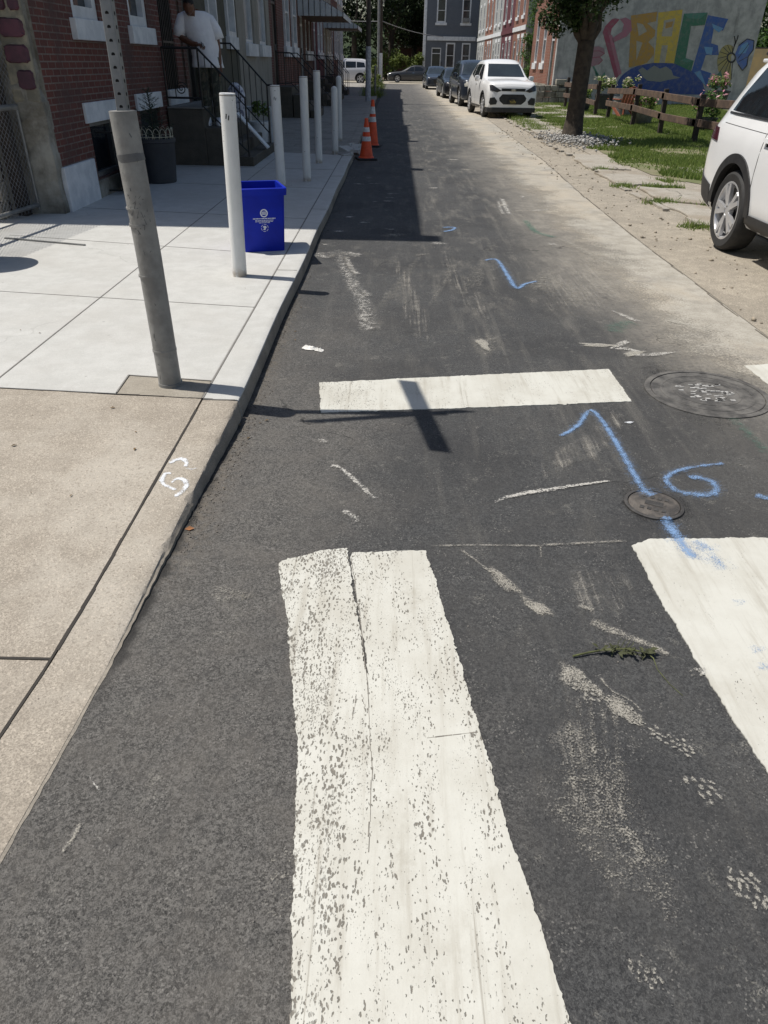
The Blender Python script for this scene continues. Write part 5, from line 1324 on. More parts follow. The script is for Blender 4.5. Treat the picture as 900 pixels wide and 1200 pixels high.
for k in range(7):
    z = ZS-.02+k*.195
    if blk is None:
        b = MB(); b.box(-.2, .2, -.095, -.065, 0, .19); b.box(-.2, .2, .065, .095, 0, .19)
        for x in (-.2, -.015, .17): b.box(x, x+.03, -.0645, .0645, 0, .19)
        blk = b.build('cinder_block', M['block'], None, bevel=.004, rot=(R(90), 0, 0)); o = blk
    else: o = blk.copy(); COL.objects.link(o)
    o.location = (-4.52+.01*math.sin(k*2), 8.52, z+.1); o.rotation_euler = (R(90), 0, R(8*math.sin(k)))
    tag(o, ['lowest cinder block of the stack behind the chain link gate', 'second cinder block from the bottom of the stack behind the gate', 'third cinder block up in the stack behind the gate', 'middle cinder block of the stack of seven behind the gate', 'third cinder block from the top behind the gate', 'second cinder block from the top behind the gate', 'topmost cinder block of the stack behind the gate'][k], 'cinder block', 'cinder blocks stacked behind the gate')
f = MB(); f.lathe([(.02, 0), (.14, .02), (.2, .12), (.2, .2), (.14, .32), (.02, .36)], 20); tag(f.build('yellow_bucket', simple('faded_yellow_plastic', (0.22, 0.17, 0.05), rough=.7), None, (-4.75, 8.3, ZS-.04), smooth=40), 'faded yellow rounded tub behind the chain link gate', 'tub')
f = MB(); f.box(-7, -4.3, 0, .06, 0, 2.6); tag(f.build('board_fence', M['wood_dark'], None, (0, 8.78, 0)), 'dark board fence behind the chain link gate and the cinder blocks', 'fence')
f = MB(); f.box(-.46, .46, -.012, .012, 0, .012); tag(f.build('thin_strip', M['galv'], None, (-3.42, 7.26, ZS+.001), rot=(0, 0, R(-15))), 'thin grey strip lying on the pale sidewalk in front of the gate', 'metal strip')  # thin flat grey strip laid on the slabs in front of the gate
# made-up barrel at the left border, standing in for an unknown shadow caster
br = thing('stand_in_barrel', 'grey steel trash barrel made up at the very left edge, added for its round shadow', 'trash barrel', (-3.83, 6.42, ZS))
f = MB(); f.lathe([(.24, 0), (.25, .02), (.26, .3), (.27, .31), (.27, .33), (.26, .34), (.27, .6), (.28, .61), (.28, .63), (.27, .64), (.275, .86)], 30); f.build('barrel', M['galv'], br, smooth=40)
f = MB(); f.lathe([(.30, .85), (.30, .88), (.27, .91), (.12, .98), (.0, 1.0)], 30); f.build('lid', M['galv'], br, smooth=40)
# ------------------------------------------------------------------ right terrace and the mural wall
XR = 8.0
def right_house(label, y0, y1, h, wall, side=None, ops=(), **k): return house(label, (XR, y1, 0.0), R(-90), y1-y0, 9.7, h, wall, side, ops, group='terraced houses on the right', **k)
def std_ops(w, z0=1.35): return [(w*.12, w*.12+.9, 0.5, 3.0), (w*.42, w*.42+.85, z0, 3.1), (w*.72, w*.72+.85, z0, 3.1), (w*.2, w*.2+.85, 4.3, 6.1), (w*.65, w*.65+.85, 4.3, 6.1)]
ops = [(6.0, 6.9, .5, 3.1), (1.2, 2.1, 1.75, 3.9), (3.6, 4.5, 1.75, 3.9), (1.2, 2.1, 5.0, 6.9), (3.6, 4.5, 5.0, 6.9)]
r1 = right_house('orange-red brick house whose grey rendered end wall carries the painted peace mural', 42.0, 50.0, 8.2, M['brick_orange'], M['stucco_side'], ops)
door(r1, *ops[0], M['green_door'], WT, .3)
for o in ops[1:]: window(r1, *o, WT, PN, WM, None, fw=.1, proud=.05, sillh=.3, over=.12)
f = MB(); f.box(7.72, 8.012, -.05, .02, .0, 8.1); f.build('corner_render', M['stucco_side'], r1)
f = MB(); f.box(0, 5.95, -.06, .02, -.04, .8); f.build('foundation', M['stucco_old'], r1, bevel=.01)
cornice(r1, 8.0, 8.2, M['brick_orange']); roof(r1, 8.0, 9.7, 8.2)
# mural: flat paint on the end wall.  In the wall's own plane: metres to the right of the street corner and up
def mural(name, pieces, mat, k):
    mb = MB()
    for poly in pieces:
        pts = []
        for px, py in poly:
            q = onY(700+px/4.5, py/4.5, 42.0)
            pts.append((8.0-0, 0, 0)); pts[-1] = (q.x, q.z)
        n = len(pts); yl = -(.006+.003*k)
        mb.add([(p[0], 42.0+yl, p[1]) for p in pts], (tuple(range(n)),))
    me_o = mb.build(name, mat)
    me_o.parent = r1; me_o.matrix_parent_inverse = (Matrix.Translation((XR, 50.0, 0)) @ Matrix.Rotation(R(-90), 4, 'Z')).inverted()
    return me_o
mm = {n: mural_mat('mural_'+n, c) for n, c in dict(rose=(.28, .06, .10), pink=(.36, .14, .19), ochre=(.42, .24, .045), pale=(.38, .35, .28), yellow=(.55, .40, .06), green=(.035, .15, .09), teal=(.06, .20, .15),
      blue=(.035, .10, .33), sky=(.13, .30, .52), navy=(.025, .06, .24), petal=(.34, .29, .11), wing=(.08, .15, .40), black=(.02, .02, .02), grey=(.22, .23, .21), blush=(.30, .17, .20)).items()}
def arcpts(cx, cy, rx, ry, a0, a1, n=20): return [(cx+rx*math.cos(R(a0+(a1-a0)*k/n)), cy-ry*math.sin(R(a0+(a1-a0)*k/n))) for k in range(n+1)]
mural('mural_arc', [[(95, 490)]+arcpts(330, 470, 232, 142, 176, 4)+[(575, 500)]], mm['navy'], 0)
mural('mural_cloud', [[(215, 370), (240, 355), (262, 372), (300, 345), (330, 362), (362, 350), (392, 372), (400, 398), (440, 410), (380, 420), (330, 432), (262, 425), (240, 405)]], mm['grey'], 1)
mural('mural_letter', [[(28, 172), (40, 140), (75, 102), (95, 96), (118, 102), (76, 150), (70, 178), (122, 390), (95, 418)]], mm['rose'], 1)
mural('mural_letter_face', [[(118, 100), (150, 92), (178, 108), (182, 160), (155, 192), (84, 224), (80, 200), (128, 168), (140, 128)], [(60, 185), (78, 185), (128, 388), (110, 400)]], mm['pink'], 2)
mural('mural_letter', [[(178, 82), (316, 62), (309, 112), (262, 122), (306, 160), (302, 190), (268, 222), (300, 258), (298, 330), (165, 356)]], mm['ochre'], 1)
mural('mural_letter_face', [[(208, 120), (240, 128), (262, 165), (218, 190)], [(206, 215), (238, 225), (205, 320)], [(262, 122), (306, 160), (309, 112)], [(268, 222), (300, 258), (302, 190)], [(225, 345), (262, 330), (296, 290), (298, 330)]], mm['pale'], 2)
mural('mural_letter', [[(322, 66), (450, 50), (438, 140), (404, 334), (356, 332), (372, 238), (340, 240), (326, 332), (298, 332), (312, 200)]], mm['yellow'], 1)
mural('mural_letter_face', [[(352, 108), (412, 95), (400, 140), (392, 192), (338, 192), (346, 150)], [(340, 240), (372, 238), (356, 332), (326, 332)]], mm['pale'], 2)
mural('mural_letter_face', [[(362, 120), (400, 112), (392, 142), (358, 150)]], mm['ochre'], 3)
mural('mural_letter', [[(457, 72), (582, 66), (566, 132), (494, 138), (466, 306), (508, 320), (494, 376), (404, 334), (436, 170)]], mm['green'], 1)
mural('mural_letter_face', [[(457, 72), (582, 66), (540, 100), (480, 96)], [(466, 306), (508, 320), (470, 330), (440, 318)]], mm['teal'], 2)
mural('mural_letter', [[(583, 80), (690, 100), (662, 162), (614, 146), (600, 228), (636, 240), (640, 290), (572, 290), (546, 368), (600, 386), (574, 456), (498, 374), (540, 230)]], mm['blue'], 1)
mural('mural_letter_face', [[(603, 124), (664, 150), (640, 172), (610, 148)], [(562, 246), (610, 250), (602, 290), (574, 284)], [(510, 382), (542, 372), (572, 450), (560, 442)]], mm['sky'], 2)
mural('mural_flower', [arcpts(690, 330, 58, 95, 55, 285, 24)+[(705, 300)]], mm['petal'], 1)
mural('mural_wing', [[(722, 295), (745, 240), (790, 205), (826, 214), (822, 262), (795, 298), (788, 345), (765, 372), (742, 340)]], mm['wing'], 1)
mural('mural_wing', [[(742, 285), (760, 240), (790, 220), (800, 240), (780, 280)]], mm['sky'], 2)
def ring_poly(cx, cy, r0, r1): return [arcpts(cx, cy, r1, r1*1.15, a, a+45, 4)+arcpts(cx, cy, r0, r0*1.15, a+45, a, 4) for a in range(0, 360, 45)]
def thick(pts, w):
    out = []
    for (a, b), (c_, d) in zip(pts[:-1], pts[1:]):
        l = math.hypot(c_-a, d-b); nx, ny = -(d-b)/l*w, (c_-a)/l*w; out.append([(a+nx, b+ny), (c_+nx, d+ny), (c_-nx, d-ny), (a-nx, b-ny)])
    return out
mural('mural_outline', ring_poly(706, 304, 17, 25)+thick([(712, 275), (728, 225), (722, 190)], 3)+thick([(722, 240), (738, 205), (742, 186)], 3)+thick([(745, 240), (790, 205), (826, 214), (822, 262), (795, 298), (788, 345), (765, 372), (742, 340)], 2.5)
      + thick([(740, 310), (800, 230)], 1.5)+thick([(745, 325), (790, 300)], 1.5)+[q for a in range(70, 290, 24) for q in thick([(706+25*math.cos(R(a)), 304-28*math.sin(R(a))), (690+56*math.cos(R(a)), 330-92*math.sin(R(a)))], 1.6)], mm['black'], 3)
mural('mural_leaf', [[(578, 452), (610, 420), (650, 372), (664, 430), (660, 458), (610, 470)]], mm['green'], 2)
mural('mural_flower', [[(-42, 262), (-20, 246), (8, 243), (36, 256), (40, 282), (12, 300), (28, 318), (4, 340), (-28, 352), (-50, 340)]], mm['blush'], 1)
mural('mural_outline', thick([(-40, 270), (12, 268), (38, 282), (12, 300), (-30, 305)], 2)+thick([(12, 300), (28, 318), (4, 340)], 2), mm['rose'], 2)
mural('mural_leaf', thick([(-22, 350), (-6, 380), (14, 412)], 5)+[[(14, 412), (40, 378), (42, 420)], [(8, 405), (-12, 370), (-10, 400)]], mm['teal'], 1)

rows = [(53.0, 58.8, 8.0, 'brick_orange', 'orange brick house next beyond the gap with the vine-covered bush'), (58.82, 65.1, 8.1, 'brick_maroon', 'dark maroon painted house in the right terrace'), (65.12, 71.0, 7.9, 'brick_white', 'pale grey painted house between the maroon and brick ones on the right'),
        (71.02, 77.2, 8.0, 'brick_orange', 'narrow orange brick house between two pale houses on the right'), (77.22, 84.0, 8.1, 'brick_white', 'pale house at the far right end of the terrace, touching the blue-grey house')]
for y0, y1, hh, mt, lab in rows:
    ops = std_ops(y1-y0)
    hx = right_house(lab, y0, y1, hh, M[mt], M['stucco_side'], ops)
    door(hx, *ops[0], M['dark_door'], WT, .3)
    for o in ops[1:]: window(hx, *o, WT, PN, WM, WM, fw=.09, proud=.05)
    f = MB(); f.box(.02, y1-y0-.02, -.06, .02, 3.5, 3.75); f.build('band_course', M['white_masonry'] if mt != 'brick_maroon' else M['brick_maroon'], hx)
    cornice(hx, y1-y0, hh, M['white_masonry'] if 'white' in mt else M['brick_dark']); roof(hx, y1-y0, 9.7, hh)
gh_ops = [(.62, 1.62, .02, 3.0), (2.1, 3.05, 1.2, 3.45), (3.75, 4.65, 1.2, 3.45), (1.0, 1.95, 5.15, 7.2), (3.55, 4.45, 5.15, 7.2)]
gh = house('blue-grey painted brick house with white trim facing down the end of the street', (3.05, 88.0, 0.0), 0, 5.3, 9.0, 9.0, M['brick_grey'], M['brick_grey'], gh_ops)
door(gh, *gh_ops[0], M['green_door'], WT, .45)
for i, o in enumerate(gh_ops[1:]): window(gh, *o, WT, PN, WM, WM if i > 1 else None, fw=.13, proud=.09, sillh=.22, over=.12, ac=(i == 3))
f = MB(); f.box(.12, 5.1, -.14, .02, 3.62, 3.98); f.build('band_course', WM, gh, bevel=.01)
f = MB(); f.box(-.27, -.002, -.05, .5, -.05, 9.0); f.build('end_pilaster', M['white_masonry'], gh)
cornice(gh, 5.3, 9.0, M['brick_grey']); roof(gh, 5.3, 9, 9.0)
f = MB(); f.box(1.62, 1.72, -.08, -.01, 1.5, 1.75); f.build('mailbox', M['dark_trim'], gh)
f = MB(); f.box(.1, 1.8, -.7, -.01, -.03, .15); f.build('door_step', M['slab'], gh, bevel=.01)
ops = [(.5, 1.3, 1.0, 2.4), (2.4, 3.3, 3.3, 4.8), (4.5, 5.3, 3.3, 4.8), (2.4, 3.3, 6.0, 7.5)]
bh = house('brown brick house half hidden by dark trees at the end of the street', (-1.4, 99.0, 0.0), 0, 6.5, 8.0, 9.0, M['brick_dark'], None, ops)
for o in ops: window(bh, *o, WT, PN, WM, None, fw=.12, proud=.05)
roof(bh, 6.5, 8, 9.0)
yb = house('buff painted building far behind the mural wall', (22.5, 62.0, 0.0), R(-10), 9.0, 6.0, 2.9, M['yellow_wall'], None, [(1.0, 2.0, 1.0, 2.2), (5, 6, 1, 2.2)])
for o in [(1.0, 2.0, 1.0, 2.2), (5, 6, 1, 2.2)]: window(yb, *o, WT, PN, WM, None)
roof(yb, 9, 6, 2.9)
# remains of the missing house in the gap: a stub of stone wall
rr = random.Random(21); f = MB()
for row in range(4):
    x = 6.7
    while x < 8.9:
        l = rr.uniform(.25, .55); hgt = .26*(1 if row < 2 or x < 8.2 else .6)
        if not (row == 3 and x < 7.6): f.box(x+.01, x+l-.01, 41.5+rr.uniform(-.03, .03), 41.93, row*.27+.01, row*.27+hgt)
        x += l
tag(f.build('stone_wall', M['stucco_old'], None, bevel=.02), 'low broken stone wall stub at the street corner of the mural house', 'wall')
rr = random.Random(22); f = MB()
for row in range(11):
    x = 8.0
    while x < 9.0-.04*row:
        l = rr.uniform(.3, .55); f.box(x+.01, x+l-.01, 52.55+rr.uniform(-.03, .03), 52.95, row*.3+.01, row*.3+.29); x += l
tag(f.build('stone_wall', M['stucco_old'], None, bevel=.02), 'tall ragged grey stone wall against the orange house beyond the gap', 'wall')

# ------------------------------------------------------------------ lawn
def inpoly(x, y, poly):
    c_ = np.zeros(len(x), bool); n = len(poly)
    for i in range(n):
        x0, y0 = poly[i]; x1, y1 = poly[(i+1) % n]
        if y0 == y1: continue
        c_ ^= ((y0 > y) != (y1 > y)) & (x < (x1-x0)*(y-y0)/(y1-y0)+x0)
    return c_
def grass(name, n, x0, x1, y0, y1, poly, hmin, hmax, wid, z=.02, patch=None):
    x = RNG.uniform(x0, x1, n); y = y0+(y1-y0)*RNG.random(n)**1.25
    wob = .28*np.sin(y*1.7)+.2*np.sin(y*4.1+1)
    k = inpoly(x+wob*(x < 6.4), y, poly)
    bare = (np.sin(x*1.9+np.sin(y*1.1)*1.5)+np.sin(y*1.6+x*.6)) > 1.15
    k &= ~(bare & (x < 7.2) & (RNG.random(n) < .85))
    x, y = x[k], y[k]; n = len(x)
    a = RNG.uniform(0, 6.28, n); h = RNG.uniform(hmin, hmax, n)*(1+.6*np.sin(x*2.3)*np.sin(y*1.7)); w_ = wid*(.7+.6*RNG.random(n))
    dx, dy = np.cos(a)*w_, np.sin(a)*w_; lx, ly = RNG.normal(0, .35, n)*h, RNG.normal(0, .35, n)*h
    v = np.stack([np.stack([x-dx, y-dy, np.full(n, z)], 1), np.stack([x+dx, y+dy, np.full(n, z)], 1), np.stack([x+lx, y+ly, z+h], 1)], 1).reshape(-1, 3)
    o = np_mesh(name, v, np.arange(3*n).reshape(-1, 3), M['grass']); return struct(o, 'stuff')
grass('lawn_grass', 230000, 4.3, 15, 11.5, 42, lawn_poly, .03, .09, .013)
tuft_poly = [(3.6, 9.5), (4.4, 9.5), (5.2, 30), (4.4, 30)]
def tufts(name, pts, n, r, h):
    c_ = np.array(pts); i = RNG.integers(0, len(c_), n); d = RNG.normal(0, r, (n, 2)); x, y = c_[i, 0]+d[:, 0], c_[i, 1]+d[:, 1]
    a = RNG.uniform(0, 6.28, n); hh = RNG.uniform(.3, 1, n)*h; w_ = .006+.004*RNG.random(n); lx, ly = RNG.normal(0, .5, n)*hh, RNG.normal(0, .5, n)*hh
    dx, dy = np.cos(a)*w_, np.sin(a)*w_; z = np.full(n, .01)
    v = np.stack([np.stack([x-dx, y-dy, z], 1), np.stack([x+dx, y+dy, z], 1), np.stack([x+lx, y+ly, z+hh], 1)], 1).reshape(-1, 3)
    return struct(np_mesh(name, v, np.arange(3*n).reshape(-1, 3), M['grass']), 'stuff')
tufts('kerb_weeds', [(3.75, 10.95), (3.9, 11.0), (4.5, 10.75), (3.7, 12.5), (4.2, 12.5), (4.6, 13.2), (3.85, 14.6), (4.9, 10.6), (3.7, 9.2), (4.0, 9.1), (4.5, 12.45)], 2200, .09, .09)
tufts('verge_weeds', [(4.3+.03*k+.1*math.sin(k*3), 24+1.1*k) for k in range(16)]+[(5.6, 30), (6.1, 33), (6.6, 29)], 5000, .2, .16)
tufts('pole_weeds', [(-1.35, 44.5), (-1.2, 47), (-1.5, 50), (-1.6, 56), (-1.3, 60)], 2500, .25, .5)

# ------------------------------------------------------------------ trees
def limb(mb, a, b, r0, r1, rr, n=5, bend=.12):
    a, b = Vector(a), Vector(b); L_ = (b-a).length; pts = []
    for k in range(n+1):
        t = k/n; p = a.lerp(b, t)
        if 0 < k < n: p += Vector((rr.uniform(-1, 1), rr.uniform(-1, 1), rr.uniform(-.4, .4)))*L_*bend*.5
        pts.append(p)
    mb.tube(pts, [r0+(r1-r0)*k/n for k in range(n+1)], 9); return pts
def tree(label, loc, th, tr, clumps, n_per, ls, leaf, seed, name='street_tree', limbs=(), group=None):
    rr = random.Random(seed); t = thing(name, label, 'tree', loc, 0, group); f = MB()
    pts = [(0, 0, -.05), (.0, 0, .12), (.01, .0, .5), (.02, 0, th*.6), (.04, .02, th)]
    f.tube(pts, [tr*1.75, tr*1.3, tr*1.05, tr*.97, tr*.95], 14)
    for b in limbs: limb(f, (.04, .02, th-.08), b, tr*.62, tr*.14, rr)
    f.build('trunk', M['bark'], t, smooth=60)
    leaf_cloud('crown', clumps, n_per, ls, leaf, t); return t
rr = random.Random(31); cl = []
lim = [(-.9, .1, 3.4), (.7, -.2, 3.7), (.1, .7, 4.2), (-.2, -.6, 4.4), (.35, .2, 5.2), (-1.1, -.4, 4.3), (.95, .5, 4.6)]
for k in range(64):
    a = rr.uniform(0, 6.28); z = rr.uniform(2.55, 6.4); rad = (1.35 if z < 5.2 else .95)*math.sqrt(rr.random())
    if z < 3.0: rad = max(rad, .55)
    if rad*math.cos(a) > .45 and z < 3.45: continue
    cl.append((-.12+rad*math.cos(a), rad*math.sin(a), z-.25*(rad > .9), rr.uniform(.26, .46)))
cl += [(-.75, -.1, 2.42, .26), (-.95, .1, 2.6, .24), (-.35, -.2, 2.5, .2), (-.6, .2, 2.75, .3), (.45, -.1, 3.05, .2)]
tree('dark leafy street tree in a gravel bed at the edge of the lawn', (4.60, 20.8, .01), 2.15, .215, cl, 210, .055, M['leaf_dark'], 3, limbs=lim)
gb = lambda: (4.62+RNG.normal()*.42, 20.25+RNG.normal()*.75, .02+RNG.random()*.13)
pebbles('tree_bed_gravel', 1300, gb, .02, .062, M['gravel'])
far = [('tall dark tree at the left behind the utility poles', (-4.5, 90, 0), 4.2, 5), ('dense dark tree rising behind the pale bush at the street end', (-.6, 93, 0), 4.2, 6), ('dark tree touching the side of the blue-grey house', (2.0, 96.5, 0), 3.4, 7), ('broad dark tree far left past the parked white car', (-9.5, 92, 0), 4.6, 8)]
hl = MB(); xs_ = np.linspace(-160, 160, 81); hz = [9+3.5*math.sin(x*.043)+2*math.sin(x*.13+1)+RNG.uniform(-.8, .8) for x in xs_]
hl.v = [(x, y, z) for (y, s_) in ((140, 0), (150, .7), (175, 1), (240, .8)) for x, z in zip(xs_, [q*s_-.05 for q in hz])]
hl.f = [(i*81+j, i*81+j+1, (i+1)*81+j+1, (i+1)*81+j) for i in range(3) for j in range(80)]; hl.m = [0]*len(hl.f)
struct(hl.build('backdrop_ridge', simple('backdrop_green', (0.022, 0.036, 0.016), (0.04, 0.06, 0.026), .5, 1.0, bump=1.0, bscale=.8)))  # dark backdrop ridge added to block the bright horizon between the trees
wood = [(x, 118+RNG.uniform(-3, 3), RNG.uniform(1, 15), RNG.uniform(1.3, 2.4)) for x in np.linspace(-55, 12, 230)]
struct(leaf_cloud('distant_wood', wood, 130, .34, M['leaf_far']), 'stuff')
for lab, loc, rad, sd in far:
    rr = random.Random(sd); cl = []
    for k in range(46):
        a = rr.uniform(0, 6.28); z = rr.uniform(3.2, 11.5); q = rad*math.sqrt(rr.random())*(1 if z < 8 else .7); cl.append((q*math.cos(a), q*math.sin(a)*.7, z, rr.uniform(.7, 1.3)))
    tree(lab, loc, 4.2, .28, cl, 150, .17, M['leaf_far'], sd, 'broadleaf_tree', [(-1.5, 0, 6.5), (1.4, .3, 7), (.2, -.6, 8)], 'dark trees at the end of the street')
rr = random.Random(41)
bt = tree('green tree seen past the right edge of the mural wall', (26.5, 64, 0), 2.2, .2, [(rr.uniform(-2.6, 2.6), rr.uniform(-1.5, 1.5), rr.uniform(2.4, 7.5), rr.uniform(.6, 1.1)) for _ in range(30)], 140, .15, M['leaf_vine'], 9, 'broadleaf_tree', [(-1, 0, 4), (1, 0, 4.5)])
def bush(name, label, loc, cl, n, ls, leaf):
    t = thing(name, label, 'bush', loc); f = MB(); rr = random.Random(len(label))
    for c_ in cl[::2]: f.tube([(c_[0]*.3, c_[1]*.3, -.05), (c_[0]*.7, c_[1]*.7, c_[2]*.5), (c_[0], c_[1], c_[2])], [.03, .022, .01], 5)
    f.build('stems', M['bark'], t); leaf_cloud('foliage', cl, n, ls, leaf, t); return t
rr = random.Random(51)
bush('bush', 'wide pale yellow-green bush behind the dark car crossing the street end', (.2, 87.6, 0), [(rr.uniform(-2.6, 2.3), rr.uniform(-.7, .7), rr.uniform(.3, 2.0)+.35*math.sin(k), rr.uniform(.35, .65)) for k in range(30)], 170, .11, M['leaf_bush'])
bush('bush', 'small pale green weedy bush at the foot of the far utility pole', (-1.75, 66, 0), [(rr.uniform(-.6, .6), rr.uniform(-.8, .8), rr.uniform(.2, 1.3), rr.uniform(.2, .35)) for k in range(12)], 120, .07, M['leaf_bush'])
bush('vine_bush', 'bright green vine-covered bush filling the gap between the brick houses', (8.6, 51.3, 0), [(rr.uniform(-.75, .8), rr.uniform(-.9, .8), .3+4.4*k/30+rr.uniform(-.2, .2), rr.uniform(.35, .6)) for k in range(30)], 190, .075, M['leaf_vine'])

# ------------------------------------------------------------------ rail fence and pots on the lawn
def rail_fence(lab, x, ys, seed, ext0=0, ext1=0):
    t = thing('rail_fence', lab, 'fence', (x, ys[0], .02)); rr = random.Random(seed)
    for y in ys:
        f = MB(); lean = rr.uniform(-.05, .05); f.bar((0, y-ys[0], -.05), (lean, y-ys[0], 1.12+rr.uniform(-.06, .08)), .12, .12, up=(0, 1, 0)); f.build('post', M['wood_dark'], t, bevel=.008)
    for z in (.48, .93):
        for a, b in zip(ys[:-1], ys[1:]):
            f = MB(); n = 7; s = rr.uniform(-.05, .05)
            f.bar((-.095, a-ys[0]-.12, z+s), (-.095, b-ys[0]+.10, z+rr.uniform(-.05, .05)), .05, .17); f.build('rail', M['wood_fence'], t, bevel=.01)
    return t
rail_fence('two-rail brown wooden fence on the lawn running behind the white parked car', 7.74, [17.7, 20.7, 23.5, 26.4, 29.6], 4)
rail_fence('shorter two-rail wooden fence section beyond the gap, partly behind the tree trunk', 7.76, [31.6, 34.6, 37.4], 5)
flower_pot('flower_pot', 'grey stone planter full of pink flowers just behind the two-rail fence', (8.3, 27.3, .02), .38, .42, M['grey_planter'], M['leaf_pot'], M['petal_pink'], .62, .48, nf=70, n=620, ls=.055, seed=2)
flower_pot('flower_pot', 'low dark pot with yellow-green flowers left of the fence gap', (8.05, 35.2, .02), .36, .4, M['pot_dark'], M['leaf_pot'], M['petal_yellow'], .55, .42, nf=60, n=480, ls=.06, seed=3)
flower_pot('flower_pot', 'tall dark tub with cream flowers near the mural wall behind the fence gap', (9.25, 36.5, .02), .40, .6, M['pot_dark'], M['leaf_pot'], M['petal_white'], .75, .45, nf=120, n=360, ls=.06, seed=4)
flower_pot('flower_pot', 'leafy pot with small pink flowers on the lawn beside the white car', (9.6, 25.0, .02), .3, .35, M['pot_dark'], M['leaf_vine'], M['petal_pink'], .75, .5, nf=40, n=520, ls=.055, seed=5)
flower_pot('flower_pot', 'raised dark tub of pink flowers against the right part of the mural wall', (15.3, 39.2, .02), .5, .75, M['pot_dark'], M['leaf_pot'], M['petal_pink'], .7, .5, nf=110, n=380, ls=.07, seed=6)
flower_pot('flower_pot', 'small pot of cream flowers in front of the blue mural arc', (11.5, 40.8, .02), .4, .7, M['grey_planter'], M['leaf_pot'], M['petal_white'], .65, .4, nf=80, n=320, ls=.06, seed=7)
ch = thing('garden_chair', 'red-brown slatted garden chair behind the fence, next to the pink flower planter', 'garden chair', (8.65, 31.2, .02), R(200))
f = MB()
for k in range(5): f.bar((-.26+.13*k, .28, .30), (-.30+.15*k, .55, 1.02-.04*abs(k-2)), .11, .02, up=(0, 1, -.3))
f.build('backrest', M['terracotta'], ch)
f = MB()
for k in range(5): f.bar((-.28, -.28+.13*k, .40-.03*k), (.28, -.28+.13*k, .40-.03*k), .11, .02)
f.build('seat', M['terracotta'], ch)
for s in (-1, 1):
    f = MB(); f.bar((s*.33, -.32, 0), (s*.33, -.30, .58), .03, .10, up=(0, 1, 0)); f.bar((s*.33, .45, 0), (s*.33, -.25, .42), .03, .10); f.build('leg', M['terracotta'], ch)
    f = MB(); f.box(s*.36-.07, s*.36+.07, -.40, .38, .58, .605); f.build('armrest', M['terracotta'], ch)
tub = MB(); tub.lathe([(.30, 0), (.34, .02), (.36, .55), (.39, .56), (.39, .62), (.34, .62), (.33, .5)], 26); tag(tub.build('grey_tub', M['grey_planter'], None, (9.05, 32.6, .02), smooth=40), 'empty grey tub standing behind the red-brown garden chair', 'tub')

# ------------------------------------------------------------------ poles and wires
up = thing('utility_pole', 'dark utility pole with a pale wrapped foot on the left sidewalk beyond the cones', 'utility pole', (-1.28, 38.6, ZS-.01))
f = MB(); f.tube([(0, 0, -.1), (.02, 0, 4), (.03, 0, 9.5)], [.115, .105, .085], 14); f.build('shaft', M['wood_pole'], up, smooth=50)
f = MB(); f.tube([(0, 0, 0), (.011, 0, 2.15)], [.128, .124], 14); f.build('wrap', M['wrap'], up, smooth=50)
f = MB(); f.box(-.9, .9, -.06, .06, 8.6, 8.72); f.build('crossarm', M['wood_pole'], up)
u2 = thing('utility_pole', 'far utility pole with weathered upper part and white painted foot near the street end', 'utility pole', (-1.36, 72.6, 0))
f = MB(); f.tube([(0, 0, -.1), (0, 0, 10)], [.20, .15], 14); f.build('shaft', M['bark'], u2, smooth=50)
f = MB(); f.tube([(-.14, -.12, 0), (-.14, -.12, 10)], [.12, .12], 12); f.build('conduit', M['galv'], u2, smooth=50)
f = MB(); f.tube([(-.02, -.02, 0), (-.02, -.02, 2.3)], [.215, .212], 14); f.build('white_foot', M['white_masonry'], u2, smooth=50)
f = MB(); f.tube([(.1, -.1, 5.6), (.5, -.3, 6.3), (1.2, -.7, 6.6)], [.035, .03, .03], 8); a_ = f.build('lamp_arm', M['galv'], u2, smooth=50)
f = MB(); f.lathe([(.02, 0), (.14, .03), (.16, .12), (.08, .2)], 14, c=(1.3, -.75, 6.5)); f.build('lamp_head', M['galv'], a_, smooth=50)
u3 = thing('steel_post', 'slim grey steel post standing between the two utility poles', 'post', (-1.1, 44.8, ZS-.01))
f = MB(); f.tube([(0, 0, -.05), (0, 0, 1.35)], .055, 12); f.tube([(0, 0, 1.35), (0, 0, 1.40)], [.065, .02], 12); f.build('shaft', M['galv'], u3, smooth=50)
def cable(a, b, sag, r, lab):
    a, b = Vector(a), Vector(b); pts = [a.lerp(b, k/20)-Vector((0, 0, 4*sag*(k/20)*(1-k/20))) for k in range(21)]
    f = MB(); f.tube(pts, r, 5); return tag(f.build('overhead_cable', M['wire'], None), lab, 'cable')
cable((-6.5, 71.4, 4.72), (-1.4, 72.6, 4.55), .12, .028, 'pale overhead cable running left from the far utility pole')
cable((-1.2, 72.6, 4.55), (4.8, 87.9, 3.95), .2, .028, 'pale overhead cable from the far utility pole to the blue-grey house')

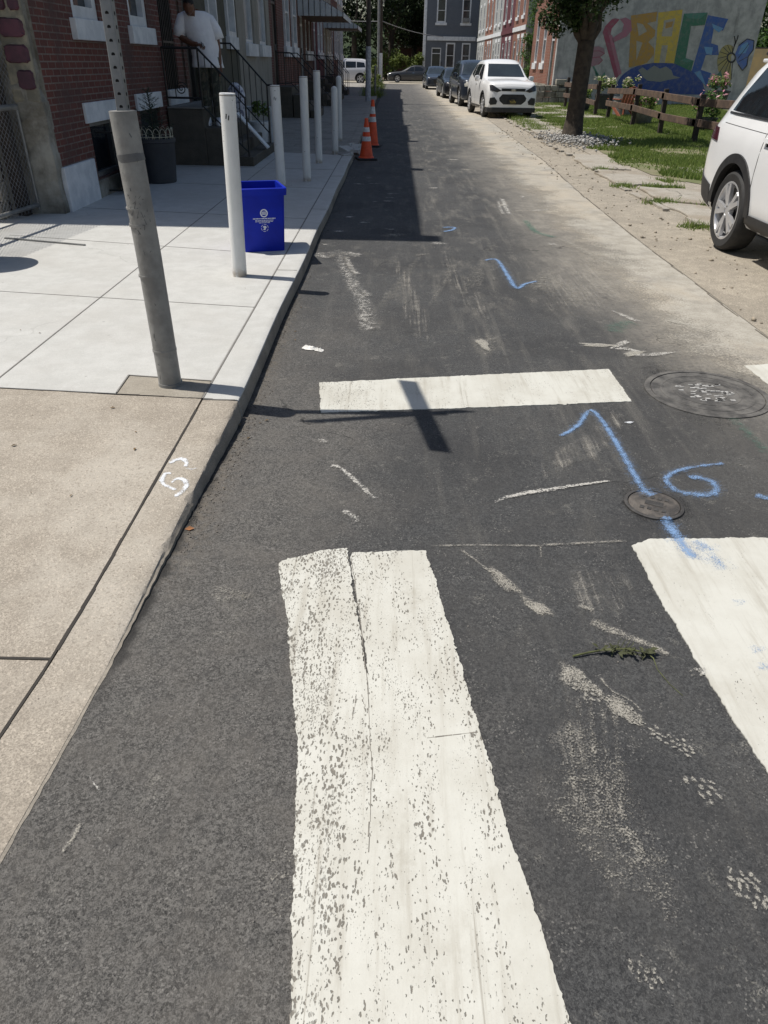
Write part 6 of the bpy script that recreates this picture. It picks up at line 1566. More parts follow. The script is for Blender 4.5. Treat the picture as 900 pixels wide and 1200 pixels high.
# ------------------------------------------------------------------ vehicles
def hermite(keys, ys):
    K = np.array(keys, float); x = K[:, 0]; out = []
    for c_ in range(1, K.shape[1]):
        y = K[:, c_]; h_ = np.diff(x); d = np.diff(y)/h_; m_ = np.zeros(len(x)); m_[0], m_[-1] = d[0], d[-1]
        for i in range(1, len(x)-1):
            if d[i-1]*d[i] > 0: w1, w2 = 2*h_[i]+h_[i-1], h_[i]+2*h_[i-1]; m_[i] = (w1+w2)/(w1/d[i-1]+w2/d[i])
        i = np.clip(np.searchsorted(x, ys)-1, 0, len(h_)-1); t = (ys-x[i])/h_[i]
        out.append((2*t**3-3*t**2+1)*y[i]+(t**3-2*t**2+t)*h_[i]*m_[i]+(-2*t**3+3*t**2)*y[i+1]+(t**3-t**2)*h_[i]*m_[i+1])
    return np.array(out).T
def car_body(keys, n=90):
    """keys: y, z bottom, z belt, z top, half width, half width at top"""
    y0, y1 = keys[0][0], keys[-1][0]
    ys = np.unique(np.concatenate([np.linspace(y0, y1, n), y0+np.array([.015, .04]), y1-np.array([.015, .04])])); P_ = hermite(keys, ys); rings = []
    for y, (zb, zl, zt, w_, wt) in zip(ys, P_):
        dz = zl-zb; gt = zt-zl; t7 = max(0.12, min(.9, gt/.5))
        half = [(0, zb), (.78*w_, zb), (.93*w_, zb+.03), (.975*w_, zb+.10*dz), (.99*w_, zb+.3*dz), (1.0*w_, zb+.55*dz), (.995*w_, zb+.78*dz), (.975*w_, zl-.07*dz), (.945*w_, zl),
                (.945*w_+(wt+.035-.945*w_)*.5, zl+gt*.46), (wt+.035, zl+gt*.84), (wt-.02, zl+gt*.945), (wt-.14, zl+gt*.99), (wt*.45, zt+.012), (0, zt+.018)]
        ring = [(x, y, z) for x, z in half]+[(-x, y, z) for x, z in half[-2:0:-1]]
        rings.append(ring)
    k = len(rings[0]); f = MB(); f.v = [p for r_ in rings for p in r_]
    for i in range(len(rings)-1):
        for j in range(k): f.f.append((i*k+j, i*k+(j+1) % k, (i+1)*k+(j+1) % k, (i+1)*k+j)); f.m.append(0)
    f.f.append(tuple(range(k-1, -1, -1))); f.m.append(0); f.f.append(tuple((len(rings)-1)*k+j for j in range(k))); f.m.append(0)
    return f
def bool_cut(body, cutter):
    md = body.modifiers.new('cut', 'BOOLEAN'); md.operation = 'DIFFERENCE'; md.object = cutter; md.solver = 'EXACT'; md.material_mode = 'TRANSFER'
    dg = bpy.context.evaluated_depsgraph_get(); me = bpy.data.meshes.new_from_object(body.evaluated_get(dg)); body.modifiers.clear(); old = body.data; body.data = me; bpy.data.meshes.remove(old)
    cm = cutter.data; bpy.data.objects.remove(cutter); bpy.data.meshes.remove(cm)
def subdiv_poly(poly, step):
    bm = bmesh.new(); vs = [bm.verts.new((p[0], p[1], 0)) for p in poly]; bm.faces.new(vs)
    bmesh.ops.triangulate(bm, faces=bm.faces[:])
    for _ in range(4):
        ed = [e for e in bm.edges if e.calc_length() > step]
        if not ed: break
        bmesh.ops.subdivide_edges(bm, edges=ed, cuts=1); bmesh.ops.triangulate(bm, faces=[q for q in bm.faces if len(q.verts) > 3])
    v = [tuple(q.co[:2]) for q in bm.verts]; bm.verts.index_update(); fcs = [tuple(q.index for q in p.verts) for p in bm.faces]; bm.free(); return v, fcs
def patch(name, poly, axis, sgn, bvh, mat, parent, off=.006, step=.12, th=.012, mirror=False):
    """a panel lying on the body: polygon in (y,z) for a side or (x,z) for front and rear, pressed onto the surface"""
    f = MB()
    for mir in ((1, -1) if mirror else (1,)):
        v, fcs = subdiv_poly(poly, step); outer = []; inner = []
        for a, b in v:
            if axis == 'x': s_ = sgn*mir; o = Vector((s_*5, a, b)); d = Vector((-s_, 0, 0))
            else: o = Vector((a*mir, sgn*9, b)); d = Vector((0, -sgn, 0))
            hit, nr, _, _ = bvh.ray_cast(o, d)
            if hit is None: hit, nr, _, _ = bvh.find_nearest(Vector((o.x if axis == 'y' else sgn*mir*.8, o.y if axis == 'x' else sgn*2.2, b)))
            outer.append(hit-d*off); inner.append(hit-d*(off-th))
        n = len(outer)
        flip = (axis == 'x' and sgn*mir < 0) or (axis == 'y' and sgn*mir > 0)
        f.add(outer, [tuple(reversed(q)) if flip else q for q in fcs])
        cnt = {}
        for q in fcs:
            for i in range(3): e = (q[i], q[(i+1) % 3]); cnt[tuple(sorted(e))] = cnt.get(tuple(sorted(e)), 0)+1
        be = [e for e, c_ in cnt.items() if c_ == 1]; b0 = len(f.v)
        f.add(outer+inner, [(e[0], e[1], n+e[1], n+e[0]) for e in be])
    return f.build(name, mat, parent, smooth=40)
def wheel_meshes(r, wd, rimf, spokes):
    t = MB(); hw = wd/2; t.lathe([(r*rimf, -hw*.9), (r*.90, -hw), (r*.97, -hw*.85), (r, -hw*.6), (r, hw*.6), (r*.97, hw*.85), (r*.90, hw), (r*rimf, hw*.9)], 36, axis='x', cap0=False, cap1=False)
    for k in (-.35, 0, .35): t.lathe([(r*1.002, hw*k-.006), (r*1.002, hw*k+.006)], 36, axis='x', cap0=False, cap1=False)
    g = MB(); rr_ = r*rimf   # outside is -x
    g.lathe([(rr_*1.01, -hw*.86), (rr_*1.04, -hw*.93), (rr_*.97, -hw*.93), (rr_*.93, -hw*.80), (rr_*.92, hw*.8)], 36, axis='x', cap0=False, cap1=False)
    g.lathe([(.075, -hw*.55), (.072, -hw*.86), (.03, -hw*.88), (.0, -hw*.88)], 18, axis='x', cap0=False)
    for k in range(spokes):
        for da in (-.15, .15):
            a = 2*math.pi*k/spokes; g.bar((-hw*.78, .05*math.cos(a), .05*math.sin(a)), (-hw*.84, rr_*.95*math.cos(a+da*1.25), rr_*.95*math.sin(a+da*1.25)), .046, .036, up=(1, 0, 0))
    h_ = MB(); h_.lathe([(rr_*.93, -hw*.2), (0.0, -hw*.2)], 30, axis='x', cap0=False, cap1=False); h_.lathe([(rr_*.62, -hw*.34), (rr_*.6, -hw*.36), (.0, -hw*.36)], 24, axis='x', cap0=False, cap1=False)
    return t, g, h_
def car(label, cat, loc, rz, keys, wb, wr, ww, paint, glass_side, wind, rear, spokes=5, name='parked_car', rimf=.68, group=None, windmat=None, clad=None, clr=.05):
    t = thing(name, label, cat, loc, rz, group)
    L0 = keys[0][0]; hw = max(k_[4] for k_ in keys)
    body = car_body(keys).build('body', [paint, M['well']], t, smooth=38)
    cut = MB()
    for y in wb:
        for s in (-1, 1): cut.lathe([(wr+clr, s*(hw-.30)), (wr+clr, s*(hw+.3))], 40, 1, (0, y, wr), axis='x')
    c_ = MB(); 
    for y in wb:
        for s in (-1, 1):
            x0, x1 = sorted((s*(hw-.30), s*(hw+.3))); c_.lathe([(wr+clr, x0), (wr+clr, x1)], 40, 0, (0, y, wr), axis='x')
    co = c_.build('cutter', M['well'])
    body_t = body.parent; body.parent = None; bool_cut(body, co); body.parent = body_t
    body.data.shade_smooth(); body.data.set_sharp_from_angle(angle=R(38))
    src = car_body(keys); bvh = BVHTree.FromPolygons([Vector(v) for v in src.v], src.f)
    for i, poly in enumerate(glass_side): 
        for s in (-1, 1): patch('side_window', poly, 'x', s, bvh, M['glass'], t)
    if wind: patch('windscreen', wind, 'y', -1, bvh, windmat or M['windscreen'], t, off=.008, th=.02)
    if rear: patch('rear_window', rear, 'y', 1, bvh, M['glass'], t, off=.008, th=.02)
    tm, gm_, hm = wheel_meshes(wr, ww, rimf, spokes)
    for y in wb:
        for s in (-1, 1):
            wo = tm.build('wheel', M['rubber'], t, (s*(hw-ww/2-.012), y, wr), smooth=40, rot=(0, 0, 0 if s < 0 else math.pi))
            gm_.build('rim', M['alloy'], wo, smooth=40); hm.build('brake_disc', M['alloy_dark'], wo)
    if clad:
        for y in wb:
            for s in (-1, 1):
                f = MB(); v = []; n = 26; a0, a1 = 2, 178
                for k in range(n+1):
                    a = R(a0+(a1-a0)*k/n)
                    for q in (wr+clr-.012, wr+clr+clad):
                        yy, zz = y+q*math.cos(a), wr+q*math.sin(a); hit, nr, _, _ = bvh.ray_cast(Vector((s*5, yy, zz)), Vector((-s, 0, 0)))
                        x = hit.x if hit else s*hw
                        v.append((x+s*.016, yy, zz)); v.append((x-s*.05, yy, zz))
                for k in range(n):
                    b = 4*k; f.add([v[b+i] for i in range(8)], ((0, 4, 6, 2), (1, 3, 7, 5), (0, 1, 5, 4), (2, 6, 7, 3)))
                f.build('wheel_arch_trim', M['black_plastic'], t, smooth=40)
    return t, bvh
def mirrors(t, hw, y, z, mat, s=1.0):
    for q in (-1, 1):
        f = MB(); f.lathe([(.0, -.10), (.06, -.085), (.085, 0), (.075, .07), (.0, .085)], 14, c=(0, 0, 0)); o = f.build('mirror', mat, t, (q*(hw+.10), y, z), smooth=60)
        o.scale = (1.15*s, .8*s, s)
        f = MB(); f.box(-.09, .0, -.02, .02, -.03, .0) if q > 0 else f.box(0, .09, -.02, .02, -.03, 0); f.build('mirror_arm', M['black_plastic'], o)
# --- white compact crossover facing the viewer
K = [(-2.12, .27, .72, .88, .72, .58), (-2.05, .22, .83, .975, .81, .66), (-1.85, .21, .93, 1.035, .87, .72), (-1.2, .21, .985, 1.085, .885, .74), (-.92, .21, 1.0, 1.11, .89, .74), (-.80, .21, 1.0, 1.17, .89, .71), (-.15, .21, 1.02, 1.56, .89, .615), (.25, .21, 1.03, 1.645, .89, .605), (1.1, .22, 1.06, 1.63, .885, .59), (1.7, .24, 1.08, 1.53, .87, .56), (1.98, .28, 1.05, 1.16, .83, .56), (2.10, .34, .84, .94, .74, .52)]
side = [[(-.62, 1.06), (.10, 1.08), (.10, 1.50), (-.12, 1.49)], [(.17, 1.08), (.98, 1.11), (.98, 1.50), (.17, 1.51)], [(1.05, 1.13), (1.5, 1.20), (1.40, 1.45), (1.05, 1.49)]]
tx, bv = car('white compact crossover parked facing the viewer with smoked headlights', 'car', (3.97, 31.35, .01), R(5), K, (-1.28, 1.28), .335, .21, M['car_white'], side, [(-.66, 1.155), (.66, 1.155), (.55, 1.52), (-.55, 1.52)], [(-.5, 1.2), (.5, 1.2), (.45, 1.5), (-.45, 1.5)], clad=.05, group='cars parked along the right side')
patch('headlight', [(.40, .78), (.56, .74), (.79, .79), (.80, .93), (.72, .945), (.56, .86)], 'y', -1, bv, M['lamp_smoke'], tx, step=.05, off=.012, th=.03)
patch('headlight', [(-.40, .78), (-.56, .86), (-.72, .945), (-.80, .93), (-.79, .79), (-.56, .74)], 'y', -1, bv, M['lamp_smoke'], tx, step=.05, off=.012, th=.03)
patch('upper_grille', [(-.40, .77), (.40, .77), (.42, .85), (-.42, .85)], 'y', -1, bv, M['black_plastic'], tx)
patch('lower_grille', [(-.31, .40), (.31, .40), (.45, .50), (.47, .58), (.37, .685), (-.37, .685), (-.47, .58), (-.45, .50)], 'y', -1, bv, M['black_plastic'], tx)
for s in (-1, 1):
    pts = [(.56, .40), (.76, .38), (.80, .45), (.78, .58), (.63, .60), (.53, .49)]
    patch('fog_lamp_pocket', [(s*a, b) for a, b in (pts if s > 0 else pts[::-1])], 'y', -1, bv, M['black_plastic'], tx, step=.05, off=.012, th=.03)
f = MB(); f.prism([(-.70, -2.135), (.70, -2.135), (.84, -2.03), (.87, -1.72), (-.87, -1.72), (-.84, -2.03)], .17, .315); f.build('lower_valance', M['black_plastic'], tx, bevel=.02)
f = MB(); f.prism([(-.36, -2.15), (.36, -2.15), (.40, -2.10), (-.40, -2.10)], .18, .30); f.build('skid_plate', M['black_plastic'], tx, bevel=.01)
f = MB(); f.box(-.085, .085, -2.150, -2.11, .795, .825); f.box(-.05, .05, -2.152, -2.11, .780, .840); f.build('front_emblem', M['chrome'], tx, bevel=.004)
f = MB(); f.box(-.15, .15, -2.165, -2.13, .405, .555); npl = f.build('number_plate', M['black_plastic'], tx, bevel=.003)
f = MB()
sq = [(-.11+.011*k, .475+.018*math.sin(k*1.9)+(.025 if k in (0, 1, 14, 15) else 0)) for k in range(21)]
for a, b in zip(sq[:-1], sq[1:]): f.bar((a[0], -2.167, a[1]), (b[0], -2.167, b[1]), .004, .010, up=(0, 0, 1))
f.box(-.06, .06, -2.168, -2.1655, .525, .532); f.box(-.10, .10, -2.168, -2.1655, .420, .426); f.build('plate_lettering', M['gold_print'], npl)
for s in (-1, 1): patch('sill_trim', [(-.90, .215), (.90, .225), (.90, .33), (-.90, .32)], 'x', s, bv, M['black_plastic'], tx)
tx.scale = (1.04, 1.06, 1.09)
mirrors(tx, .87, -.55, 1.10, M['car_white'])
f = MB(); f.lathe([(.17, -.012), (.185, 0), (.17, .012)], 24, cap0=False, cap1=False); 
for s in (-1, 1): patch('door_handle', [(.0, .93), (.18, .935), (.18, .965), (.0, .96)], 'x', s, bv, M['car_white'], tx, off=.025, th=.03); 
for s in (-1, 1):
    for x in (.08, 1.02): patch('shut_line', [(x+.03, .34), (x+.038, .34), (x+.068, 1.03), (x+.06, 1.03)], 'x', s, bv, M['dark_trim'], tx, off=.002, th=.003)
# --- dark blue-grey SUV behind it
K = [(-2.35, .34, .78, .92, .70, .56), (-2.25, .28, .92, 1.03, .86, .70), (-1.9, .24, 1.02, 1.10, .93, .78), (-1.1, .24, 1.09, 1.19, .95, .80), (-.95, .24, 1.10, 1.25, .95, .77), (-.25, .24, 1.12, 1.68, .95, .68), (.2, .24, 1.13, 1.78, .95, .67), (1.4, .25, 1.16, 1.77, .945, .65), (2.0, .27, 1.16, 1.66, .92, .62), (2.28, .33, 1.10, 1.25, .88, .62), (2.38, .40, .90, 1.0, .80, .58)]
side = [[(-.75, 1.17), (.10, 1.18), (.10, 1.63), (-.15, 1.61)], [(.18, 1.18), (1.05, 1.20), (1.05, 1.64), (.18, 1.64)], [(1.12, 1.21), (1.85, 1.24), (1.75, 1.57), (1.12, 1.63)]]
dv, bv = car('dark blue-grey SUV parked behind the white crossover with hazy headlights', 'car', (3.72, 39.0, .01), R(4.2), K, (-1.42, 1.42), .37, .23, M['car_navy'], side, [(-.76, 1.215), (.76, 1.215), (.60, 1.69), (-.60, 1.69)], [(-.6, 1.25), (.6, 1.25), (.55, 1.6), (-.55, 1.6)], clad=.04, group='cars parked along the right side')
for s in (-1, 1):
    pts = [(.50, .80), (.82, .78), (.85, .98), (.72, 1.03), (.52, .94)]; patch('headlight', [(s*a, b) for a, b in (pts if s > 0 else pts[::-1])], 'y', -1, bv, M['lamp_clear'], dv)
patch('grille', [(-.46, .72), (.46, .72), (.44, .93), (-.44, .93)], 'y', -1, bv, M['black_plastic'], dv); patch('lower_grille', [(-.6, .36), (.6, .36), (.55, .56), (-.55, .56)], 'y', -1, bv, M['black_plastic'], dv)
mirrors(dv, .93, -.68, 1.2, M['car_navy'], 1.1)
# --- sedans
KS = [(-2.35, .26, .58, .68, .64, .50), (-2.26, .20, .68, .76, .82, .66), (-1.9, .17, .77, .84, .89, .74), (-1.05, .17, .85, .93, .905, .76), (-.85, .17, .87, 1.0, .905, .73), (-.05, .17, .90, 1.36, .905, .60), (.35, .17, .91, 1.435, .905, .585), (.9, .18, .92, 1.40, .90, .575), (1.5, .20, .94, 1.11, .89, .64), (1.75, .21, .95, 1.04, .88, .68), (2.2, .25, .93, 1.0, .84, .66), (2.33, .32, .74, .84, .74, .56)]
side_s = [[(-.62, .94), (.18, .955), (.18, 1.31), (-.10, 1.29)], [(.25, .955), (1.0, .97), (1.12, 1.13), (.80, 1.30), (.25, 1.325)]]
wind_s = [(-.72, .965), (.72, .965), (.55, 1.365), (-.55, 1.365)]; rear_s = [(-.6, 1.02), (.6, 1.02), (.5, 1.34), (-.5, 1.34)]
def sedan(label, loc, rz, paint, group, lamps='lamp_smoke'):
    t, b = car(label, 'car', loc, rz, KS, (-1.38, 1.36), .325, .21, paint, side_s, wind_s, rear_s, group=group)
    for s in (-1, 1):
        pts = [(.42, .60), (.78, .58), (.83, .70), (.66, .745), (.44, .69)]; patch('headlight', [(s*a, c_) for a, c_ in (pts if s > 0 else pts[::-1])], 'y', -1, b, M[lamps], t)
        pts = [(.45, .75), (.80, .72), (.82, .88), (.5, .88)]; patch('tail_lamp', [(s*a, c_) for a, c_ in (pts[::-1] if s > 0 else pts)], 'y', 1, b, M['lamp_red'], t)
    patch('grille', [(-.34, .38), (.34, .38), (.38, .62), (-.38, .62)], 'y', -1, b, M['black_plastic'], t)
    mirrors(t, .89, -.5, .98, paint, .85)
    for s in (-1, 1): patch('door_handle', [(.05, .80), (.22, .80), (.22, .83), (.05, .83)], 'x', s, b, M['chrome'], t, off=.02, th=.025)
    return t
sedan('black sedan parked third in line behind the dark blue-grey SUV', (3.42, 47.4, .01), R(3.5), M['car_black'], 'cars parked along the right side')
sedan('dark grey car farthest up the right side, facing the viewer', (3.05, 62.6, .01), R(2), M['car_navy'], 'cars parked along the right side')
sedan('charcoal sedan seen side-on across the end of the street in front of the bush', (1.55, 80.2, .012), R(-90), M['car_grey'], None, 'lamp_clear')
KW = [(a, b, c_, d*1.04 if d > 1.2 else d, e, g_) for a, b, c_, d, e, g_ in K]
ws, bv = car('white SUV standing side-on behind the utility pole at the left', 'car', (-4.45, 72.0, .012), R(-90), KW, (-1.42, 1.42), .38, .24, M['car_silver'], side, [(-.76, 1.215), (.76, 1.215), (.60, 1.69), (-.60, 1.69)], [(-.6, 1.25), (.6, 1.25), (.55, 1.6), (-.55, 1.6)], clad=.04)
for s in (-1, 1):
    pts = [(.66, .85), (.84, .85), (.84, 1.15), (.68, 1.15)]; patch('tail_lamp', [(s*a, b) for a, b in (pts[::-1] if s > 0 else pts)], 'y', 1, bv, M['lamp_red'], ws)
# --- large white SUV at the right edge: its rear quarter shows
KJ = [(-2.55, .36, .84, .98, .72, .60), (-2.45, .30, .98, 1.08, .88, .74), (-2.0, .27, 1.08, 1.17, .955, .82), (-1.1, .27, 1.13, 1.24, .97, .82), (-.9, .27, 1.14, 1.30, .97, .80), (-.2, .27, 1.16, 1.70, .97, .72), (.3, .27, 1.165, 1.79, .97, .705), (1.3, .27, 1.17, 1.80, .97, .70), (2.0, .28, 1.175, 1.74, .955, .685), (2.28, .32, 1.165, 1.60, .935, .66), (2.45, .42, 1.12, 1.30, .90, .66), (2.53, .48, .98, 1.08, .84, .62), (2.57, .55, .80, .88, .74, .55)]
sj = [[(-.75, 1.22), (.02, 1.23), (.02, 1.66), (-.15, 1.64)], [(.10, 1.23), (.98, 1.235), (.98, 1.685), (.10, 1.68)], [(1.07, 1.24), (2.13, 1.275), (2.06, 1.40), (1.86, 1.655), (1.07, 1.685)]]
jp, bv = car('large white SUV cut off by the right edge, rear wheel and tail showing', 'car', (4.435, 6.52, .01), 0, KJ, (-1.48, 1.48), .385, .25, M['car_white'], sj, [(-.8, 1.27), (.8, 1.27), (.64, 1.70), (-.64, 1.70)], [(-.62, 1.25), (.62, 1.25), (.58, 1.62), (-.58, 1.62)], spokes=5, clad=.075, clr=.075, rimf=.70)
for s in (-1, 1):
    pts = [(2.14, .985), (2.47, 1.0), (2.47, 1.12), (2.22, 1.105)]; patch('tail_lamp', pts, 'x', s, bv, M['lamp_red'], jp, off=.012, th=.03, step=.05)
    patch('rear_bumper', [(2.02, .34), (2.30, .42), (2.47, .58), (2.50, .68), (2.36, .62), (2.06, .56)], 'x', s, bv, M['black_plastic'], jp, off=.010, step=.07)
    patch('sill_trim', [(-1.0, .275), (1.0, .275), (1.0, .43), (-1.0, .43)], 'x', s, bv, M['black_plastic'], jp, off=.014)
    patch('belt_moulding', [(-.8, 1.20), (2.16, 1.245), (2.16, 1.262), (-.8, 1.217)], 'x', s, bv, M['black_plastic'], jp, off=.012)
    for x in (1.02,): patch('shut_line', [(x, .44), (x+.008, .44), (x+.02, 1.2), (x+.012, 1.2)], 'x', s, bv, M['dark_trim'], jp, off=.0025, th=.004)
    patch('door_handle', [(.76, 1.055), (.99, 1.065), (.99, 1.10), (.76, 1.09)], 'x', s, bv, M['car_white'], jp, off=.035, th=.03)
    patch('handle_recess', [(.80, 1.02), (.95, 1.03), (.97, 1.075), (.80, 1.065)], 'x', s, bv, M['well'], jp, off=.003, th=.004)
    patch('crease_line', [(1.05, 1.125), (2.14, 1.155), (2.14, 1.160), (1.05, 1.130)], 'x', s, bv, M['dark_trim'], jp, off=.0015, th=.003)
    patch('fuel_door', [(1.30, .93), (1.305, .93), (1.305, 1.09), (1.30, 1.09)], 'x', s, bv, M['dark_trim'], jp, off=.0015, th=.003) if s > 0 else None
    f = MB(); f.tube([(s*.70, -.2, 1.80), (s*.70, .2, 1.85), (s*.69, 1.7, 1.845), (s*.68, 2.05, 1.775)], .018, 8); f.build('roof_rail', M['dark_trim'], jp, smooth=50)
f = MB(); f.prism([(-.62, 1.98), (.62, 1.98), (.58, 2.36), (-.58, 2.36)], 1.70, 1.735); sp_ = f.build('rear_spoiler', M['car_white'], jp, bevel=.012)
mirrors(jp, .96, -.7, 1.25, M['car_white'], 1.15)

# ------------------------------------------------------------------ the man on the stoop
def skin(name, verts, radii, edges, mat, parent, sub=2, root=0):
    me = bpy.data.meshes.new(name); me.from_pydata(verts, edges, []); o = bpy.data.objects.new(name, me); COL.objects.link(o)
    o.modifiers.new('skin', 'SKIN'); s = o.modifiers.new('sub', 'SUBSURF'); s.levels = sub; s.render_levels = sub
    for i, sv in enumerate(me.skin_vertices[0].data):
        r_ = radii[i]; sv.radius = r_ if isinstance(r_, tuple) else (r_, r_); sv.use_root = (i == root)
    dg = bpy.context.evaluated_depsgraph_get(); m2 = bpy.data.meshes.new_from_object(o.evaluated_get(dg)); o.modifiers.clear(); o.data = m2; bpy.data.meshes.remove(me); m2.name = name
    m2.materials.clear(); m2.materials.append(mat); m2.shade_smooth(); o.parent = parent; return o
pr = thing('person', 'man in white t-shirt and camouflage trousers on the stoop, looking down at a phone', 'person', (-3.16, 13.98, ZS+.577), R(6))
pr.scale = (1.04, 1.05, 1.06)
hd = Vector((-.15, -.185, 1.515))
V = [(0, 0, .95), (-.01, 0, 1.12), (-.06, -.01, 1.32), (-.11, -.02, 1.45), (-.135, -.075, 1.505), tuple(hd),           # 0-5
     (-.31, -.02, 1.46), (-.365, -.05, 1.19), (-.15, -.29, 1.10), (-.065, -.36, 1.10),                                    # right arm to the wrist 6-9
     (.13, .0, 1.42), (.19, .01, 1.16), (.205, -.02, .90), (.205, -.04, .83),                                               # left arm 10-13
     (-.08, 0, .90), (-.065, -.03, .50), (-.058, .0, .10), (-.058, -.09, .045),                                            # right leg 14-17
     (.11, 0, .90), (.115, -.03, .50), (.118, .0, .10), (.118, -.09, .045)]
E_ = [(0, 1), (1, 2), (2, 3), (3, 4), (4, 5), (3, 6), (6, 7), (7, 8), (8, 9), (3, 10), (10, 11), (11, 12), (12, 13), (0, 14), (14, 15), (15, 16), (16, 17), (0, 18), (18, 19), (19, 20), (20, 21)]
Rd = [(.15, .13), (.16, .13), (.165, .13), (.13, .10), .058, .05, .066, .052, .043, .033, .066, .052, .040, .032, .095, .068, .045, .04, .095, .068, .045, .04]
body = skin('body', V, Rd, E_, M['skin'], pr)
# head: egg with face, bowed forward
def head_mesh():
    f = MB(); nu, nv = 28, 20; R_ = Matrix.Rotation(R(28), 4, 'X') @ Matrix.Rotation(R(12), 4, 'Y')
    for j in range(nv+1):
        th = math.pi*j/nv
        for i in range(nu):
            ph = 2*math.pi*i/nu; x = math.sin(th)*math.cos(ph); y = math.sin(th)*math.sin(ph); z = math.cos(th)
            px, py, pz = x*.078, y*.098, z*.118
            if z < 0: px *= 1-.28*(-z)**1.5; py *= 1-.12*(-z)
            front = max(0, -y)
            if front > .55:
                nose = math.exp(-((px/.016)**2))*math.exp(-(((pz+.022)/.026)**2)); py -= .024*nose
                for s in (-1, 1): py += .010*math.exp(-(((px-s*.032)/.016)**2))*math.exp(-(((pz-.012)/.014)**2))
                py -= .007*math.exp(-((px/.030)**2))*math.exp(-(((pz+.060)/.010)**2)); py += .006*math.exp(-((px/.026)**2))*math.exp(-(((pz+.064)/.004)**2))
                py -= .006*math.exp(-((px/.05)**2))*math.exp(-(((pz-.034)/.010)**2))
            f.v.append(tuple(R_ @ Vector((px, py, pz))+hd+Vector((-.012, -.025, .055))))
    for j in range(nv):
        for i in range(nu): f.f.append((j*nu+i, (j+1)*nu+i, (j+1)*nu+(i+1) % nu, j*nu+(i+1) % nu)); f.m.append(0)
    for s in (-1, 1):
        c_ = R_ @ Vector((s*.079, .008, -.01))+hd+Vector((-.012, -.025, .055)); n0 = len(f.v); f.lathe([(.008, -.032), (.018, -.018), (.021, .005), (.017, .026), (.006, .034)], 10)
        for q in range(n0, len(f.v)): v = Vector(f.v[q]); f.v[q] = tuple(c_+Vector((v.x*.5, v.y*.9, v.z)))
    return f, R_
hm_, HR = head_mesh()
# join head and body into one continuous figure
ho = hm_.build('head_tmp', M['skin'], None, smooth=60)
bm = bmesh.new(); bm.from_mesh(body.data); bm.from_mesh(ho.data)
def finger_chain(bm, pts, rads, n=8):
    t = MB(); t.tube(pts, rads, n); m_ = bpy.data.meshes.new('tmp'); m_.from_pydata(t.v, [], t.f); bm.from_mesh(m_); bpy.data.meshes.remove(m_)
def hand(bm, wrist, fwd, dn, lat, curl):
    wrist, fwd, dn, lat = Vector(wrist), Vector(fwd).normalized(), Vector(dn).normalized(), Vector(lat).normalized()
    t = MB(); t.tube([wrist-fwd*.02, wrist+fwd*.03, wrist+fwd*.075, wrist+fwd*.095], [.028, .034, .038, .03], 12)
    for i, v in enumerate(t.v): d = Vector(v)-wrist; t.v[i] = tuple(wrist+d-dn*d.dot(dn)*.45)
    m_ = bpy.data.meshes.new('tmp'); m_.from_pydata(t.v, [], t.f); bm.from_mesh(m_); bpy.data.meshes.remove(m_)
    for k, (o, L_) in enumerate(((-.029, .072), (-.010, .080), (.010, .076), (.028, .060))):
        a = wrist+fwd*.082+lat*o; c1 = curl; p1 = a+(fwd*math.cos(c1)+dn*math.sin(c1))*L_*.45; p2 = p1+(fwd*math.cos(c1*2.1)+dn*math.sin(c1*2.1))*L_*.32; p3 = p2+(fwd*math.cos(c1*2.9)+dn*math.sin(c1*2.9))*L_*.25
        finger_chain(bm, [a-fwd*.02, a, p1, p2, p3], [.009, .0095, .0088, .008, .006])
    a = wrist+fwd*.028-lat*.030; finger_chain(bm, [a, a-lat*.025+fwd*.022+dn*.010, a-lat*.032+fwd*.05+dn*.020, a-lat*.024+fwd*.07+dn*.026], [.012, .011, .0095, .007])
hand(bm, V[9], (.55, -.70, -.1), (0, .15, -1), (-.8, -.5, 0), .45)
hand(bm, V[13], (.02, -.12, -1), (-.3, -.9, 0), (.2, 1, 0), .28)
bm.to_mesh(body.data); bm.free(); body.data.shade_smooth(); bpy.data.objects.remove(ho)
f = MB(); nu = 24
for j in range(7):
    th = R(4+j*13)
    for i in range(nu):
        ph = 2*math.pi*i/nu; q = Vector((math.sin(th)*math.cos(ph)*.0815, math.sin(th)*math.sin(ph)*.1015+.004, math.cos(th)*.1215)); f.v.append(tuple(HR @ q+hd+Vector((-.012, -.025, .055))))
for j in range(6):
    for i in range(nu):
        if math.sin(2*math.pi*(i+.5)/nu) < -.35 and j > 3: continue
        f.f.append((j*nu+i, (j+1)*nu+i, (j+1)*nu+(i+1) % nu, j*nu+(i+1) % nu)); f.m.append(0)
f.build('hair', M['hair'], pr, smooth=60)
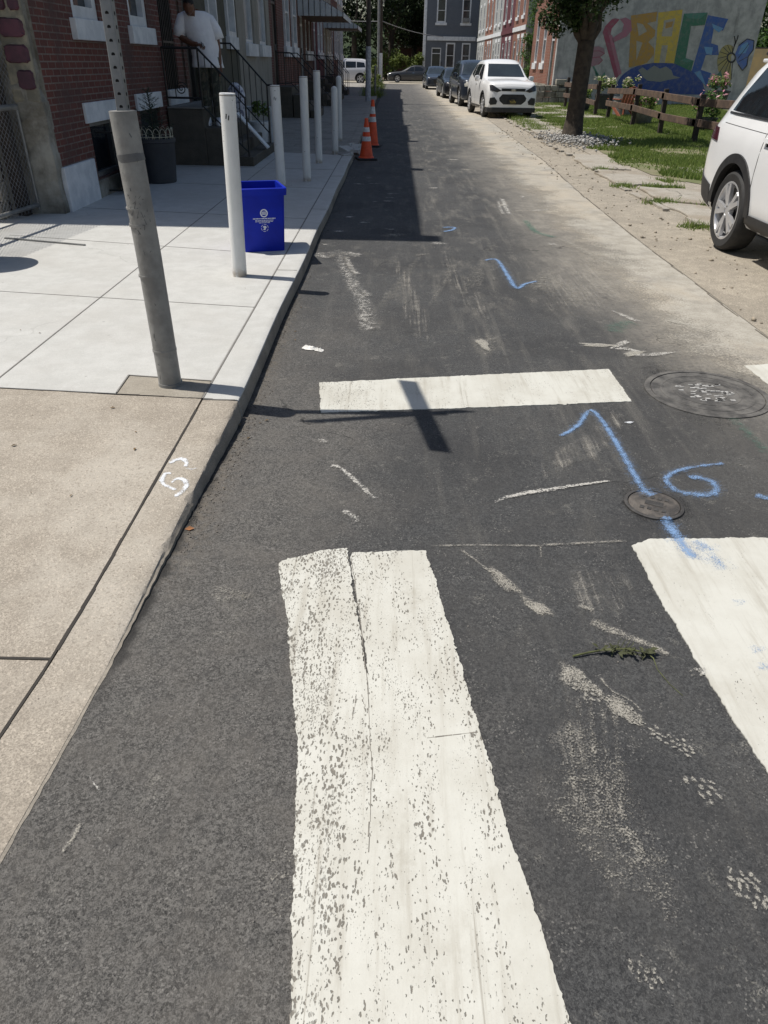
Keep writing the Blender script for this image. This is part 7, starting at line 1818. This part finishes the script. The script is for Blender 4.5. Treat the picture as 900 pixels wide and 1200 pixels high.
# shirt: loose, short sleeves, hem below the hips
n = 30
def shirt_ring(cx, cy, z, rx, ry, ph, amp, sl=0): return [(cx+(rx+1.3*amp*math.sin(5*a+ph)+amp*math.sin(9*a+2*ph))*math.cos(a), cy+(ry+1.5*amp*math.sin(4*a+ph)+1.2*amp*math.sin(11*a+3*ph))*math.sin(a), z+sl*math.cos(a)) for a in (2*math.pi*k/n for k in range(n))]
rings = [shirt_ring(.01, 0, .80, .235, .185, .3, .014, .0), shirt_ring(.005, 0, .84, .232, .182, .4, .013), shirt_ring(.0, 0, .95, .226, .178, .9, .010), shirt_ring(-.015, -.005, 1.08, .222, .176, 1.5, .008), shirt_ring(-.045, -.015, 1.22, .226, .172, 2.0, .006, .01), shirt_ring(-.075, -.02, 1.34, .232, .155, 2.3, .004, .015),
         shirt_ring(-.095, -.02, 1.44, .245, .128, 2.5, .003, .012), shirt_ring(-.105, -.02, 1.485, .228, .112, 2.6, .002, .012), shirt_ring(-.12, -.025, 1.52, .165, .098, 2.6, 0, .008), shirt_ring(-.13, -.045, 1.528, .095, .085, 0, 0, .004)]
f = MB(); f.v = [p for r_ in rings for p in r_]
for i in range(len(rings)-1):
    for k in range(n): f.f.append((i*n+k, i*n+(k+1) % n, (i+1)*n+(k+1) % n, (i+1)*n+k)); f.m.append(0)
f.tube([(-.20, -.015, 1.475), (-.30, -.02, 1.425), (-.355, -.02, 1.31), (-.385, -.02, 1.20)], [.072, .094, .096, .094], 18, cap=False)
f.tube([(.0, -.01, 1.465), (.10, 0, 1.41), (.18, .01, 1.28), (.215, .01, 1.17)], [.072, .094, .096, .094], 18, cap=False)
tshirt = f.build('t_shirt', M['tshirt'], pr, smooth=70)
md = tshirt.modifiers.new('thick', 'SOLIDIFY'); md.thickness = .006; md.offset = -1
f = MB()
for s in (-1, 1):
    f.tube([(.01+s*.085, 0, .93), (.015+s*.09, -.005, .80), (.025+s*.092, -.02, .52), (.03+s*.09, -.008, .28), (.03+s*.088, .0, .10), (.03+s*.088, -.015, .055)], [.125, .115, .092, .084, .078, .080], 20, cap=False)
f.lathe([(.16, .82), (.165, .90), (.16, .98)], 22, cap0=False, cap1=False); f.build('trousers', M['camo'], pr, smooth=70)
for s in (-1, 1):
    f = MB()
    def ell(z, ry0, ry1, rx): return ([(.03+s*.088+rx*math.cos(a), (-.06)+((ry1 if math.sin(a) < 0 else ry0))*math.sin(a)) for a in (2*math.pi*k/20 for k in range(20))], z)
    loft(f, [ell(0, .115, .17, .050), ell(.02, .118, .175, .054), ell(.045, .115, .165, .054), ell(.075, .105, .11, .048), ell(.115, .09, .03, .044)], cap1=True)
    f.build('shoe', M['sneaker'], pr, smooth=50)
w9 = Vector(V[9]); f = MB(); f.box(-.036, .036, -.005, .005, -.072, .072); ph_ = f.build('phone', M['phone'], None, bevel=.004)
pm_ = pr.matrix_basis @ (w9+Vector((.085, -.095, -.012))); ph_.location = pm_; ph_.rotation_euler = (R(60), R(70), R(-30)); tag(ph_, 'black mobile phone in the hand of the man on the stoop', 'phone')
bpy.context.view_layer.update()
